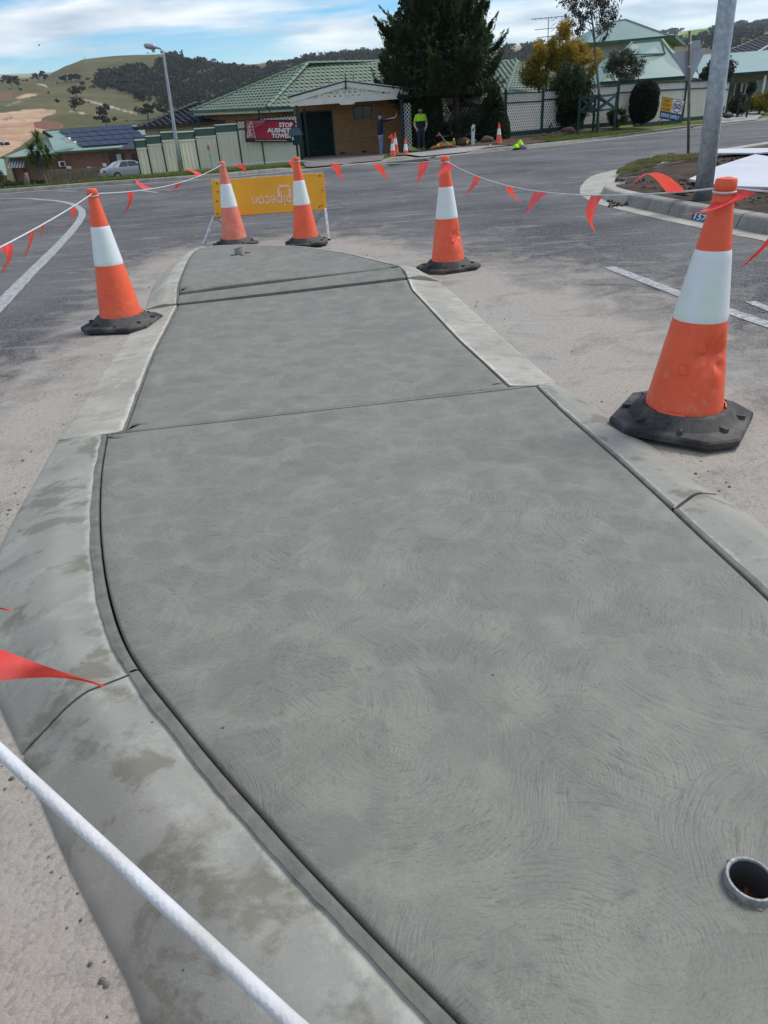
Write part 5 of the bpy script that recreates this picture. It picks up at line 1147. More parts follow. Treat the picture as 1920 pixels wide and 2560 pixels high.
# TV antenna
ta_ = PC(4, 318, 245, 56); tt_ = PC(4, 322, 105, 56); ant = thing('television_antenna', ta_, 'thin television aerial standing above the tiled wing roof', 'antenna')
MB().tube([ta_-np.array([0, 0, 1.6]), tt_], .03, 8).build('mast', M['alu'], ant)
for dz, w_ in ((-.05, 2.4), (-.65, 1.9), (-1.1, 1.5)):
    p = tt_+np.array([0, 0, dz]); m_ = MB(); m_.tube([p-np.array([w_/2, 0, 0]), p+np.array([w_/2, 0, .05])], .022, 6); m_.build('boom', M['alu'], ant)
for k in range(6):
    p = tt_+np.array([-.9+k*.36, 0, -.05]); m_ = MB(); m_.tube([p-np.array([.12, .5, 0]), p+np.array([.12, .5, .0])], .018, 6); m_.build('element', M['alu'], ant)
for k in range(3):
    p = tt_+np.array([.35, 0, -.15-k*.28]); m_ = MB(); m_.tube([p-np.array([.18, .1, .1]), p+np.array([.18, .1, .1])], .018, 6); m_.build('element', M['alu'], ant)
# porch house at the far right
h3 = thing('porch_house', (29, 62, 0), 'single-storey house with a low green metal roof and shaded porch at the driveway', 'house')
r0_, r1_ = PC(4, 1240, 470, 58), PC(4, 1900, 452, 58); r2_, r3_ = PC(4, 1900, 300, 66), PC(4, 1210, 338, 66); r1_[2] = r0_[2]; r2_[2] = r3_[2]
m_ = MB(); roofpoly(m_, [r0_, r1_, r2_, r3_]); recalc(m_.build('roof', M['gmetal'], h3)); m_ = MB(); m_.bar(r0_, r1_, .14, .2); m_.build('gutter', M['dgreen'], h3)
m_ = MB(); wallq(m_, r0_+np.array([.5, 2.2, 0]), r1_+np.array([0, 2.2, 0]), -.5, r0_[2], .2); m_.build('wall', simple('tan rendered wall', (.36, .29, .22), .8), h3)
for x0, x1, y0, y1, mt in ((1456, 1490, 515, 580, 'glass'), (1495, 1512, 515, 580, 'glass'), (1590, 1660, 490, 560, 'blind')):
    a, b = PC(4, x0, y0, 60.1), PC(4, x1, y1, 60.1); wn = MB().box(((a[0]+b[0])/2, 60.1, (a[2]+b[2])/2), (b[0]-a[0], .08, abs(a[2]-b[2]))).build('window', M[mt], h3)
    m_ = MB(); m_.box((a[0], 60.05, (a[2]+b[2])/2), (.08, .1, abs(a[2]-b[2])+.1)); m_.box((b[0], 60.05, (a[2]+b[2])/2), (.08, .1, abs(a[2]-b[2])+.1)); m_.build('frame', M['creamtrim'], wn)
for x in (1425, 1640): p = PC(4, x, 480, 58.2); MB().box((p[0], p[1], 1.2), (.14, .14, 3.0)).build('porch_post', M['dgreen'] if x < 1500 else M['white'], h3)
h4 = thing('tiled_house', (36, 80, 0), 'charcoal tiled roof of a house rising behind the green porch roof', 'house')
a, b, c_, d = PC(4, 1292, 312, 84), PC(4, 1800, 325, 80), PC(4, 1720, 205, 86), PC(4, 1660, 214, 88); e = PC(4, 1930, 300, 80); a[2] = b[2] = 5.2
m_ = MB(); tiled_face(m_, [a, b, c_, d], .5, .6, .05); m_.build('roof', M['dtile'], h4, None, 'stuff'); ridge_caps(h4, a, d, M['dtile'], .2, .7)
rb = MB(); rb.bar(PC(4, 1598, 316, 81.5), PC(4, 1690, 262, 82), .25, .12); rb.build('flashing', M['creamtrim'], h4)
m_ = MB(); wallq(m_, a+np.array([.8, .8, 0]), b+np.array([0, .8, 0]), -1, a[2]); m_.build('wall', M['redbrick'], h4)
# dark tiled house behind the cream fence
h5 = thing('tiled_house', (-13, 52, -1), 'low house with charcoal tiled roof behind the stepped cream fence', 'house')
a, b, c_, d = PC(1, 1160, 935, 47), PC(2, 180, 690, 46), PC(2, 150, 470, 51), PC(1, 1700, 705, 51.5); a[2] = b[2] = 1.98; c_[2] = d[2] = max(c_[2], d[2])
c_ = np.array([-6, 52, d[2]]); b = np.array([-6, 46.5, 1.98]); m_ = MB(); tiled_face(m_, [a, b, c_, d], .36, .4, .05); a2_ = a+np.array([-1.6, 8, 0]); tiled_face(m_, [a2_, a, d], .36, .4, .05); m_.build('roof', M['dtile'], h5, None, 'stuff'); ridge_caps(h5, a, d, M['dtile'], .12, .4)
m_ = MB(); m_.bar(a, b, .1, .16); m_.build('gutter', simple('brown gutter', (.05, .025, .02), .5), h5)
m_ = MB(); wallq(m_, a+np.array([.5, .5, 0]), b+np.array([0, .5, 0]), -2, 1.95); m_.build('wall', M['render'], h5)
l0, l1, l2 = PC(1, 1010, 1085, 58), PC(1, 1225, 1075, 53), PC(1, 1225, 985, 56); l3 = PC(1, 1190, 985, 58)
m_ = MB(); roofpoly(m_, [l0, l1, l2, l3]); recalc(m_.build('lean_to_roof', M['dtile'], h5))
# far-left brick house with solar panels
h6 = thing('brick_house', (-27, 80, -2.5), 'red brick house with green metal roof carrying rows of solar panels', 'house')
HY = 80
e0, e1 = PC(1, 480, 1137, 76), PC(1, 1300, 1035, 76); ez_ = (e0[2]+e1[2])/2; e0[2] = e1[2] = ez_; g0, g1 = PC(1, 392, 928, 82), PC(1, 1310, 850, 82); gz_ = (g0[2]+g1[2])/2; g0[2] = g1[2] = gz_
m_ = MB(); roofpoly(m_, [e0, e1, g1, g0], .1); bk = np.array([0, 7, ez_-gz_]); roofpoly(m_, [g0, g1, g1+bk, g0+bk], .1)
f0 = PC(1, 10, 1143, 77.5); f1 = PC(1, 395, 1010, 80.5); f0[2] = ez_-.1; f2 = PC(1, 505, 1008, 80); roofpoly(m_, [f0, e0, f2, f1], .1); rf6 = recalc(m_.build('roof', M['gmetal'], h6))
m_ = MB(); m_.bar(e0, f2, .25, .1); m_.bar(g0, g1, .3, .12); m_.build('ridge_flashing', M['gcap'], h6)
gb = MB(); gb.add([tuple(PC(1, x, y, 80.4)) for x, y in ((385, 935), (490, 1008), (392, 1012))], [(0, 1, 2)]); gb.build('gable', M['blind'], h6); m_ = MB(); m_.bar(PC(1, 372, 930, 80.2), PC(1, 495, 1010, 80.2), .3, .25); m_.build('barge_board', M['dtile'], h6)
m_ = MB(); wallq(m_, e0+np.array([.3, .6, 0]), e1+np.array([0, .6, 0]), -4, ez_-.1, .2); wallq(m_, f0+np.array([.4, .5, 0]), np.array([e0[0]+.3, f0[1]+.5, 0]), -4, ez_-.15, .2); m_.build('wall', M['redbrick'], h6)
m_ = MB(); m_.bar(e0, e1, .12, .18); m_.bar(f0, np.array([e0[0], f0[1], f0[2]]), .12, .18); m_.build('gutter', M['mgreen'], h6)
def rp_(u, v): return (e0*(1-u)+e1*u)*(1-v)+(g0*(1-u)+g1*u)*v
def ruv(x, y):
    best = None
    for u in np.linspace(0, 1, 101):
        for v in np.linspace(0, 1, 41):
            e_ = pr(rp_(u, v))-np.array(cr(1, x, y)); d_ = e_@e_
            if best is None or d_ < best[0]: best = (d_, u, v)
    return best[1:]
s0, s1, s2 = ruv(715, 1073), ruv(505, 935), ruv(1290, 1000); nrm6 = np.cross(e1-e0, g0-e0); nrm6 /= np.linalg.norm(nrm6)
vv = np.linspace(s0[1], .93, 5); ncol = 7
for r_ in range(4):
    for c_i in range(ncol):
        if r_ == 3 and c_i > 6: continue
        us0 = s0[0]+(s1[0]-s0[0])*(vv[r_]-vv[0])/(vv[4]-vv[0]); us1 = s0[0]+(s1[0]-s0[0])*(vv[r_+1]-vv[0])/(vv[4]-vv[0]); du = (.99-s0[0])/ncol
        q4 = [rp_(us0+du*c_i+.003, vv[r_]+.012), rp_(us0+du*(c_i+1)-.003, vv[r_]+.012), rp_(us1+du*(c_i+1)-.003, vv[r_+1]-.012), rp_(us1+du*c_i+.003, vv[r_+1]-.012)]
        m_ = MB(); m_.prism([tuple(p+nrm6*.16) for p in q4], tuple(-nrm6*.05)); recalc(m_.build('solar_panel', M['solar'], h6))
for x, y in ((562, 990), (612, 1022)): p = PC(1, x, y, 76.8); MB().box(tuple(p), (.9, .5, .18)).build('skylight_cap', M['white'], h6)
def part_box(nm, k, x0, y0, x1, y1, Y, mt, parent, th=.12):
    a, b = PC(k, x0, y0, Y), PC(k, x1, y1, Y); return MB().box(((a[0]+b[0])/2, Y, (a[2]+b[2])/2), (abs(b[0]-a[0]), th, abs(a[2]-b[2]))).build(nm, mt, parent)
wn = part_box('window', 1, 940, 1122, 1080, 1210, 76.4, M['glass'], h6); part_box('blind', 1, 1004, 1124, 1060, 1200, 76.3, M['blind'], wn)
part_box('door', 1, 1135, 1120, 1225, 1240, 76.3, simple('maroon door', (.06, .022, .018), .6), h6)
ac = part_box('air_conditioner', 1, 510, 1187, 568, 1230, 76.2, M['white'], h6, .5); part_box('grille', 1, 518, 1193, 558, 1226, 75.9, M['black'], ac, .08)
part_box('meter_box', 1, 888, 1203, 926, 1240, 76.2, M['white'], h6, .3); part_box('meter_box', 1, 575, 1230, 618, 1250, 76.2, M['creamtrim'], h6, .3); part_box('meter_box', 1, 755, 1235, 795, 1250, 76.2, M['creamtrim'], h6, .3)
for x in (560, 865, 918): p = PC(1, x, 1110, 76.3); MB().tube([(p[0], 76.3, ez_), (p[0]+.02, 76.3, ez_-2.2)], .05, 6).build('downpipe', M['timber'], h6)
q = Mt('striped awning'); wv = q.t.nodes.new('ShaderNodeTexWave'); wv.inputs['Scale'].default_value = 1.15; q.lk(q.co, wv.inputs['Vector']); M['awn'] = q.done(q.mix(q.ramp(wv.outputs['Fac'], .4, .6), (.10, .10, .11), (.45, .44, .42)), .8)
a, b = PC(1, 68, 1185, 77.7), PC(1, 212, 1185, 77.7); c_, d = PC(1, 214, 1242, 76.9), PC(1, 70, 1244, 76.9); MB().prism([tuple(p) for p in (a, b, c_, d)], (0, .03, .03)).build('awning', M['awn'], h6)
for x0, x1 in ((105, 155), (195, 245)): part_box('window', 1, x0, 1244, x1, 1370, 77.8, M['glass'], h6)
# small green shed roof at the far left
gs_ = thing('garden_shed', (-31, 66, -2.6), 'green roofed shed partly in view beside the brick house', 'shed')
a, b = PC(1, -60, 1175, 68), PC(1, 62, 1300, 66); roofm = MB(); roofpoly(roofm, [PC(1, -90, 1310, 65), PC(1, 62, 1305, 65), PC(1, 30, 1165, 69), PC(1, -90, 1165, 69)]); recalc(roofm.build('roof', M['gmetal'], gs_)); wm_ = MB(); wallq(wm_, PC(1, -90, 1310, 65.4), PC(1, 55, 1310, 65.4), -4, PC(1, 0, 1310, 65.2)[2]); wm_.build('wall', M['redbrick'], gs_)
# paling fence
pf = thing('paling_fence', PC(1, 445, 1405, 66), 'weathered timber paling fence between the yucca and the silver sedan', 'fence')
n = 34
for i in range(n):
    t = i/(n-1); x = 420+(960-420)*t; Y = 66+4*t; top = 1258+(1228-1258)*t; bot = 1408+(1338-1408)*t
    a = PC(1, x, top+rng.uniform(-4, 4), Y); b = PC(1, x+14*(1-t), bot, Y); w_ = 15.2/1952*Y*.289
    m_ = MB(); m_.box(((a[0]+b[0])/2, Y, (a[2]+b[2])/2-.1), (w_*1.06, .025+.01*rng.random(), a[2]-b[2]+.2)); m_.build('paling', M['timber'], pf)
for zf in (.25, .8):
    a, b = PC(1, 425, 1258+150*zf, 66.1), PC(1, 955, 1230+110*zf, 70.1); m_ = MB(); m_.bar(a, b, .05, .08); m_.build('rail', M['timber'], pf)

# ================================================================== PLANTS
nr = np.random.default_rng(11)
def leafmesh(name, c, size, mt, parent=None, aspect=.5, dirs=None, kind=None):
    c = np.asarray(c, float); n = len(c); 
    if dirs is None: d = nr.normal(size=(n, 3))
    else: d = np.asarray(dirs)+nr.normal(size=(n, 3))*.35
    d /= np.linalg.norm(d, axis=1)[:, None]; e = np.cross(d, nr.normal(size=(n, 3))); e /= np.linalg.norm(e, axis=1)[:, None]
    s = (size*(.6+.8*nr.random(n)))[:, None]; d = d*s; e = e*s*aspect*.5
    V = np.stack([c-d*.5, c+e-d*.05, c+d*.5, c-e-d*.05], 1).reshape(-1, 3)
    off = np.array(wloc(parent)) if parent is not None else 0
    me = bpy.data.meshes.new(name); me.vertices.add(4*n); me.vertices.foreach_set('co', (V-off).ravel()); me.loops.add(4*n); me.loops.foreach_set('vertex_index', np.arange(4*n)); me.polygons.add(n); me.polygons.foreach_set('loop_start', np.arange(0, 4*n, 4)); me.update(calc_edges=True); me.validate()
    me.materials.append(mt); o = bpy.data.objects.new(name, me); col.objects.link(o); o.parent = parent
    if kind: o['kind'] = kind
    return o
def clumps(cen, rad, k, n, cr_=.3, shell=.55, squash=1.):
    cen = np.array(cen); rad = np.array(rad); d = nr.normal(size=(k, 3)); d /= np.linalg.norm(d, axis=1)[:, None]; u = shell+(1-shell)*nr.random(k)**.7
    cc = cen+d*u[:, None]*rad; idx = nr.integers(0, k, n); g = nr.normal(size=(n, 3)); g /= np.linalg.norm(g, axis=1)[:, None]; g *= (nr.random(n)**.45)[:, None]
    rr = (.6+.8*nr.random(k))*cr_; return cc[idx]+g*rr[idx][:, None]*np.array([1, 1, squash])
M['leaf_con'] = leafmat('dark cypress foliage', (.020, .038, .014), (.052, .085, .028), .9); M['leaf_con2'] = leafmat('cypress tip foliage', (.045, .075, .022), (.10, .14, .045), 1.2)
M['leaf_bush'] = leafmat('glossy bush leaf', (.028, .048, .016), (.075, .115, .036), 1.5); M['leaf_hedge'] = leafmat('dense dark hedge leaf', (.010, .018, .007), (.024, .040, .012), 1.5)
M['leaf_yel'] = leafmat('golden foliage', (.36, .26, .015), (.58, .38, .05), .9); M['leaf_yel2'] = leafmat('olive gold foliage', (.17, .16, .018), (.33, .26, .03), .9)
M['leaf_gum'] = leafmat('grey gum leaf', (.045, .055, .035), (.10, .105, .07), 1.0); M['leaf_grey'] = leafmat('grey-green shrub leaf', (.03, .05, .025), (.085, .11, .06), 1.2)
M['leaf_hill'] = leafmat('eucalypt crown', (.026, .032, .017), (.066, .072, .040), .05); M['leaf_yucca'] = leafmat('yucca blade', (.055, .10, .025), (.15, .21, .055), 1.0)
M['bark'] = simple('brown bark', (.09, .065, .05), .9, .3, 6, .4, 20); M['greybark'] = simple('grey bark', (.17, .14, .12), .9, .25, 6, .3, 20)
# big cypress
cb = PC(3, 930, 1225, 37.4); cy = thing('cypress_tree', cb, 'tall dark spreading cypress with upswept feathery branches behind the lattice fence line', 'tree')
MB().tube([cb-np.array([0, 0, .2]), cb+np.array([-.1, 0, 1.2]), cb+np.array([-.3, .2, 3.2]), cb+np.array([-.5, .2, 6.2])], [.2, .17, .12, .04], 10).build('trunk', M['bark'], cy, True)
cen_ = np.array([PC(3, 745, 300, 37.4)[0], 37.7, 0]); pts, dr_, tips, tdr = [], [], [], []
OUTL = [(.9, 1.0), (1.35, 1.7), (1.8, 2.45), (2.4, 2.75), (3.3, 3.0), (4.2, 3.0), (5.2, 2.5), (6.1, 1.9), (7.0, 1.15), (7.8, .5)]      # height, radius of the crown
oh = np.array(OUTL)
for b_ in range(135):
    h = rng.uniform(1.1, 7.4); rm = float(np.interp(h, oh[:, 0], oh[:, 1])); a = rng.uniform(0, 2*math.pi); r1 = rm*rng.uniform(.80, 1.06); dz = rng.uniform(.8, 1.9)
    cx_ = cen_[0]*sst(.8, 2.6, h)+cb[0]*(1-sst(.8, 2.6, h))
    p_in = np.array([cx_+math.cos(a)*r1*.15, cen_[1]+math.sin(a)*r1*.15, max(.7, h-dz)]); p_out = np.array([cx_+math.cos(a)*r1, cen_[1]+math.sin(a)*r1, h+.25]); pm = np.array([cx_+math.cos(a)*r1*.8, cen_[1]+math.sin(a)*r1*.8, h-.55])
    def pth(t): return p_in*((1-t)**2)[:, None]+pm*(2*t*(1-t))[:, None]+p_out*(t*t)[:, None]
    n = 780; t = nr.random(n)**.6; t = np.minimum(1, t); w_ = .34*(1-t)**.8+.035; g = nr.normal(size=(n, 3))*w_[:, None]*.60; pts.append(pth(t)+g); upw = (p_out-pm)/np.linalg.norm(p_out-pm)+np.array([0, 0, .5]); dr_.append(np.tile(upw, (n, 1))+g*2.2)
    for k_ in range(5):
        t0 = rng.uniform(.55, 1.0); q0_ = pth(np.array([t0]))[0]; dd = np.array([math.cos(a+rng.uniform(-.9, .9)), math.sin(a+rng.uniform(-.9, .9)), rng.uniform(.9, 1.7)]); dd /= np.linalg.norm(dd); l = rng.uniform(.35, .75); n = 44; t = nr.random(n); tips.append(q0_+dd*(t*l)[:, None]+nr.normal(size=(n, 3))*(.075*(1-t)+.012)[:, None]); tdr.append(np.tile(dd, (n, 1)))
pts, dr_, tips, tdr = [np.concatenate(x_) for x_ in (pts, dr_, tips, tdr)]
kp = ~((pts[:, 1] < 37.0) & (pts[:, 2] < 2.25)); pts, dr_ = pts[kp], dr_[kp]; kp = ~((tips[:, 1] < 37.0) & (tips[:, 2] < 2.25)); tips, tdr = tips[kp], tdr[kp]      # the low skirt is clipped back on the footpath side
leafmesh('crown', pts, .15, M['leaf_con'], cy, .26, dr_); leafmesh('crown_tips', tips, .14, M['leaf_con2'], cy, .24, tdr)
ins_ = nr.normal(size=(14000, 3)); ins_ /= np.linalg.norm(ins_, axis=1)[:, None]; hh = 1.2+5.6*nr.random(14000); rr = np.interp(hh, oh[:, 0], oh[:, 1])*.85*nr.random(14000)**.5; aa = nr.random(14000)*6.283
hh = np.maximum(hh, 2.3); leafmesh('inner_foliage', np.stack([cen_[0]+np.cos(aa)*rr, cen_[1]+np.sin(aa)*rr, hh], 1), .22, M['leaf_con'], cy, .5)
def bush(name, label, k, x0, x1, y0, y1, Y, mt, n, leaf=.10, shape='ell', stem=True, cat='shrub', kc=60, crd=.28, depth=None, asp=.5, group=None):
    a, b = PC(k, x0, y1, Y), PC(k, x1, y0, Y); c_ = (a+b)/2; rx = abs(b[0]-a[0])/2; rz = abs(b[2]-a[2])/2; ry = depth or rx; base = np.array([c_[0], Y, min(a[2], b[2])])
    t = thing(name, base, label, cat, group)
    if shape == 'ell': P = clumps((c_[0], Y, c_[2]), (rx*.86, ry*.86, rz*.9), kc, n, crd*rx)
    elif shape == 'box':
        q_ = nr.normal(size=(n, 3)); q_ /= (np.abs(q_)**2.6).sum(1)[:, None]**(1/2.6); bmp = np.array([noise.noise(Vector(v_*3.1)) for v_ in q_])*.07; P = np.array([c_[0], Y, c_[2]])+q_*np.array([rx, ry, rz])*(.80+.18*nr.random(n)+bmp)[:, None]
    elif shape == 'cone':
        h = nr.random(n)**1.4; an = nr.random(n)*6.283; r_ = rx*np.minimum(1, 1.25*(1-h))**.85*(.75+.28*nr.random(n)); P = np.stack([c_[0]+np.cos(an)*r_, Y+np.sin(an)*r_, base[2]+h*rz*2], 1)
    leafmesh('foliage', P, leaf, mt, t, asp)
    if shape in ('box', 'cone'):       # dense interior
        m2 = n//5; s_ = nr.normal(size=(m2, 3)); s_ /= np.linalg.norm(s_, axis=1)[:, None]; leafmesh('inner_foliage', np.array([c_[0], Y, c_[2]*(1 if shape == 'box' else .8)])+s_*np.array([rx, ry, rz])*(.7 if shape == 'box' else .45)*nr.random(m2)[:, None]**.4, leaf*2.2, mt, t, .8)
    if stem:
        for j in range(3): MB().tube([base-np.array([0, 0, .1]), base+np.array([rng.uniform(-.3, .3)*rx, 0, rz*.7]), np.array([c_[0]+rng.uniform(-.5, .5)*rx, Y+rng.uniform(-.3, .3)*rx, c_[2]+rz*.4])], [.05*rz, .035*rz, .012*rz], 6).build('stem', M['bark'], t, True)
    return t
bush('clipped_bush', 'large rounded clipped bush behind the man in the lime shirt', 3, 452, 785, 742, 1300, 37.75, M['leaf_bush'], 15000, .11, 'box', depth=.8)
bush('conical_conifer', 'dark cone-shaped conifer beside the lattice panels', 3, 1080, 1372, 678, 1205, 37.6, M['leaf_con'], 12000, .13, 'cone', cat='shrub')
bush('golden_tree', 'golden yellow loose foliaged tree rising above the fence', 4, 290, 560, 160, 400, 45.5, M['leaf_yel'], 6500, .13, kc=46, crd=.30, cat='tree', asp=.35)
gt_ = bpy.data.objects['golden_tree']
for (x0, x1, y0, y1, mt, n) in ((135, 300, 350, 520, 'leaf_yel2', 2600), (205, 320, 250, 420, 'leaf_yel', 2000), (430, 670, 280, 500, 'leaf_yel', 3500), (190, 330, 420, 540, 'leaf_yel2', 2500), (300, 480, 300, 440, 'leaf_yel2', 3000), (385, 450, 122, 230, 'leaf_yel', 1000)):
    a, b = PC(4, x0, y1, 45.3), PC(4, x1, y0, 45.3); c_ = (a+b)/2; leafmesh('crown', clumps(c_, (abs(b[0]-a[0])*.42, .8, abs(b[2]-a[2])*.45), 26, n, .3), .15, M[mt], gt_, .35)
for x in (255, 300, 400): p = PC(4, x, 470, 45.4); MB().tube([np.array([p[0]+.4, 45.4, .4]), p, PC(4, x+20, 300, 45.4)], [.09, .06, .03], 7).build('limb', M['bark'], gt_, True)
bush('dense_shrub', 'tall dark olive shrub in front of the fence beside the timber guard', 4, 285, 615, 365, 800, 41.0, M['leaf_bush'], 17000, .13, kc=170, crd=.24, depth=1.2, asp=.4)
ds_ = bpy.data.objects['dense_shrub']; a, b = PC(4, 290, 800, 41.2), PC(4, 605, 500, 41.2); c_ = (a+b)/2
leafmesh('foliage', clumps(c_, (abs(b[0]-a[0])*.44, 1., abs(b[2]-a[2])*.48), 110, 10000, .3, .3), .13, M['leaf_hedge'], ds_, .4)
bush('loose_shrub', 'grey-green open shrub with upright sprays behind the fence', 4, 640, 925, 290, 520, 46.5, M['leaf_grey'], 6500, .13, kc=70, crd=.22, asp=.3)
bush('oval_hedge', 'dense dark oval clipped shrub left of the end road work sign', 4, 805, 1003, 482, 760, 42.6, M['leaf_hedge'], 14000, .09, 'box')
bush('low_shrub', 'low rounded green shrub between the timber guard and the dark oval', 4, 672, 812, 640, 778, 41.6, M['leaf_bush'], 4500, .09, kc=50)
bush('low_shrub', 'small grey-green shrub at the foot of the tall olive shrub', 4, 275, 350, 740, 820, 40.6, M['leaf_grey'], 1800, .08, kc=30)
bush('round_tree', 'dark rounded bushy tree behind the back of the triangular sign', 4, 1225, 1470, 360, 510, 55, M['leaf_grey'], 6000, .17, kc=60, cat='tree')
bush('garden_shrub', 'olive garden shrub by the black gate posts', 4, 1410, 1560, 575, 700, 53, M['leaf_grey'], 4000, .14, kc=45)
bush('garden_shrub', 'broad pale olive garden shrub at the porch house', 4, 1520, 1720, 560, 690, 55, M['leaf_yel2'], 4000, .15, kc=45)
bush('garden_shrub', 'tall thin light green shrub against the porch wall', 4, 1520, 1600, 480, 600, 56, M['leaf_grey'], 1800, .13, kc=30)
bush('fence_shrub', 'green shrub at the end of the cream sheet fence', 4, 1345, 1395, 640, 710, 48.5, M['leaf_grey'], 1500, .10, kc=25)
for i, x in enumerate((1470, 1528)):
    a, b = PC(4, x, 705, 50), PC(4, x, 572, 50); MB().box((a[0], 50, (a[2]+b[2])/2), (.09, .09, b[2]-a[2]+.2)).build('gate_post', M['black'], None); tag(bpy.data.objects['gate_post' if i == 0 else 'gate_post.001'], ('slim black gate post beside the olive shrub and the sheet fence end', 'slim black gate post in front of the broad pale shrub')[i], 'post', 'black gate posts')
# street gum in the timber guard
gb_ = PC(4, 622, 805, 40.0); gm = thing('gum_tree', gb_, 'slender gum tree with sparse grey foliage growing out of the green timber guard', 'tree')
trk = [gb_-np.array([0, 0, .1])]+[PC(4, x, y, 40.0) for x, y in ((622, 700), (628, 560), (612, 400), (604, 280), (595, 180), (580, 90), (570, -20), (565, -150))]
MB().tube(trk, [.075, .07, .065, .058, .052, .045, .035, .025, .01], 9).build('trunk', M['greybark'], gm, True)
for (x0, y0), (x1, y1) in (((604, 280), (655, 180)), ((655, 180), (700, 60)), ((596, 190), (520, 150)), ((604, 280), (560, 120)), ((590, 150), (470, 60)), ((580, 90), (650, 10)), ((600, 240), (690, 130)), ((570, 30), (480, -60)), ((570, 0), (650, -100))):
    MB().tube([PC(4, x0, y0, 40.0), PC(4, (x0+x1)/2+8, (y0+y1)/2+12, 40.0+rng.uniform(-.4, .4)), PC(4, x1, y1, 40.0+rng.uniform(-.8, .8))], [.03, .02, .008], 6).build('limb', M['greybark'], gm, True)
gp = []
for (x, y, rx, n) in ((420, 5, 40, 160), (480, 40, 50, 420), (520, 110, 55, 420), (470, 95, 45, 300), (640, 20, 60, 420), (700, 50, 50, 380), (690, 130, 55, 420), (650, 180, 45, 260), (560, -30, 80, 600), (700, -40, 70, 500), (500, 170, 35, 200), (730, 100, 30, 150), (440, -40, 70, 400), (600, -120, 110, 800), (510, 205, 25, 100), (660, 235, 22, 60), (560, 60, 50, 260), (625, 100, 40, 180)):
    c_ = PC(4, x, y, 40.0+rng.uniform(-.7, .7)); r_ = rx*.41/1952*40; gp.append(clumps(c_, (r_, r_*1.2, r_), 9, n, r_*.5, .2))
leafmesh('crown', np.concatenate(gp), .105, M['leaf_gum'], gm, .42, np.tile((0, 0, -.7), (sum(len(g) for g in gp), 1)))
tgd = thing('tree_guard', PC(4, 615, 815, 39.3), 'dark green timber tree guard with crossed braces on the grass verge', 'tree guard')
gq = [PC(4, 497, 822, 38.9), PC(4, 612, 812, 38.9), PC(4, 718, 798, 40.2), PC(4, 590, 806, 40.4)]; hgt_ = 1.5
gp_ = [PC(4, 497, 598, 38.9), PC(4, 612, 588, 38.9), PC(4, 735, 575, 40.2), PC(4, 600, 592, 40.4)]
for a, b in zip(gq, gp_): MB().bar(a-np.array([0, 0, .1]), np.array([a[0], a[1], b[2]+.1]), .10, .10).build('post', M['dgreen'], tgd)
for i, j in ((0, 1), (1, 2), (2, 3), (3, 0)):
    A_, B_ = [np.array([gq[k_][0], gq[k_][1], gp_[k_][2]]) for k_ in (i, j)]; lo_ = np.array([0, 0, -.62])
    for p_, q_, nm in ((A_, B_, 'rail'), (A_+lo_, B_+lo_, 'rail'), (A_, B_+lo_, 'brace'), (A_+lo_, B_, 'brace')): MB().bar(p_, q_, .04, .09).build(nm, M['dgreen'], tgd)
# yucca and left garden
yb = PC(1, 392, 1425, 58); yu = thing('yucca', yb, 'multi-headed yucca with spiky green rosettes on a thick trunk', 'yucca')
MB().tube([yb-np.array([0, 0, .2]), PC(1, 380, 1330, 58), PC(1, 350, 1230, 58), PC(1, 325, 1090, 58)], [.30, .20, .16, .12], 10).build('trunk', M['greybark'], yu, True)
for x, y, rad_, n in ((320, 990, 105, 120), (272, 1095, 110, 110), (355, 1090, 100, 90), (412, 1115, 105, 110), (335, 1190, 120, 110), (270, 1180, 85, 70), (410, 1195, 85, 70)):
    c_ = PC(1, x, y, 58+rng.uniform(-.5, .4)); Lr = rad_*.2893/1952*58; m_ = MB()
    for i in range(n):
        d = nr.normal(size=3); d[2] = d[2]*.9+.15; d /= np.linalg.norm(d); l = Lr*rng.uniform(.75, 1.1); sd_ = np.cross(d, (0, 0, 1)); sd_ /= np.linalg.norm(sd_)+1e-6; w_ = .035; p1 = c_+d*l*.5+np.array([0, 0, .04]); p2 = c_+d*l+np.array([0, 0, -.12*l])
        m_.add([c_-sd_*w_*.6, c_+sd_*w_*.6, p1+sd_*w_, p1-sd_*w_, p2], [(0, 1, 2, 3), (3, 2, 4)])
    m_.build('rosette', M['leaf_yucca'], yu)
bush('garden_shrub', 'brown-green low shrub beside the grey stump at the brick house', 1, 20, 215, 1350, 1490, 55, M['leaf_grey'], 3500, .14, kc=40)
bush('garden_shrub', 'dark shrub between the stump and the yucca trunk', 1, 245, 375, 1330, 1460, 56, M['leaf_bush'], 3000, .13, kc=40)
bush('garden_shrub', 'spiky green shrub under the shed roof at the frame edge', 1, -70, 40, 1230, 1480, 56, M['leaf_yucca'], 3000, .2, kc=40, asp=.2)
sp0 = PC(1, 240, 1450, 55); t = tag(MB().tube([sp0, PC(1, 232, 1350, 55), PC(1, 222, 1285, 55)], [.22, .17, .12], 10).build('stump', M['greybark'], None, True), 'pale grey tree stump standing beside the yucca', 'stump')
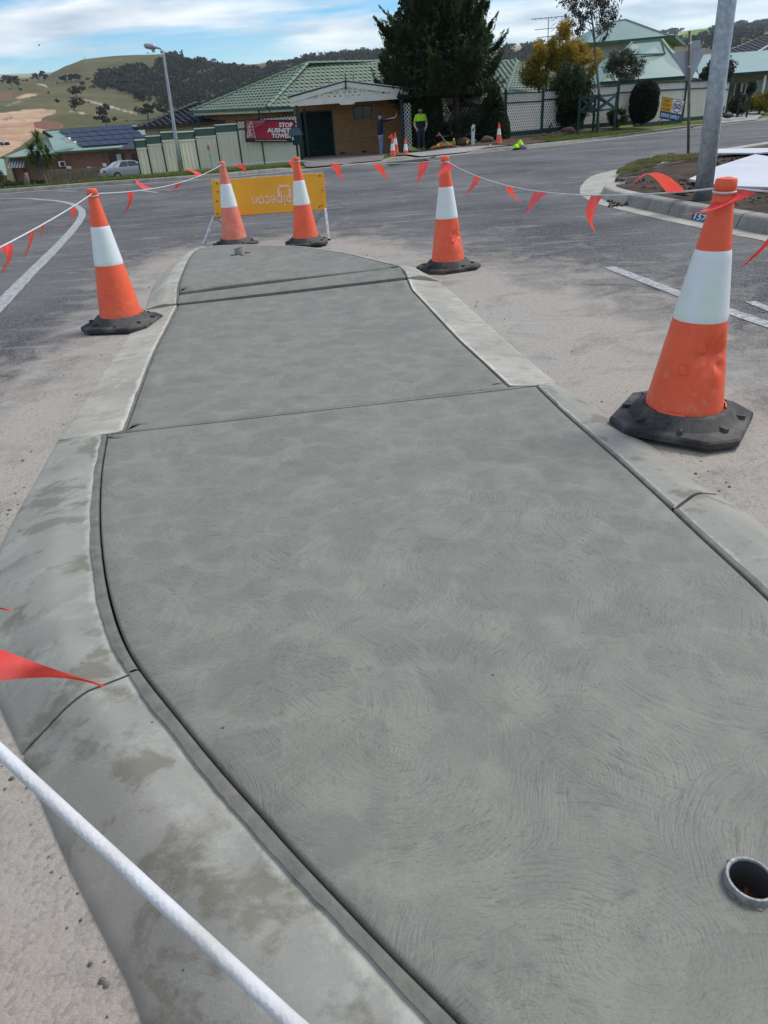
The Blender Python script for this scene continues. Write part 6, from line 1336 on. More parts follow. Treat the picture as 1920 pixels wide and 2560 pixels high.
# ------------------------------------------------------------------ trees on the hills
def tree_proto(seed, n=130):
    g = np.random.default_rng(seed); k = 9; cc = np.stack([g.normal(0, .30, k), g.normal(0, .30, k), .30+.48*g.random(k)], 1); idx = g.integers(0, k, n); d = g.normal(size=(n, 3)); d /= np.linalg.norm(d, axis=1)[:, None]; P = cc[idx]+d*(g.random(n)**.5)[:, None]*np.array([.25, .25, .17]); return P
protos = []
for s_ in range(5):
    t = thing('hill_tree', (0, 0, 0), 'x', 'tree'); leafmesh('crown', tree_proto(s_, 240), .17, M['leaf_hill'], t, .85); MB().tube([(0, 0, -.1), (.02, 0, .3), (.0, .02, .62)], [.05, .035, .02], 6).build('trunk', M['greybark'], t, True); protos.append(t)
used = set()
def hill_tree(k, x, y, wpx, label, group):
    p = on_hill(*cr(k, x, y)); i = rng.randrange(5); o = protos[i]
    if i in used: o = copy_tree(protos[i])
    used.add(i); dist = math.hypot(p[0], p[1]); s_ = wpx*CR[k][2]/1952*dist/1.15; o.location = Vector(p)+Vector((0, 0, .5)); o.scale = (s_, s_, s_*rng.uniform(.75, .95)); o.rotation_euler = (0, 0, rng.uniform(0, 6)); o['label'] = label; o['group'] = group
for x, y, w_, lb in ((60, 500, 80, 'broadest dark gum of the clump above the upper earthworks'), (100, 525, 70, 'dark gum low in the middle of the clump above the earthworks'), (150, 510, 75, 'dark gum on the hill side of the clump above the earthworks'), (20, 505, 40, 'small dark gum apart from the clump above the earthworks'), (160, 535, 50, 'smallest gum under the clump above the earthworks')): hill_tree(1, x, y+15, w_, lb, 'gums above the earthworks')
for x, y, w_, lb in ((335, 485, 70, 'smaller of the paired gums on the saddle beside the flat-topped hill'), (385, 485, 90, 'larger of the paired gums on the saddle, next to the flat-topped hill'), (240, 500, 32, 'little round gum alone on the saddle'), (205, 495, 24, 'tiniest gum on the saddle beside the little round one')): hill_tree(1, x, y+12, w_, lb, 'gums on the saddle')
for x, y, w_, lb in ((665, 640, 130, 'large grey-green gum beside the pale track on the near slope'), (640, 735, 125, 'dark gum standing below the pale track on the near slope'), (925, 800, 130, 'tall gum above the solar panel ridge'), (925, 880, 120, 'dark gum just behind the solar panel ridge'), (1280, 815, 180, 'broad dark gum behind the charcoal tiled roof'), (1440, 790, 110, 'dark gum right of the broad gum behind the charcoal roof'), (720, 548, 55, 'round lone gum at the foot of the flat-topped hill')): hill_tree(1, x, y, w_, lb, 'single gums on the near slope')
for x, y, w_ in ((425, 612, 28), (500, 525, 20), (180, 588, 30), (90, 582, 20), (770, 690, 22), (1090, 840, 20), (600, 335, 24), (1285, 268, 16), (730, 300, 12)): hill_tree(1, x, y, w_, 'tiny scattered shrub on the bare hill pasture', 'scattered hill shrubs')
for x, y, w_ in ((580, 495, 70), (620, 490, 70), (665, 490, 75), (690, 480, 50), (560, 495, 40)): hill_tree(1, x, y+8, w_, 'low dark gum in the row at the foot of the bare hill', 'gum row under the bare hill')
for x, y, w_ in ((190, 115, 50), (370, 112, 40), (330, 115, 34), (320, 118, 30), (270, 122, 28), (1180, 85, 50), (1390, 62, 40), (1560, 52, 60), (1630, 50, 70), (1470, 48, 60), (1255, 72, 26)): hill_tree(2, x, y+4, w_, 'small gum on the skyline of the wooded ridge', 'skyline gums')
for i, t in enumerate(protos):
    if i not in used: 
        for ch in [q_ for q_ in bpy.data.objects if q_.parent == t]: bpy.data.objects.remove(ch)
        bpy.data.objects.remove(t)
def woods(name, k, poly, n, wpx):
    P = [cr(k, *p) for p in poly]; xs_ = [p[0] for p in P]; ys_ = [p[1] for p in P]; out_ = []; szs = []; tries = 0
    while len(out_) < n and tries < n*40:
        tries += 1; p = (rng.uniform(min(xs_), max(xs_)), rng.uniform(min(ys_), max(ys_)))
        if not inpoly(p, P) or noise.noise(Vector((p[0]*.022, p[1]*.05, 5))) < -.28: continue
        q_ = on_hill(*p); dist = math.hypot(q_[0], q_[1]); s_ = min(15, wpx*CR[k][2]/1952*dist/1.15*rng.uniform(.7, 1.3)); tp_ = tree_proto(rng.randrange(40), 90); out_.append(tp_*np.array([s_, s_, s_*.8])+q_); szs.append(np.full(90, s_*.20))
    c_ = np.concatenate(out_); o = leafmesh(name, c_, np.concatenate(szs), M['leaf_hill'], None, .85); o['kind'] = 'stuff'; return o
_lm = leafmesh
def leafmesh(name, c, size, mt, parent=None, aspect=.5, dirs=None, kind=None): return _lm(name, c, size, mt, parent, aspect, dirs, kind)
woods('woodland', 1, [(760, 560), (840, 500), (850, 455), (1000, 440), (1080, 390), (1180, 385), (1330, 400), (1400, 360), (1480, 310), (1560, 300), (1760, 330), (1760, 690), (1600, 700), (1480, 740), (1300, 700), (1170, 660), (1180, 620), (1000, 590), (860, 580)], 520, 75)
woods('woodland', 2, [(0, 170), (150, 150), (180, 150), (560, 190), (700, 160), (1000, 140), (1150, 90), (1420, 55), (1659, 35), (1659, 200), (1100, 260), (700, 420), (500, 440), (0, 560)], 900, 60)
woods('woodland', 3, [(-40, 470), (0, 430), (110, 415), (280, 430), (300, 560), (-40, 560)], 120, 60)
woods('woodland', 3, [(1270, 470), (1330, 420), (1420, 405), (1660, 405), (1660, 560), (1270, 560)], 160, 60)
woods('woodland', 4, [(1080, 250), (1130, 245), (1290, 225), (1310, 195), (1380, 165), (1500, 145), (1660, 130), (1760, 125), (1760, 300), (1180, 310)], 300, 42)
woods('woodland', 4, [(960, 195), (1130, 180), (1130, 212), (1000, 222)], 40, 24)

# ================================================================== CAR
cr0 = PC(1, 1010, 1348, 64); car = thing('parked_car', (cr0[0], cr0[1], cr0[2]), 'silver sedan parked nose-in beside the paling fence', 'car')
M['silver'] = simple('silver car paint', (.36, .38, .40), .3, .04, 1, 0, metal=.55, spec=.5); M['tail'] = simple('red tail lamp', (.30, .015, .02), .25, .1, 3, 0); M['tyre'] = simple('tyre', (.02, .02, .02), .8)
ca_ = R_(38); cd_ = np.array([math.cos(ca_), math.sin(ca_), 0]); cs_ = np.array([-math.sin(ca_), math.cos(ca_), 0]); co_ = np.array(cr0)+cd_*1.25+cs_*.2+np.array([0, 0, 0])
def cp3(l, s, z): return tuple(co_+cd_*l+cs_*s+np.array([0, 0, z]))
SECT = [(-2.28, .50, .66, .72), (-2.2, .34, .80, .82), (-1.9, .25, .95, .86), (-1.35, .22, .98, .87), (-.6, .20, .97, .88), (.5, .2, .96, .88), (1.1, .2, .94, .87), (1.7, .22, .86, .85), (2.15, .3, .76, .80), (2.3, .42, .62, .70)]
m_ = MB(); rows = []
for l, z0, z1, hw in SECT: rows.append([cp3(l, s_*hw, z) for s_, z in ((-.85, z0), (-1, z0+.12), (-1, z0+(z1-z0)*.6), (-.95, z1-.04), (-.8, z1), (0, z1+.03), (.8, z1), (.95, z1-.04), (1, z0+(z1-z0)*.6), (1, z0+.12), (.85, z0), (-.85, z0))])
m_.grid(rows); m_.add(rows[0][:-1], [tuple(range(11))]); m_.add(rows[-1][:-1], [tuple(range(10, -1, -1))]); recalc(m_.build('body', M['silver'], car, 'auto'))
m_ = MB(); rows = []
for l, z1, hw in ((-1.55, .97, .74), (-.95, 1.33, .60), (-.5, 1.40, .58), (.1, 1.40, .58), (.5, 1.33, .60), (1.15, .95, .74)): rows.append([cp3(l, -max(hw, .76), .93), cp3(l, -hw, z1-.05), cp3(l, -hw*.8, z1), cp3(l, hw*.8, z1), cp3(l, hw, z1-.05), cp3(l, max(hw, .76), .93)])
m_.grid(rows); recalc(m_.build('cabin', M['silver'], car, 'auto'))
wq = lambda pts_, nm, mt: MB().add([cp3(*p) for p in pts_], [tuple(range(len(pts_)))]).build(nm, M[mt], car)
wq([(-1.54, -.62, .985), (-1.54, .62, .985), (-1.02, .52, 1.30), (-1.02, -.52, 1.30)], 'rear_window', 'blind')
for sg in (-1, 1):
    wq([(-1.05, sg*.775, .98), (-.25, sg*.775, .98), (-.25, sg*.64, 1.34), (-.72, sg*.645, 1.32)], 'side_window', 'glass'); wq([(-.18, sg*.775, .98), (.75, sg*.775, .98), (.42, sg*.645, 1.31), (-.18, sg*.64, 1.34)], 'side_window', 'glass')
    tl = MB(); tl.box(cp3(-2.22, sg*.55, .70), (.12, .44, .15), ca_); tl.build('tail_light', M['tail'], car)
    for l in (-1.35, 1.35):
        c_ = np.array(cp3(l, sg*.80, .31)); wh = MB(); wh.tube([c_-cs_*.1, c_+cs_*.1], .31, 20); wh = wh.build('wheel', M['tyre'], car); rm_ = MB(); rm_.tube([c_-cs_*.105, c_+cs_*.105], .19, 14); rm_.build('rim', M['alu'], wh)
MB().box(cp3(-2.28, 0, .52), (.08, 1.5, .18), ca_).build('bumper', M['silver'], car); MB().box(cp3(-2.31, 0, .66), (.04, .40, .12), ca_).build('number_plate', M['white'], car)
MB().box(cp3(.75, -.95, 1.0), (.16, .14, .12), ca_).build('mirror', M['black'], car)

# ================================================================== PEOPLE
def skin_person(name, base, label, J, E_, heightscale, matfn, mats, face=0):
    t = thing(name, base, label, 'person'); me = bpy.data.meshes.new('body'); keys = list(J); me.from_pydata([J[k][:3] for k in keys], [(keys.index(a), keys.index(b)) for a, b in E_], [])
    o = bpy.data.objects.new('body', me); col.objects.link(o); md = o.modifiers.new('s', 'SKIN'); 
    for v, k in zip(me.skin_vertices[0].data, keys): r = J[k][3]; r = r if isinstance(r, tuple) else (r, r); g_ = 1.0 if k[:2] in ('he', 'ne', 'ha', 'fi', 'th', 'wr') or len(k) == 2 else 1.28; v.radius = (r[0]*g_, r[1]*g_); v.use_root = (k == 'pelvis')
    o.modifiers.new('d', 'SUBSURF').levels = 2
    bpy.context.view_layer.update(); nm = bpy.data.meshes.new_from_object(o.evaluated_get(bpy.context.evaluated_depsgraph_get())); bpy.data.objects.remove(o)
    nm.materials.clear()
    for x in mats: nm.materials.append(x)
    for p in nm.polygons: p.use_smooth = True; p.material_index = matfn(p.center)
    b = bpy.data.objects.new('body', nm); col.objects.link(b); b.parent = t; t.rotation_euler = (0, 0, face); t.scale = (heightscale,)*3; return t, b
M['skin'] = simple('skin', (.60, .37, .28), .6, .06, 8, 0); M['lime'] = simple('fluorescent lime shirt', (.42, .80, .015), .7, .08, 6, .1); M['navy'] = simple('navy cloth', (.012, .013, .022), .85, .2, 6, .1); M['denimd'] = simple('dark denim', (.02, .03, .048), .85, .25, 8, .1); M['denim'] = simple('faded blue denim', (.17, .24, .36), .85, .2, 8, .1); M['tan'] = simple('tan work boots', (.28, .19, .11), .8); M['jacket'] = simple('navy jacket', (.016, .02, .05), .8, .2, 6, .1); M['hair'] = simple('dark hair', (.03, .02, .014), .8)
def base_joints():
    J = {'pelvis': (0, 0, .95, (.155, .115)), 'waist': (0, 0, 1.10, (.15, .11)), 'chest': (0, .0, 1.28, (.175, .125)), 'uchest': (0, .01, 1.43, (.14, .10)), 'neck': (0, .0, 1.53, .055), 'headb': (0, -.02, 1.595, (.062, .075)), 'headm': (0, -.015, 1.675, (.076, .098)), 'headt': (0, .0, 1.755, (.055, .07))}
    for s_, n in ((-1, 'R'), (1, 'L')):
        J.update({'hip'+n: (s_*.10, 0, .86, .098), 'knee'+n: (s_*.105, -.015, .49, .066), 'calf'+n: (s_*.108, .01, .33, .06), 'ank'+n: (s_*.11, .02, .10, .052), 'heel'+n: (s_*.11, .03, .045, .045), 'toe'+n: (s_*.135, -.17, .035, (.045, .035))})
        J.update({'sh'+n: (s_*.185, .01, 1.44, .068), 'ua'+n: (s_*.235, .02, 1.30, .056), 'el'+n: (s_*.275, .04, 1.14, .046), 'fa'+n: (s_*.255, -.03, 1.03, .042), 'wr'+n: (s_*.215, -.085, .945, .032), 'ha'+n: (s_*.19, -.10, .88, (.042, .026)), 'fi'+n: (s_*.18, -.10, .82, (.034, .02))})
    E_ = [('pelvis', 'waist'), ('waist', 'chest'), ('chest', 'uchest'), ('uchest', 'neck'), ('neck', 'headb'), ('headb', 'headm'), ('headm', 'headt')]
    for n in 'RL': E_ += [('pelvis', 'hip'+n), ('hip'+n, 'knee'+n), ('knee'+n, 'calf'+n), ('calf'+n, 'ank'+n), ('ank'+n, 'heel'+n), ('heel'+n, 'toe'+n), ('uchest', 'sh'+n), ('sh'+n, 'ua'+n), ('ua'+n, 'el'+n), ('el'+n, 'fa'+n), ('fa'+n, 'wr'+n), ('wr'+n, 'ha'+n), ('ha'+n, 'fi'+n)]
    return J, E_
def head_parts(t, yaw, hairm, cap=False):
    R3 = Matrix.Rotation(yaw, 3, 'Z'); ctr = Vector((0, -.015, 1.665))
    def hp(x, y, z): v = R3 @ Vector((x, y, z))+ctr; return (v.x, v.y, v.z)
    def prt(nm, m_, mt):
        o = m_.build(nm, mt, None, True); o.parent = t; return o
    for s_ in (-1, 1):
        prt('eye', MB().tube([hp(s_*.032, -.092, .012), hp(s_*.032, -.099, .012)], .011, 8), M['hair']); prt('ear', MB().tube([hp(s_*.078, .0, -.02), hp(s_*.086, .005, .03)], [.014, .02], 8), M['skin']); prt('eyebrow', MB().tube([hp(s_*.016, -.100, .034), hp(s_*.05, -.092, .036)], .006, 6), hairm)
    prt('nose', MB().tube([hp(0, -.096, .015), hp(0, -.116, -.022), hp(0, -.098, -.028)], [.010, .017, .008], 8), M['skin']); prt('mouth', MB().tube([hp(-.026, -.094, -.056), hp(0, -.101, -.057), hp(.026, -.094, -.056)], .006, 6), simple('lips', (.32, .12, .10), .6))
    rows = []
    for i, z in enumerate(np.linspace(0, math.pi/2, 7)):
        rows.append([hp(math.sin(a)*.088*math.cos(z)*1.03, -math.cos(a)*.108*math.cos(z)+.012, (.030 if cap else (.045 if abs(a) < 1.1 else -.03)*math.cos(z))+math.sin(z)*.10) for a in np.linspace(-math.pi, math.pi, 25)])
    prt('cap' if cap else 'hair', MB().grid(rows), M['navy'] if cap else hairm)
    if cap:
        rows = [[hp(math.sin(a)*(.085+e*.01), -math.cos(a)*(.105+e*.075), .035-.01*e) for a in np.linspace(-1.1, 1.1, 11)] for e in (0, .5, 1)]; prt('cap_peak', MB().grid(rows), M['navy'])
    return hp
# worker in the lime shirt
J, E_ = base_joints(); fp = PC(3, 600, 1312, 36.6)
def mf(c):
    if c.z < .17: return 3
    if abs(c.x) > .16 and c.z < 1.22 and (abs(c.x) > .205 or c.z < 1.0) and c.z > .84: return 0
    if c.z < .98: return 4
    if c.z < 1.24: return 2
    if c.z < 1.505: return 1
    return 0
pw, bw_ = skin_person('person', fp, 'bearded worker in lime and navy shirt standing with hands in pockets', J, E_, 1.03, mf, [M['skin'], M['lime'], M['navy'], M['tan'], M['denimd']], R_(4))
hp = head_parts(pw, 0, M['hair'])
rows = [[hp(math.sin(a)*.072, -math.cos(a)*.094+.0, z) for a in np.linspace(-1.5, 1.5, 13)] for z in (-.06, -.075, -.09, -.105)]
o = MB().grid(rows).build('beard', M['hair'], None, True); o.parent = pw
o = MB().lathe([(.075, 1.50), (.066, 1.54), (.06, 1.545)], 16).build('collar', M['navy'], None, True); o.parent = pw
for s_ in (-1, 1):
    th = MB(); th.tube([(s_*.205, -.11, .915), (s_*.18, -.14, .89), (s_*.165, -.145, .865)], [.014, .013, .011], 7); o = th.build('thumb', M['skin'], None, True); o.parent = pw
# older man in cap, arm out to the carport post
J, E_ = base_joints(); fo = PC(3, 258, 1352, 36.5)
# faces +X; local -Y becomes +X after a quarter turn. His left arm reaches forward to the post
for k, v in {'shL': (.17, -.04, 1.44, .068), 'uaL': (.17, -.22, 1.47, .056), 'elL': (.14, -.40, 1.49, .047), 'faL': (.10, -.55, 1.52, .043), 'wrL': (.05, -.70, 1.56, .031), 'haL': (.035, -.765, 1.60, (.042, .020)), 'fiL': (.03, -.79, 1.655, (.036, .016))}.items(): J[k] = v
for i, (dx, l) in enumerate(((-.032, .055), (-.011, .068), (.011, .072), (.032, .06))): J['f%d' % i] = (.03+dx*1.0, -.80, 1.665+l*.5, .0095); J['g%d' % i] = (.03+dx*1.5, -.795, 1.665+l, .008); E_ += [('fiL', 'f%d' % i), ('f%d' % i, 'g%d' % i)]
J['th0'] = (-.02, -.77, 1.62, .011); J['th1'] = (-.05, -.775, 1.645, .009); E_ += [('haL', 'th0'), ('th0', 'th1')]
def mf2(c):
    if c.z < .11: return 3
    if c.y < -.66 and c.z > 1.4: return 0
    if c.z < .93 and abs(c.x) < .2 and not (abs(c.x) > .165 and c.z > .83): return 4
    if c.z < .90 and abs(c.x) >= .165: return 0
    if c.z < 1.525: return 1
    return 0
po, bo_ = skin_person('person', fo, 'older man in navy jacket, cap and faded jeans, hand on the carport post', J, E_, 1.0, mf2, [M['skin'], M['jacket'], M['navy'], M['black'], M['denim']], R_(78))
head_parts(po, .1, M['hair'], True)
o = MB().lathe([(.085, 1.48), (.072, 1.545), (.06, 1.55)], 16).build('collar', M['jacket'], None, True); o.parent = po

# ================================================================== THE WORKS ON THE VERGE
def far_cone(k, x, y, Y, tp, lb, sc):
    o = copy_tree(cone_b); p = PC(k, x, y, Y); stand(o, p, None, rng.uniform(0, 6), sc); o['label'] = lb; o['group'] = 'cones at the footpath works'; return p
fc1 = far_cone(3, 357, 1398, 30.2, 0, 'orange cone with a red flag on top at the driveway edge', .95); fc2 = far_cone(3, 468, 1392, 30.2, 0, 'orange cone between the flagged cone and the lime shirted worker', .89)
fc3 = far_cone(3, 380, 1338, 33.5, 0, 'orange cone just behind the flagged cone at the carport', .95); fc4 = far_cone(3, 1268, 1252, 34.2, 0, 'orange cone beside the clothing heap on the verge', .95)
wb = thing('bunting', PC(3, 840, 1250, 34), 'short sagging line of red pennants beside the fresh footpath', 'bunting')
W_ = [PC(3, x, y, Y) for x, y, Y in ((752, 1145, 35), (790, 1200, 34.6), (845, 1248, 34.2), (900, 1262, 33.6), (945, 1272, 33.2))]
MB().tube(smooth_line(W_, 5), .008, 6).build('rope', M['rope'], wb, True)
def ftri(a, b, c_, parent, Y):
    P = [PC(3, *q_, Y) for q_ in (a, b, c_)]; m_ = MB(); rows = [[tuple(P[0]+(P[2]-P[0])*t), tuple(P[0]*.5+P[1]*.5+(P[2]-P[0]*.5-P[1]*.5)*t+np.array([0, -.02, 0])), tuple(P[1]+(P[2]-P[1])*t)] for t in np.linspace(0, .97, 5)]; m_.grid(rows).build('flag', M['flag'], parent, True)
for a, b, c_, Y in (((752, 1145), (764, 1172), (724, 1182), 34.9), ((783, 1212), (795, 1225), (758, 1242), 34.5), ((703, 1250), (718, 1282), (690, 1285), 34.3), ((770, 1245), (796, 1255), (750, 1275), 34.3), ((835, 1250), (853, 1252), (825, 1279), 34.1), ((908, 1266), (938, 1270), (912, 1290), 33.4)): ftri(a, b, c_, wb, Y)
fl = thing('pennant', PC(3, 345, 1190, 30), 'red pennant flag tied at the top of the driveway cone', 'flag'); ftri((345, 1150), (358, 1192), (310, 1192), fl, 30.0)
M['capy'] = simple('yellow safety cap', (.75, .48, .01), .5, .08, 5, 0); M['white2'] = simple('white plastic', (.62, .62, .60), .5, .1, 5, 0)
for x, y0, y1, Y, lb in ((745, 1268, 1310, 33.6, 'steel peg with yellow cap at the left of the soil edge'), (880, 1218, 1262, 34.6, 'steel peg with yellow cap in front of the boulder'), (997, 1238, 1292, 33.4, 'steel peg with yellow cap left of the white marker post'), (1195, 1270, 1296, 32.8, 'short peg with yellow cap near the numbered kerb')):
    a, b = PC(3, x, y1, Y), PC(3, x, y0, Y); t = thing('marker_peg', a, lb, 'peg', 'yellow capped pegs'); MB().tube([a-np.array([0, 0, .1]), b], .016, 6).build('peg', M['rust'], t); MB().tube([b-np.array([0, 0, .01]), b+np.array([0, 0, .10])], [.045, .04], 10).build('cap', M['capy'], t, True)
for x, y0, y1, Y, lb in ((598, 1285, 1362, 31, 'thin steel form pin on the footpath edge'), (685, 1288, 1335, 32, 'short steel form pin beside the pennants')):
    a, b = PC(3, x, y1, Y), PC(3, x, y0, Y); tag(MB().tube([a-np.array([0, 0, .05]), b], .016, 6).build('form_pin', M['rust'], None), lb, 'pin')
a, b = PC(3, 1045, 1252, 35), PC(3, 1045, 1072, 35); t = thing('conduit_post', a, 'white square marker post with a grey sticker beside the boulder', 'marker post'); MB().box((a[0], a[1], (a[2]+b[2])/2-.05), (.14, .10, b[2]-a[2]-.05)).build('post', M['white2'], t)
m_ = MB(); m_.prism([(a[0]-.08, a[1]-.06, b[2]-.30), (a[0]+.08, a[1]-.06, b[2]-.30), (a[0]+.08, a[1]-.06, b[2]-.03), (a[0]-.01, a[1]-.06, b[2])], (0, .12, 0)); recalc(m_.build('cap', M['white2'], t)); MB().prism([(a[0]-.07, a[1]-.066, b[2]-.27), (a[0]+.05, a[1]-.066, b[2]-.1), (a[0]+.02, a[1]-.066, b[2]-.27)], (0, .004, 0)).build('sticker', M['black'], t)
M['boulder'] = simple('brown basalt boulder', (.085, .055, .042), .9, .35, 5, .6, 12)
def boulder(k, x0, x1, y0, y1, Y, lb, seed):
    a, b = PC(k, x0, y1, Y), PC(k, x1, y0, Y); c_ = (a+b)/2; rx, rz = abs(b[0]-a[0])/2, abs(b[2]-a[2])/2; rows = []
    for i in range(9):
        ph = -math.pi/2+math.pi*i/8; row = []
        for j in range(17):
            th = 2*math.pi*j/16; d = Vector((math.cos(ph)*math.cos(th), math.cos(ph)*math.sin(th), math.sin(ph))); k_ = 1+.28*noise.noise(d*1.7+Vector((seed, 0, 0)))+.1*noise.noise(d*4+Vector((0, seed, 0))); row.append((c_[0]+d.x*rx*k_, Y+d.y*rx*k_, c_[2]+d.z*rz*1.15*k_-.05))
        rows.append(row)
    tag(recalc(MB().grid(rows).build('boulder', M['boulder'], None, True)), lb, 'boulder')
boulder(3, 905, 1032, 1178, 1258, 36, 'brown boulder left of the white marker post', 1); boulder(3, 1112, 1222, 1165, 1240, 36, 'dark boulder between the white marker post and the conical conifer', 4); boulder(4, 395, 482, 768, 818, 39.6, 'brown boulder at the foot of the tall olive shrub', 7); boulder(4, 358, 402, 792, 820, 39.4, 'small brown boulder beside the larger one under the shrub', 9); boulder(3, 1335, 1385, 1232, 1292, 33, 'small mound of dark soil beside the clothing heap', 12); boulder(4, 270, 310, 805, 830, 39.2, 'small dark rock below the fence post', 15); boulder(4, 1385, 1450, 685, 715, 49, 'pale rounded rock by the garden gate', 18)
# clothing heap
def heap(k, x0, x1, y0, y1, Y, seed, nm, mt, parent):
    a, b = PC(k, x0, y1, Y), PC(k, x1, y0, Y); c_ = (a+b)/2; rx, rz = abs(b[0]-a[0])/2, abs(b[2]-a[2]); rows = []
    for i in range(9):
        u = i/8; row = []
        for j in range(29):
            th = 2*math.pi*j/28; r_ = math.cos(u*math.pi/2)**.8*(1+.22*noise.noise(Vector((math.cos(th)*1.5+seed, math.sin(th)*1.5, u*2)))); row.append((c_[0]+math.cos(th)*rx*r_, Y+math.sin(th)*rx*.7*r_, min(a[2], b[2])+rz*u*(1+.25*noise.noise(Vector((math.cos(th)*2, math.sin(th)*2+seed, u*3))))))
        rows.append(row)
    recalc(MB().grid(rows).build(nm, mt, parent, True))
ht = thing('clothing_heap', PC(3, 1450, 1300, 31.25), 'crumpled lime and navy work jacket lying on the kerb', 'jacket')
heap(3, 1383, 1518, 1238, 1305, 31.25, 3, 'navy_cloth', simple('slate navy cloth', (.035, .045, .075), .8, .25, 8, .2), ht); heap(3, 1420, 1485, 1203, 1262, 31.3, 8, 'lime_cloth', M['lime'], ht); heap(3, 1388, 1450, 1240, 1280, 31.1, 5, 'lime_sleeve', M['lime'], ht)
# black pipe offcut and rubber plate at the kerb
p = [PC(3, x, y, 29.3) for x, y in ((675, 1380), (700, 1374), (730, 1367))]; tag(MB().tube(p, .075, 8).build('pipe_offcut', M['black'], None, True), 'short black pipe offcut lying on the footpath edge', 'pipe')
tag(recalc(MB().prism([tuple(G(*cr(3, x, y), .006)) for x, y in ((300, 1415), (640, 1378), (660, 1392), (330, 1432))], (0, 0, .03)).build('road_plate', simple('dark green plate', (.02, .03, .025), .6), None)), 'long dark green plate lying in the gutter beside the cones', 'plate')
# kerb number on the far side, small plate
def far_plate(k, quad_, txt, bgm, fg, name):
    Yk = ky(PC(k, *quad_[0], 32)[0])+.29; P = [PC(k, *p, Yk) for p in quad_]; MB().quad(*[tuple(p) for p in P]).build(name, bgm, fk); text_on('number', txt, fg, fk, P[0]+(P[1]-P[0])*.08+(P[3]-P[0])*.12, P[1]-P[0], (0, 0, 1), np.linalg.norm(P[1]-P[0])*.82, np.linalg.norm(P[3]-P[0])*.75, .004, .03)
far_plate(3, [(1318, 1316), (1384, 1308), (1384, 1288), (1318, 1294)], '155', M['bluep'], M['white'], 'number_plate')
far_plate(8, [(816, 690), (844, 692), (846, 657), (820, 655)], '1', M['white'], M['bluep'], 'number_plate')
# END ROAD WORK sign
SY = 42.2; s8 = lambda x, y: PC(8, x, y, SY)
sg_ = thing('road_work_sign', s8(580, 640)*np.array([1, 1, 1]), 'tilted end road work and speed 50 sign with a blue strip on the verge', 'road sign')
S0 = [s8(432, 562), s8(685, 608), s8(742, 348), s8(470, 300)]
def sm(u, v, e=0.): return S0[0]*(1-u)*(1-v)+S0[1]*u*(1-v)+S0[2]*u*v+S0[3]*(1-u)*v+np.array([0, -e, 0])
recalc(MB().prism([tuple(p) for p in S0], (0, .02, 0)).build('frame', M['black'], sg_))
def pan(nm, u0, u1, v0, v1, mt): MB().quad(*[tuple(sm(u, v, .004)) for u, v in ((u0, v0), (u1, v0), (u1, v1), (u0, v1))]).build(nm, mt, sg_)
pan('yellow_panel', .02, .47, .35, .975, M['yellow']); pan('white_panel', .48, .98, .35, .975, M['white']); pan('blue_panel', .02, .98, .03, .325, simple('blue sign face', (.012, .06, .20), .5, .06, 4, 0))
sxv, syv = S0[1]-S0[0], S0[3]-S0[0]; sw, sh = np.linalg.norm(sxv), np.linalg.norm(syv)
for tx, u0, u1, v in (('END', .12, .38, .78), ('ROAD', .08, .42, .58), ('WORK', .06, .43, .38)): text_on('lettering', tx, M['black'], sg_, sm(u0, v, .008), sxv, syv, sw*(u1-u0), sh*.15, 0, .012)
text_on('lettering', 'DRIVE SAFELY', M['white'], sg_, sm(.05, .09, .008), sxv, syv, sw*.88, sh*.17, 0, .015); text_on('speed', '50', M['black'], sg_, sm(.575, .545, .010), sxv, syv, sw*.32, sh*.25, 0, .03)
rg = MB(); cs2 = [tuple(sm(.735+.215*math.cos(a), .665+.215*math.sin(a)*sw/sh, .008)) for a in np.linspace(0, 2*math.pi, 41)]; rg.tube(cs2, .02, 5); rg.build('red_ring', simple('red sign ring', (.32, .01, .03), .5), sg_)
for (a, b) in (((470, 570), (320, 655)), ((470, 590), (500, 645)), ((670, 600), (602, 640)), ((680, 605), (742, 632))): MB().tube([s8(*a)+np.array([0, .02, 0]), np.array([s8(*b)[0], SY+(.3 if b[0] in (500, 742) else -.1), s8(*b)[2]])], .018, 6).build('leg', M['black'], sg_)
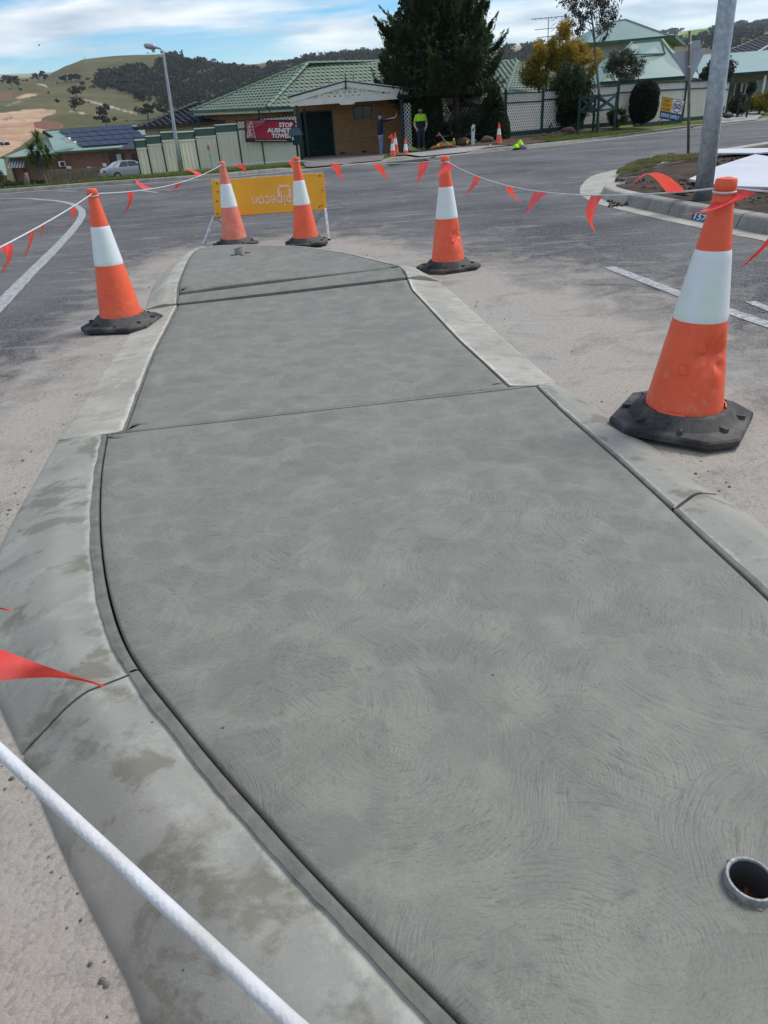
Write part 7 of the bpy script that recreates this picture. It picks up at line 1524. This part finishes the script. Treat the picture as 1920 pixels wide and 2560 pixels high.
# tufts of grass on the far verge
pts = []
while len(pts) < 26000:
    x = rng.uniform(-13, 22); v = abs(rng.gauss(0, 2.2))+.5; y = ky(x)+v
    if (-3.0 < x < 9.2 and v > .0) and not (x < -2.1 or x > 8.3): continue
    if y > 40 or x > 21 and v < 6: continue
    pts.append((x, y, T(x, y)))
blades('verge_grass', pts, .03, .11, M['blade'], .012)
# hedge of soil spoil along the garden bed under the lattice fence
patch('garden_bed', [(6.0, 37.6), (9.5, 38.0), (13.2, 40.6), (14.6, 42.0), (13.8, 42.9), (9, 39.3), (6, 38.6)], M['soil'], .06, 10, .05)
# earthmover on the works, a bird
ex_ = on_hill(*cr(1, 45, 1045)); em = thing('earthmover', ex_, 'small dusty earthmover working on the orange earthworks', 'earthmover'); s_ = np.hypot(*ex_[:2])/1952*.2893
for dx, w_, h_, z in ((-28, 30, 22, 14), (0, 26, 34, 18), (22, 26, 20, 12)): MB().box((ex_[0]+dx*s_, ex_[1], ex_[2]+z*s_), (w_*s_, 12*s_, h_*s_)).build('body' if dx == 0 else 'bucket' if dx < 0 else 'engine', M['timber'] if dx else M['creamtrim'], em)
for dx in (-18, 8, 26): MB().tube([(ex_[0]+dx*s_, ex_[1]-9*s_, ex_[2]+8*s_), (ex_[0]+dx*s_, ex_[1]+9*s_, ex_[2]+8*s_)], 10*s_, 12).build('wheel', M['tyre'], em)
bp_ = PC(1, 338, 186, 60); bd = thing('bird', bp_, 'tiny dark bird flying in the pale cloud', 'bird'); MB().tube([bp_-np.array([.05, 0, .01]), bp_, bp_+np.array([.06, 0, .015])], [.01, .03, .01], 6).build('body', M['black'], bd, True)
for s_ in (-1, 1): MB().add([bp_+np.array([-.05, 0, .02]), bp_+np.array([.06, 0, .02]), bp_+np.array([.02, s_*.12, .08])], [(0, 1, 2)]).build('wing', M['black'], bd)

# ================================================================== AIR
q = bpy.data.materials.new('pale haze'); q.use_nodes = True; nt_ = q.node_tree; nt_.nodes.remove(nt_.nodes['Principled BSDF']); vo = nt_.nodes.new('ShaderNodeVolumePrincipled'); vo.inputs['Color'].default_value = (.80, .86, .94, 1); vo.inputs['Density'].default_value = .0001; nt_.links.new(vo.outputs[0], nt_.nodes['Material Output'].inputs['Volume'])
MB().box((0, 2400, 95), (9000, 6400, 210)).build('haze', q, None, None, 'stuff')
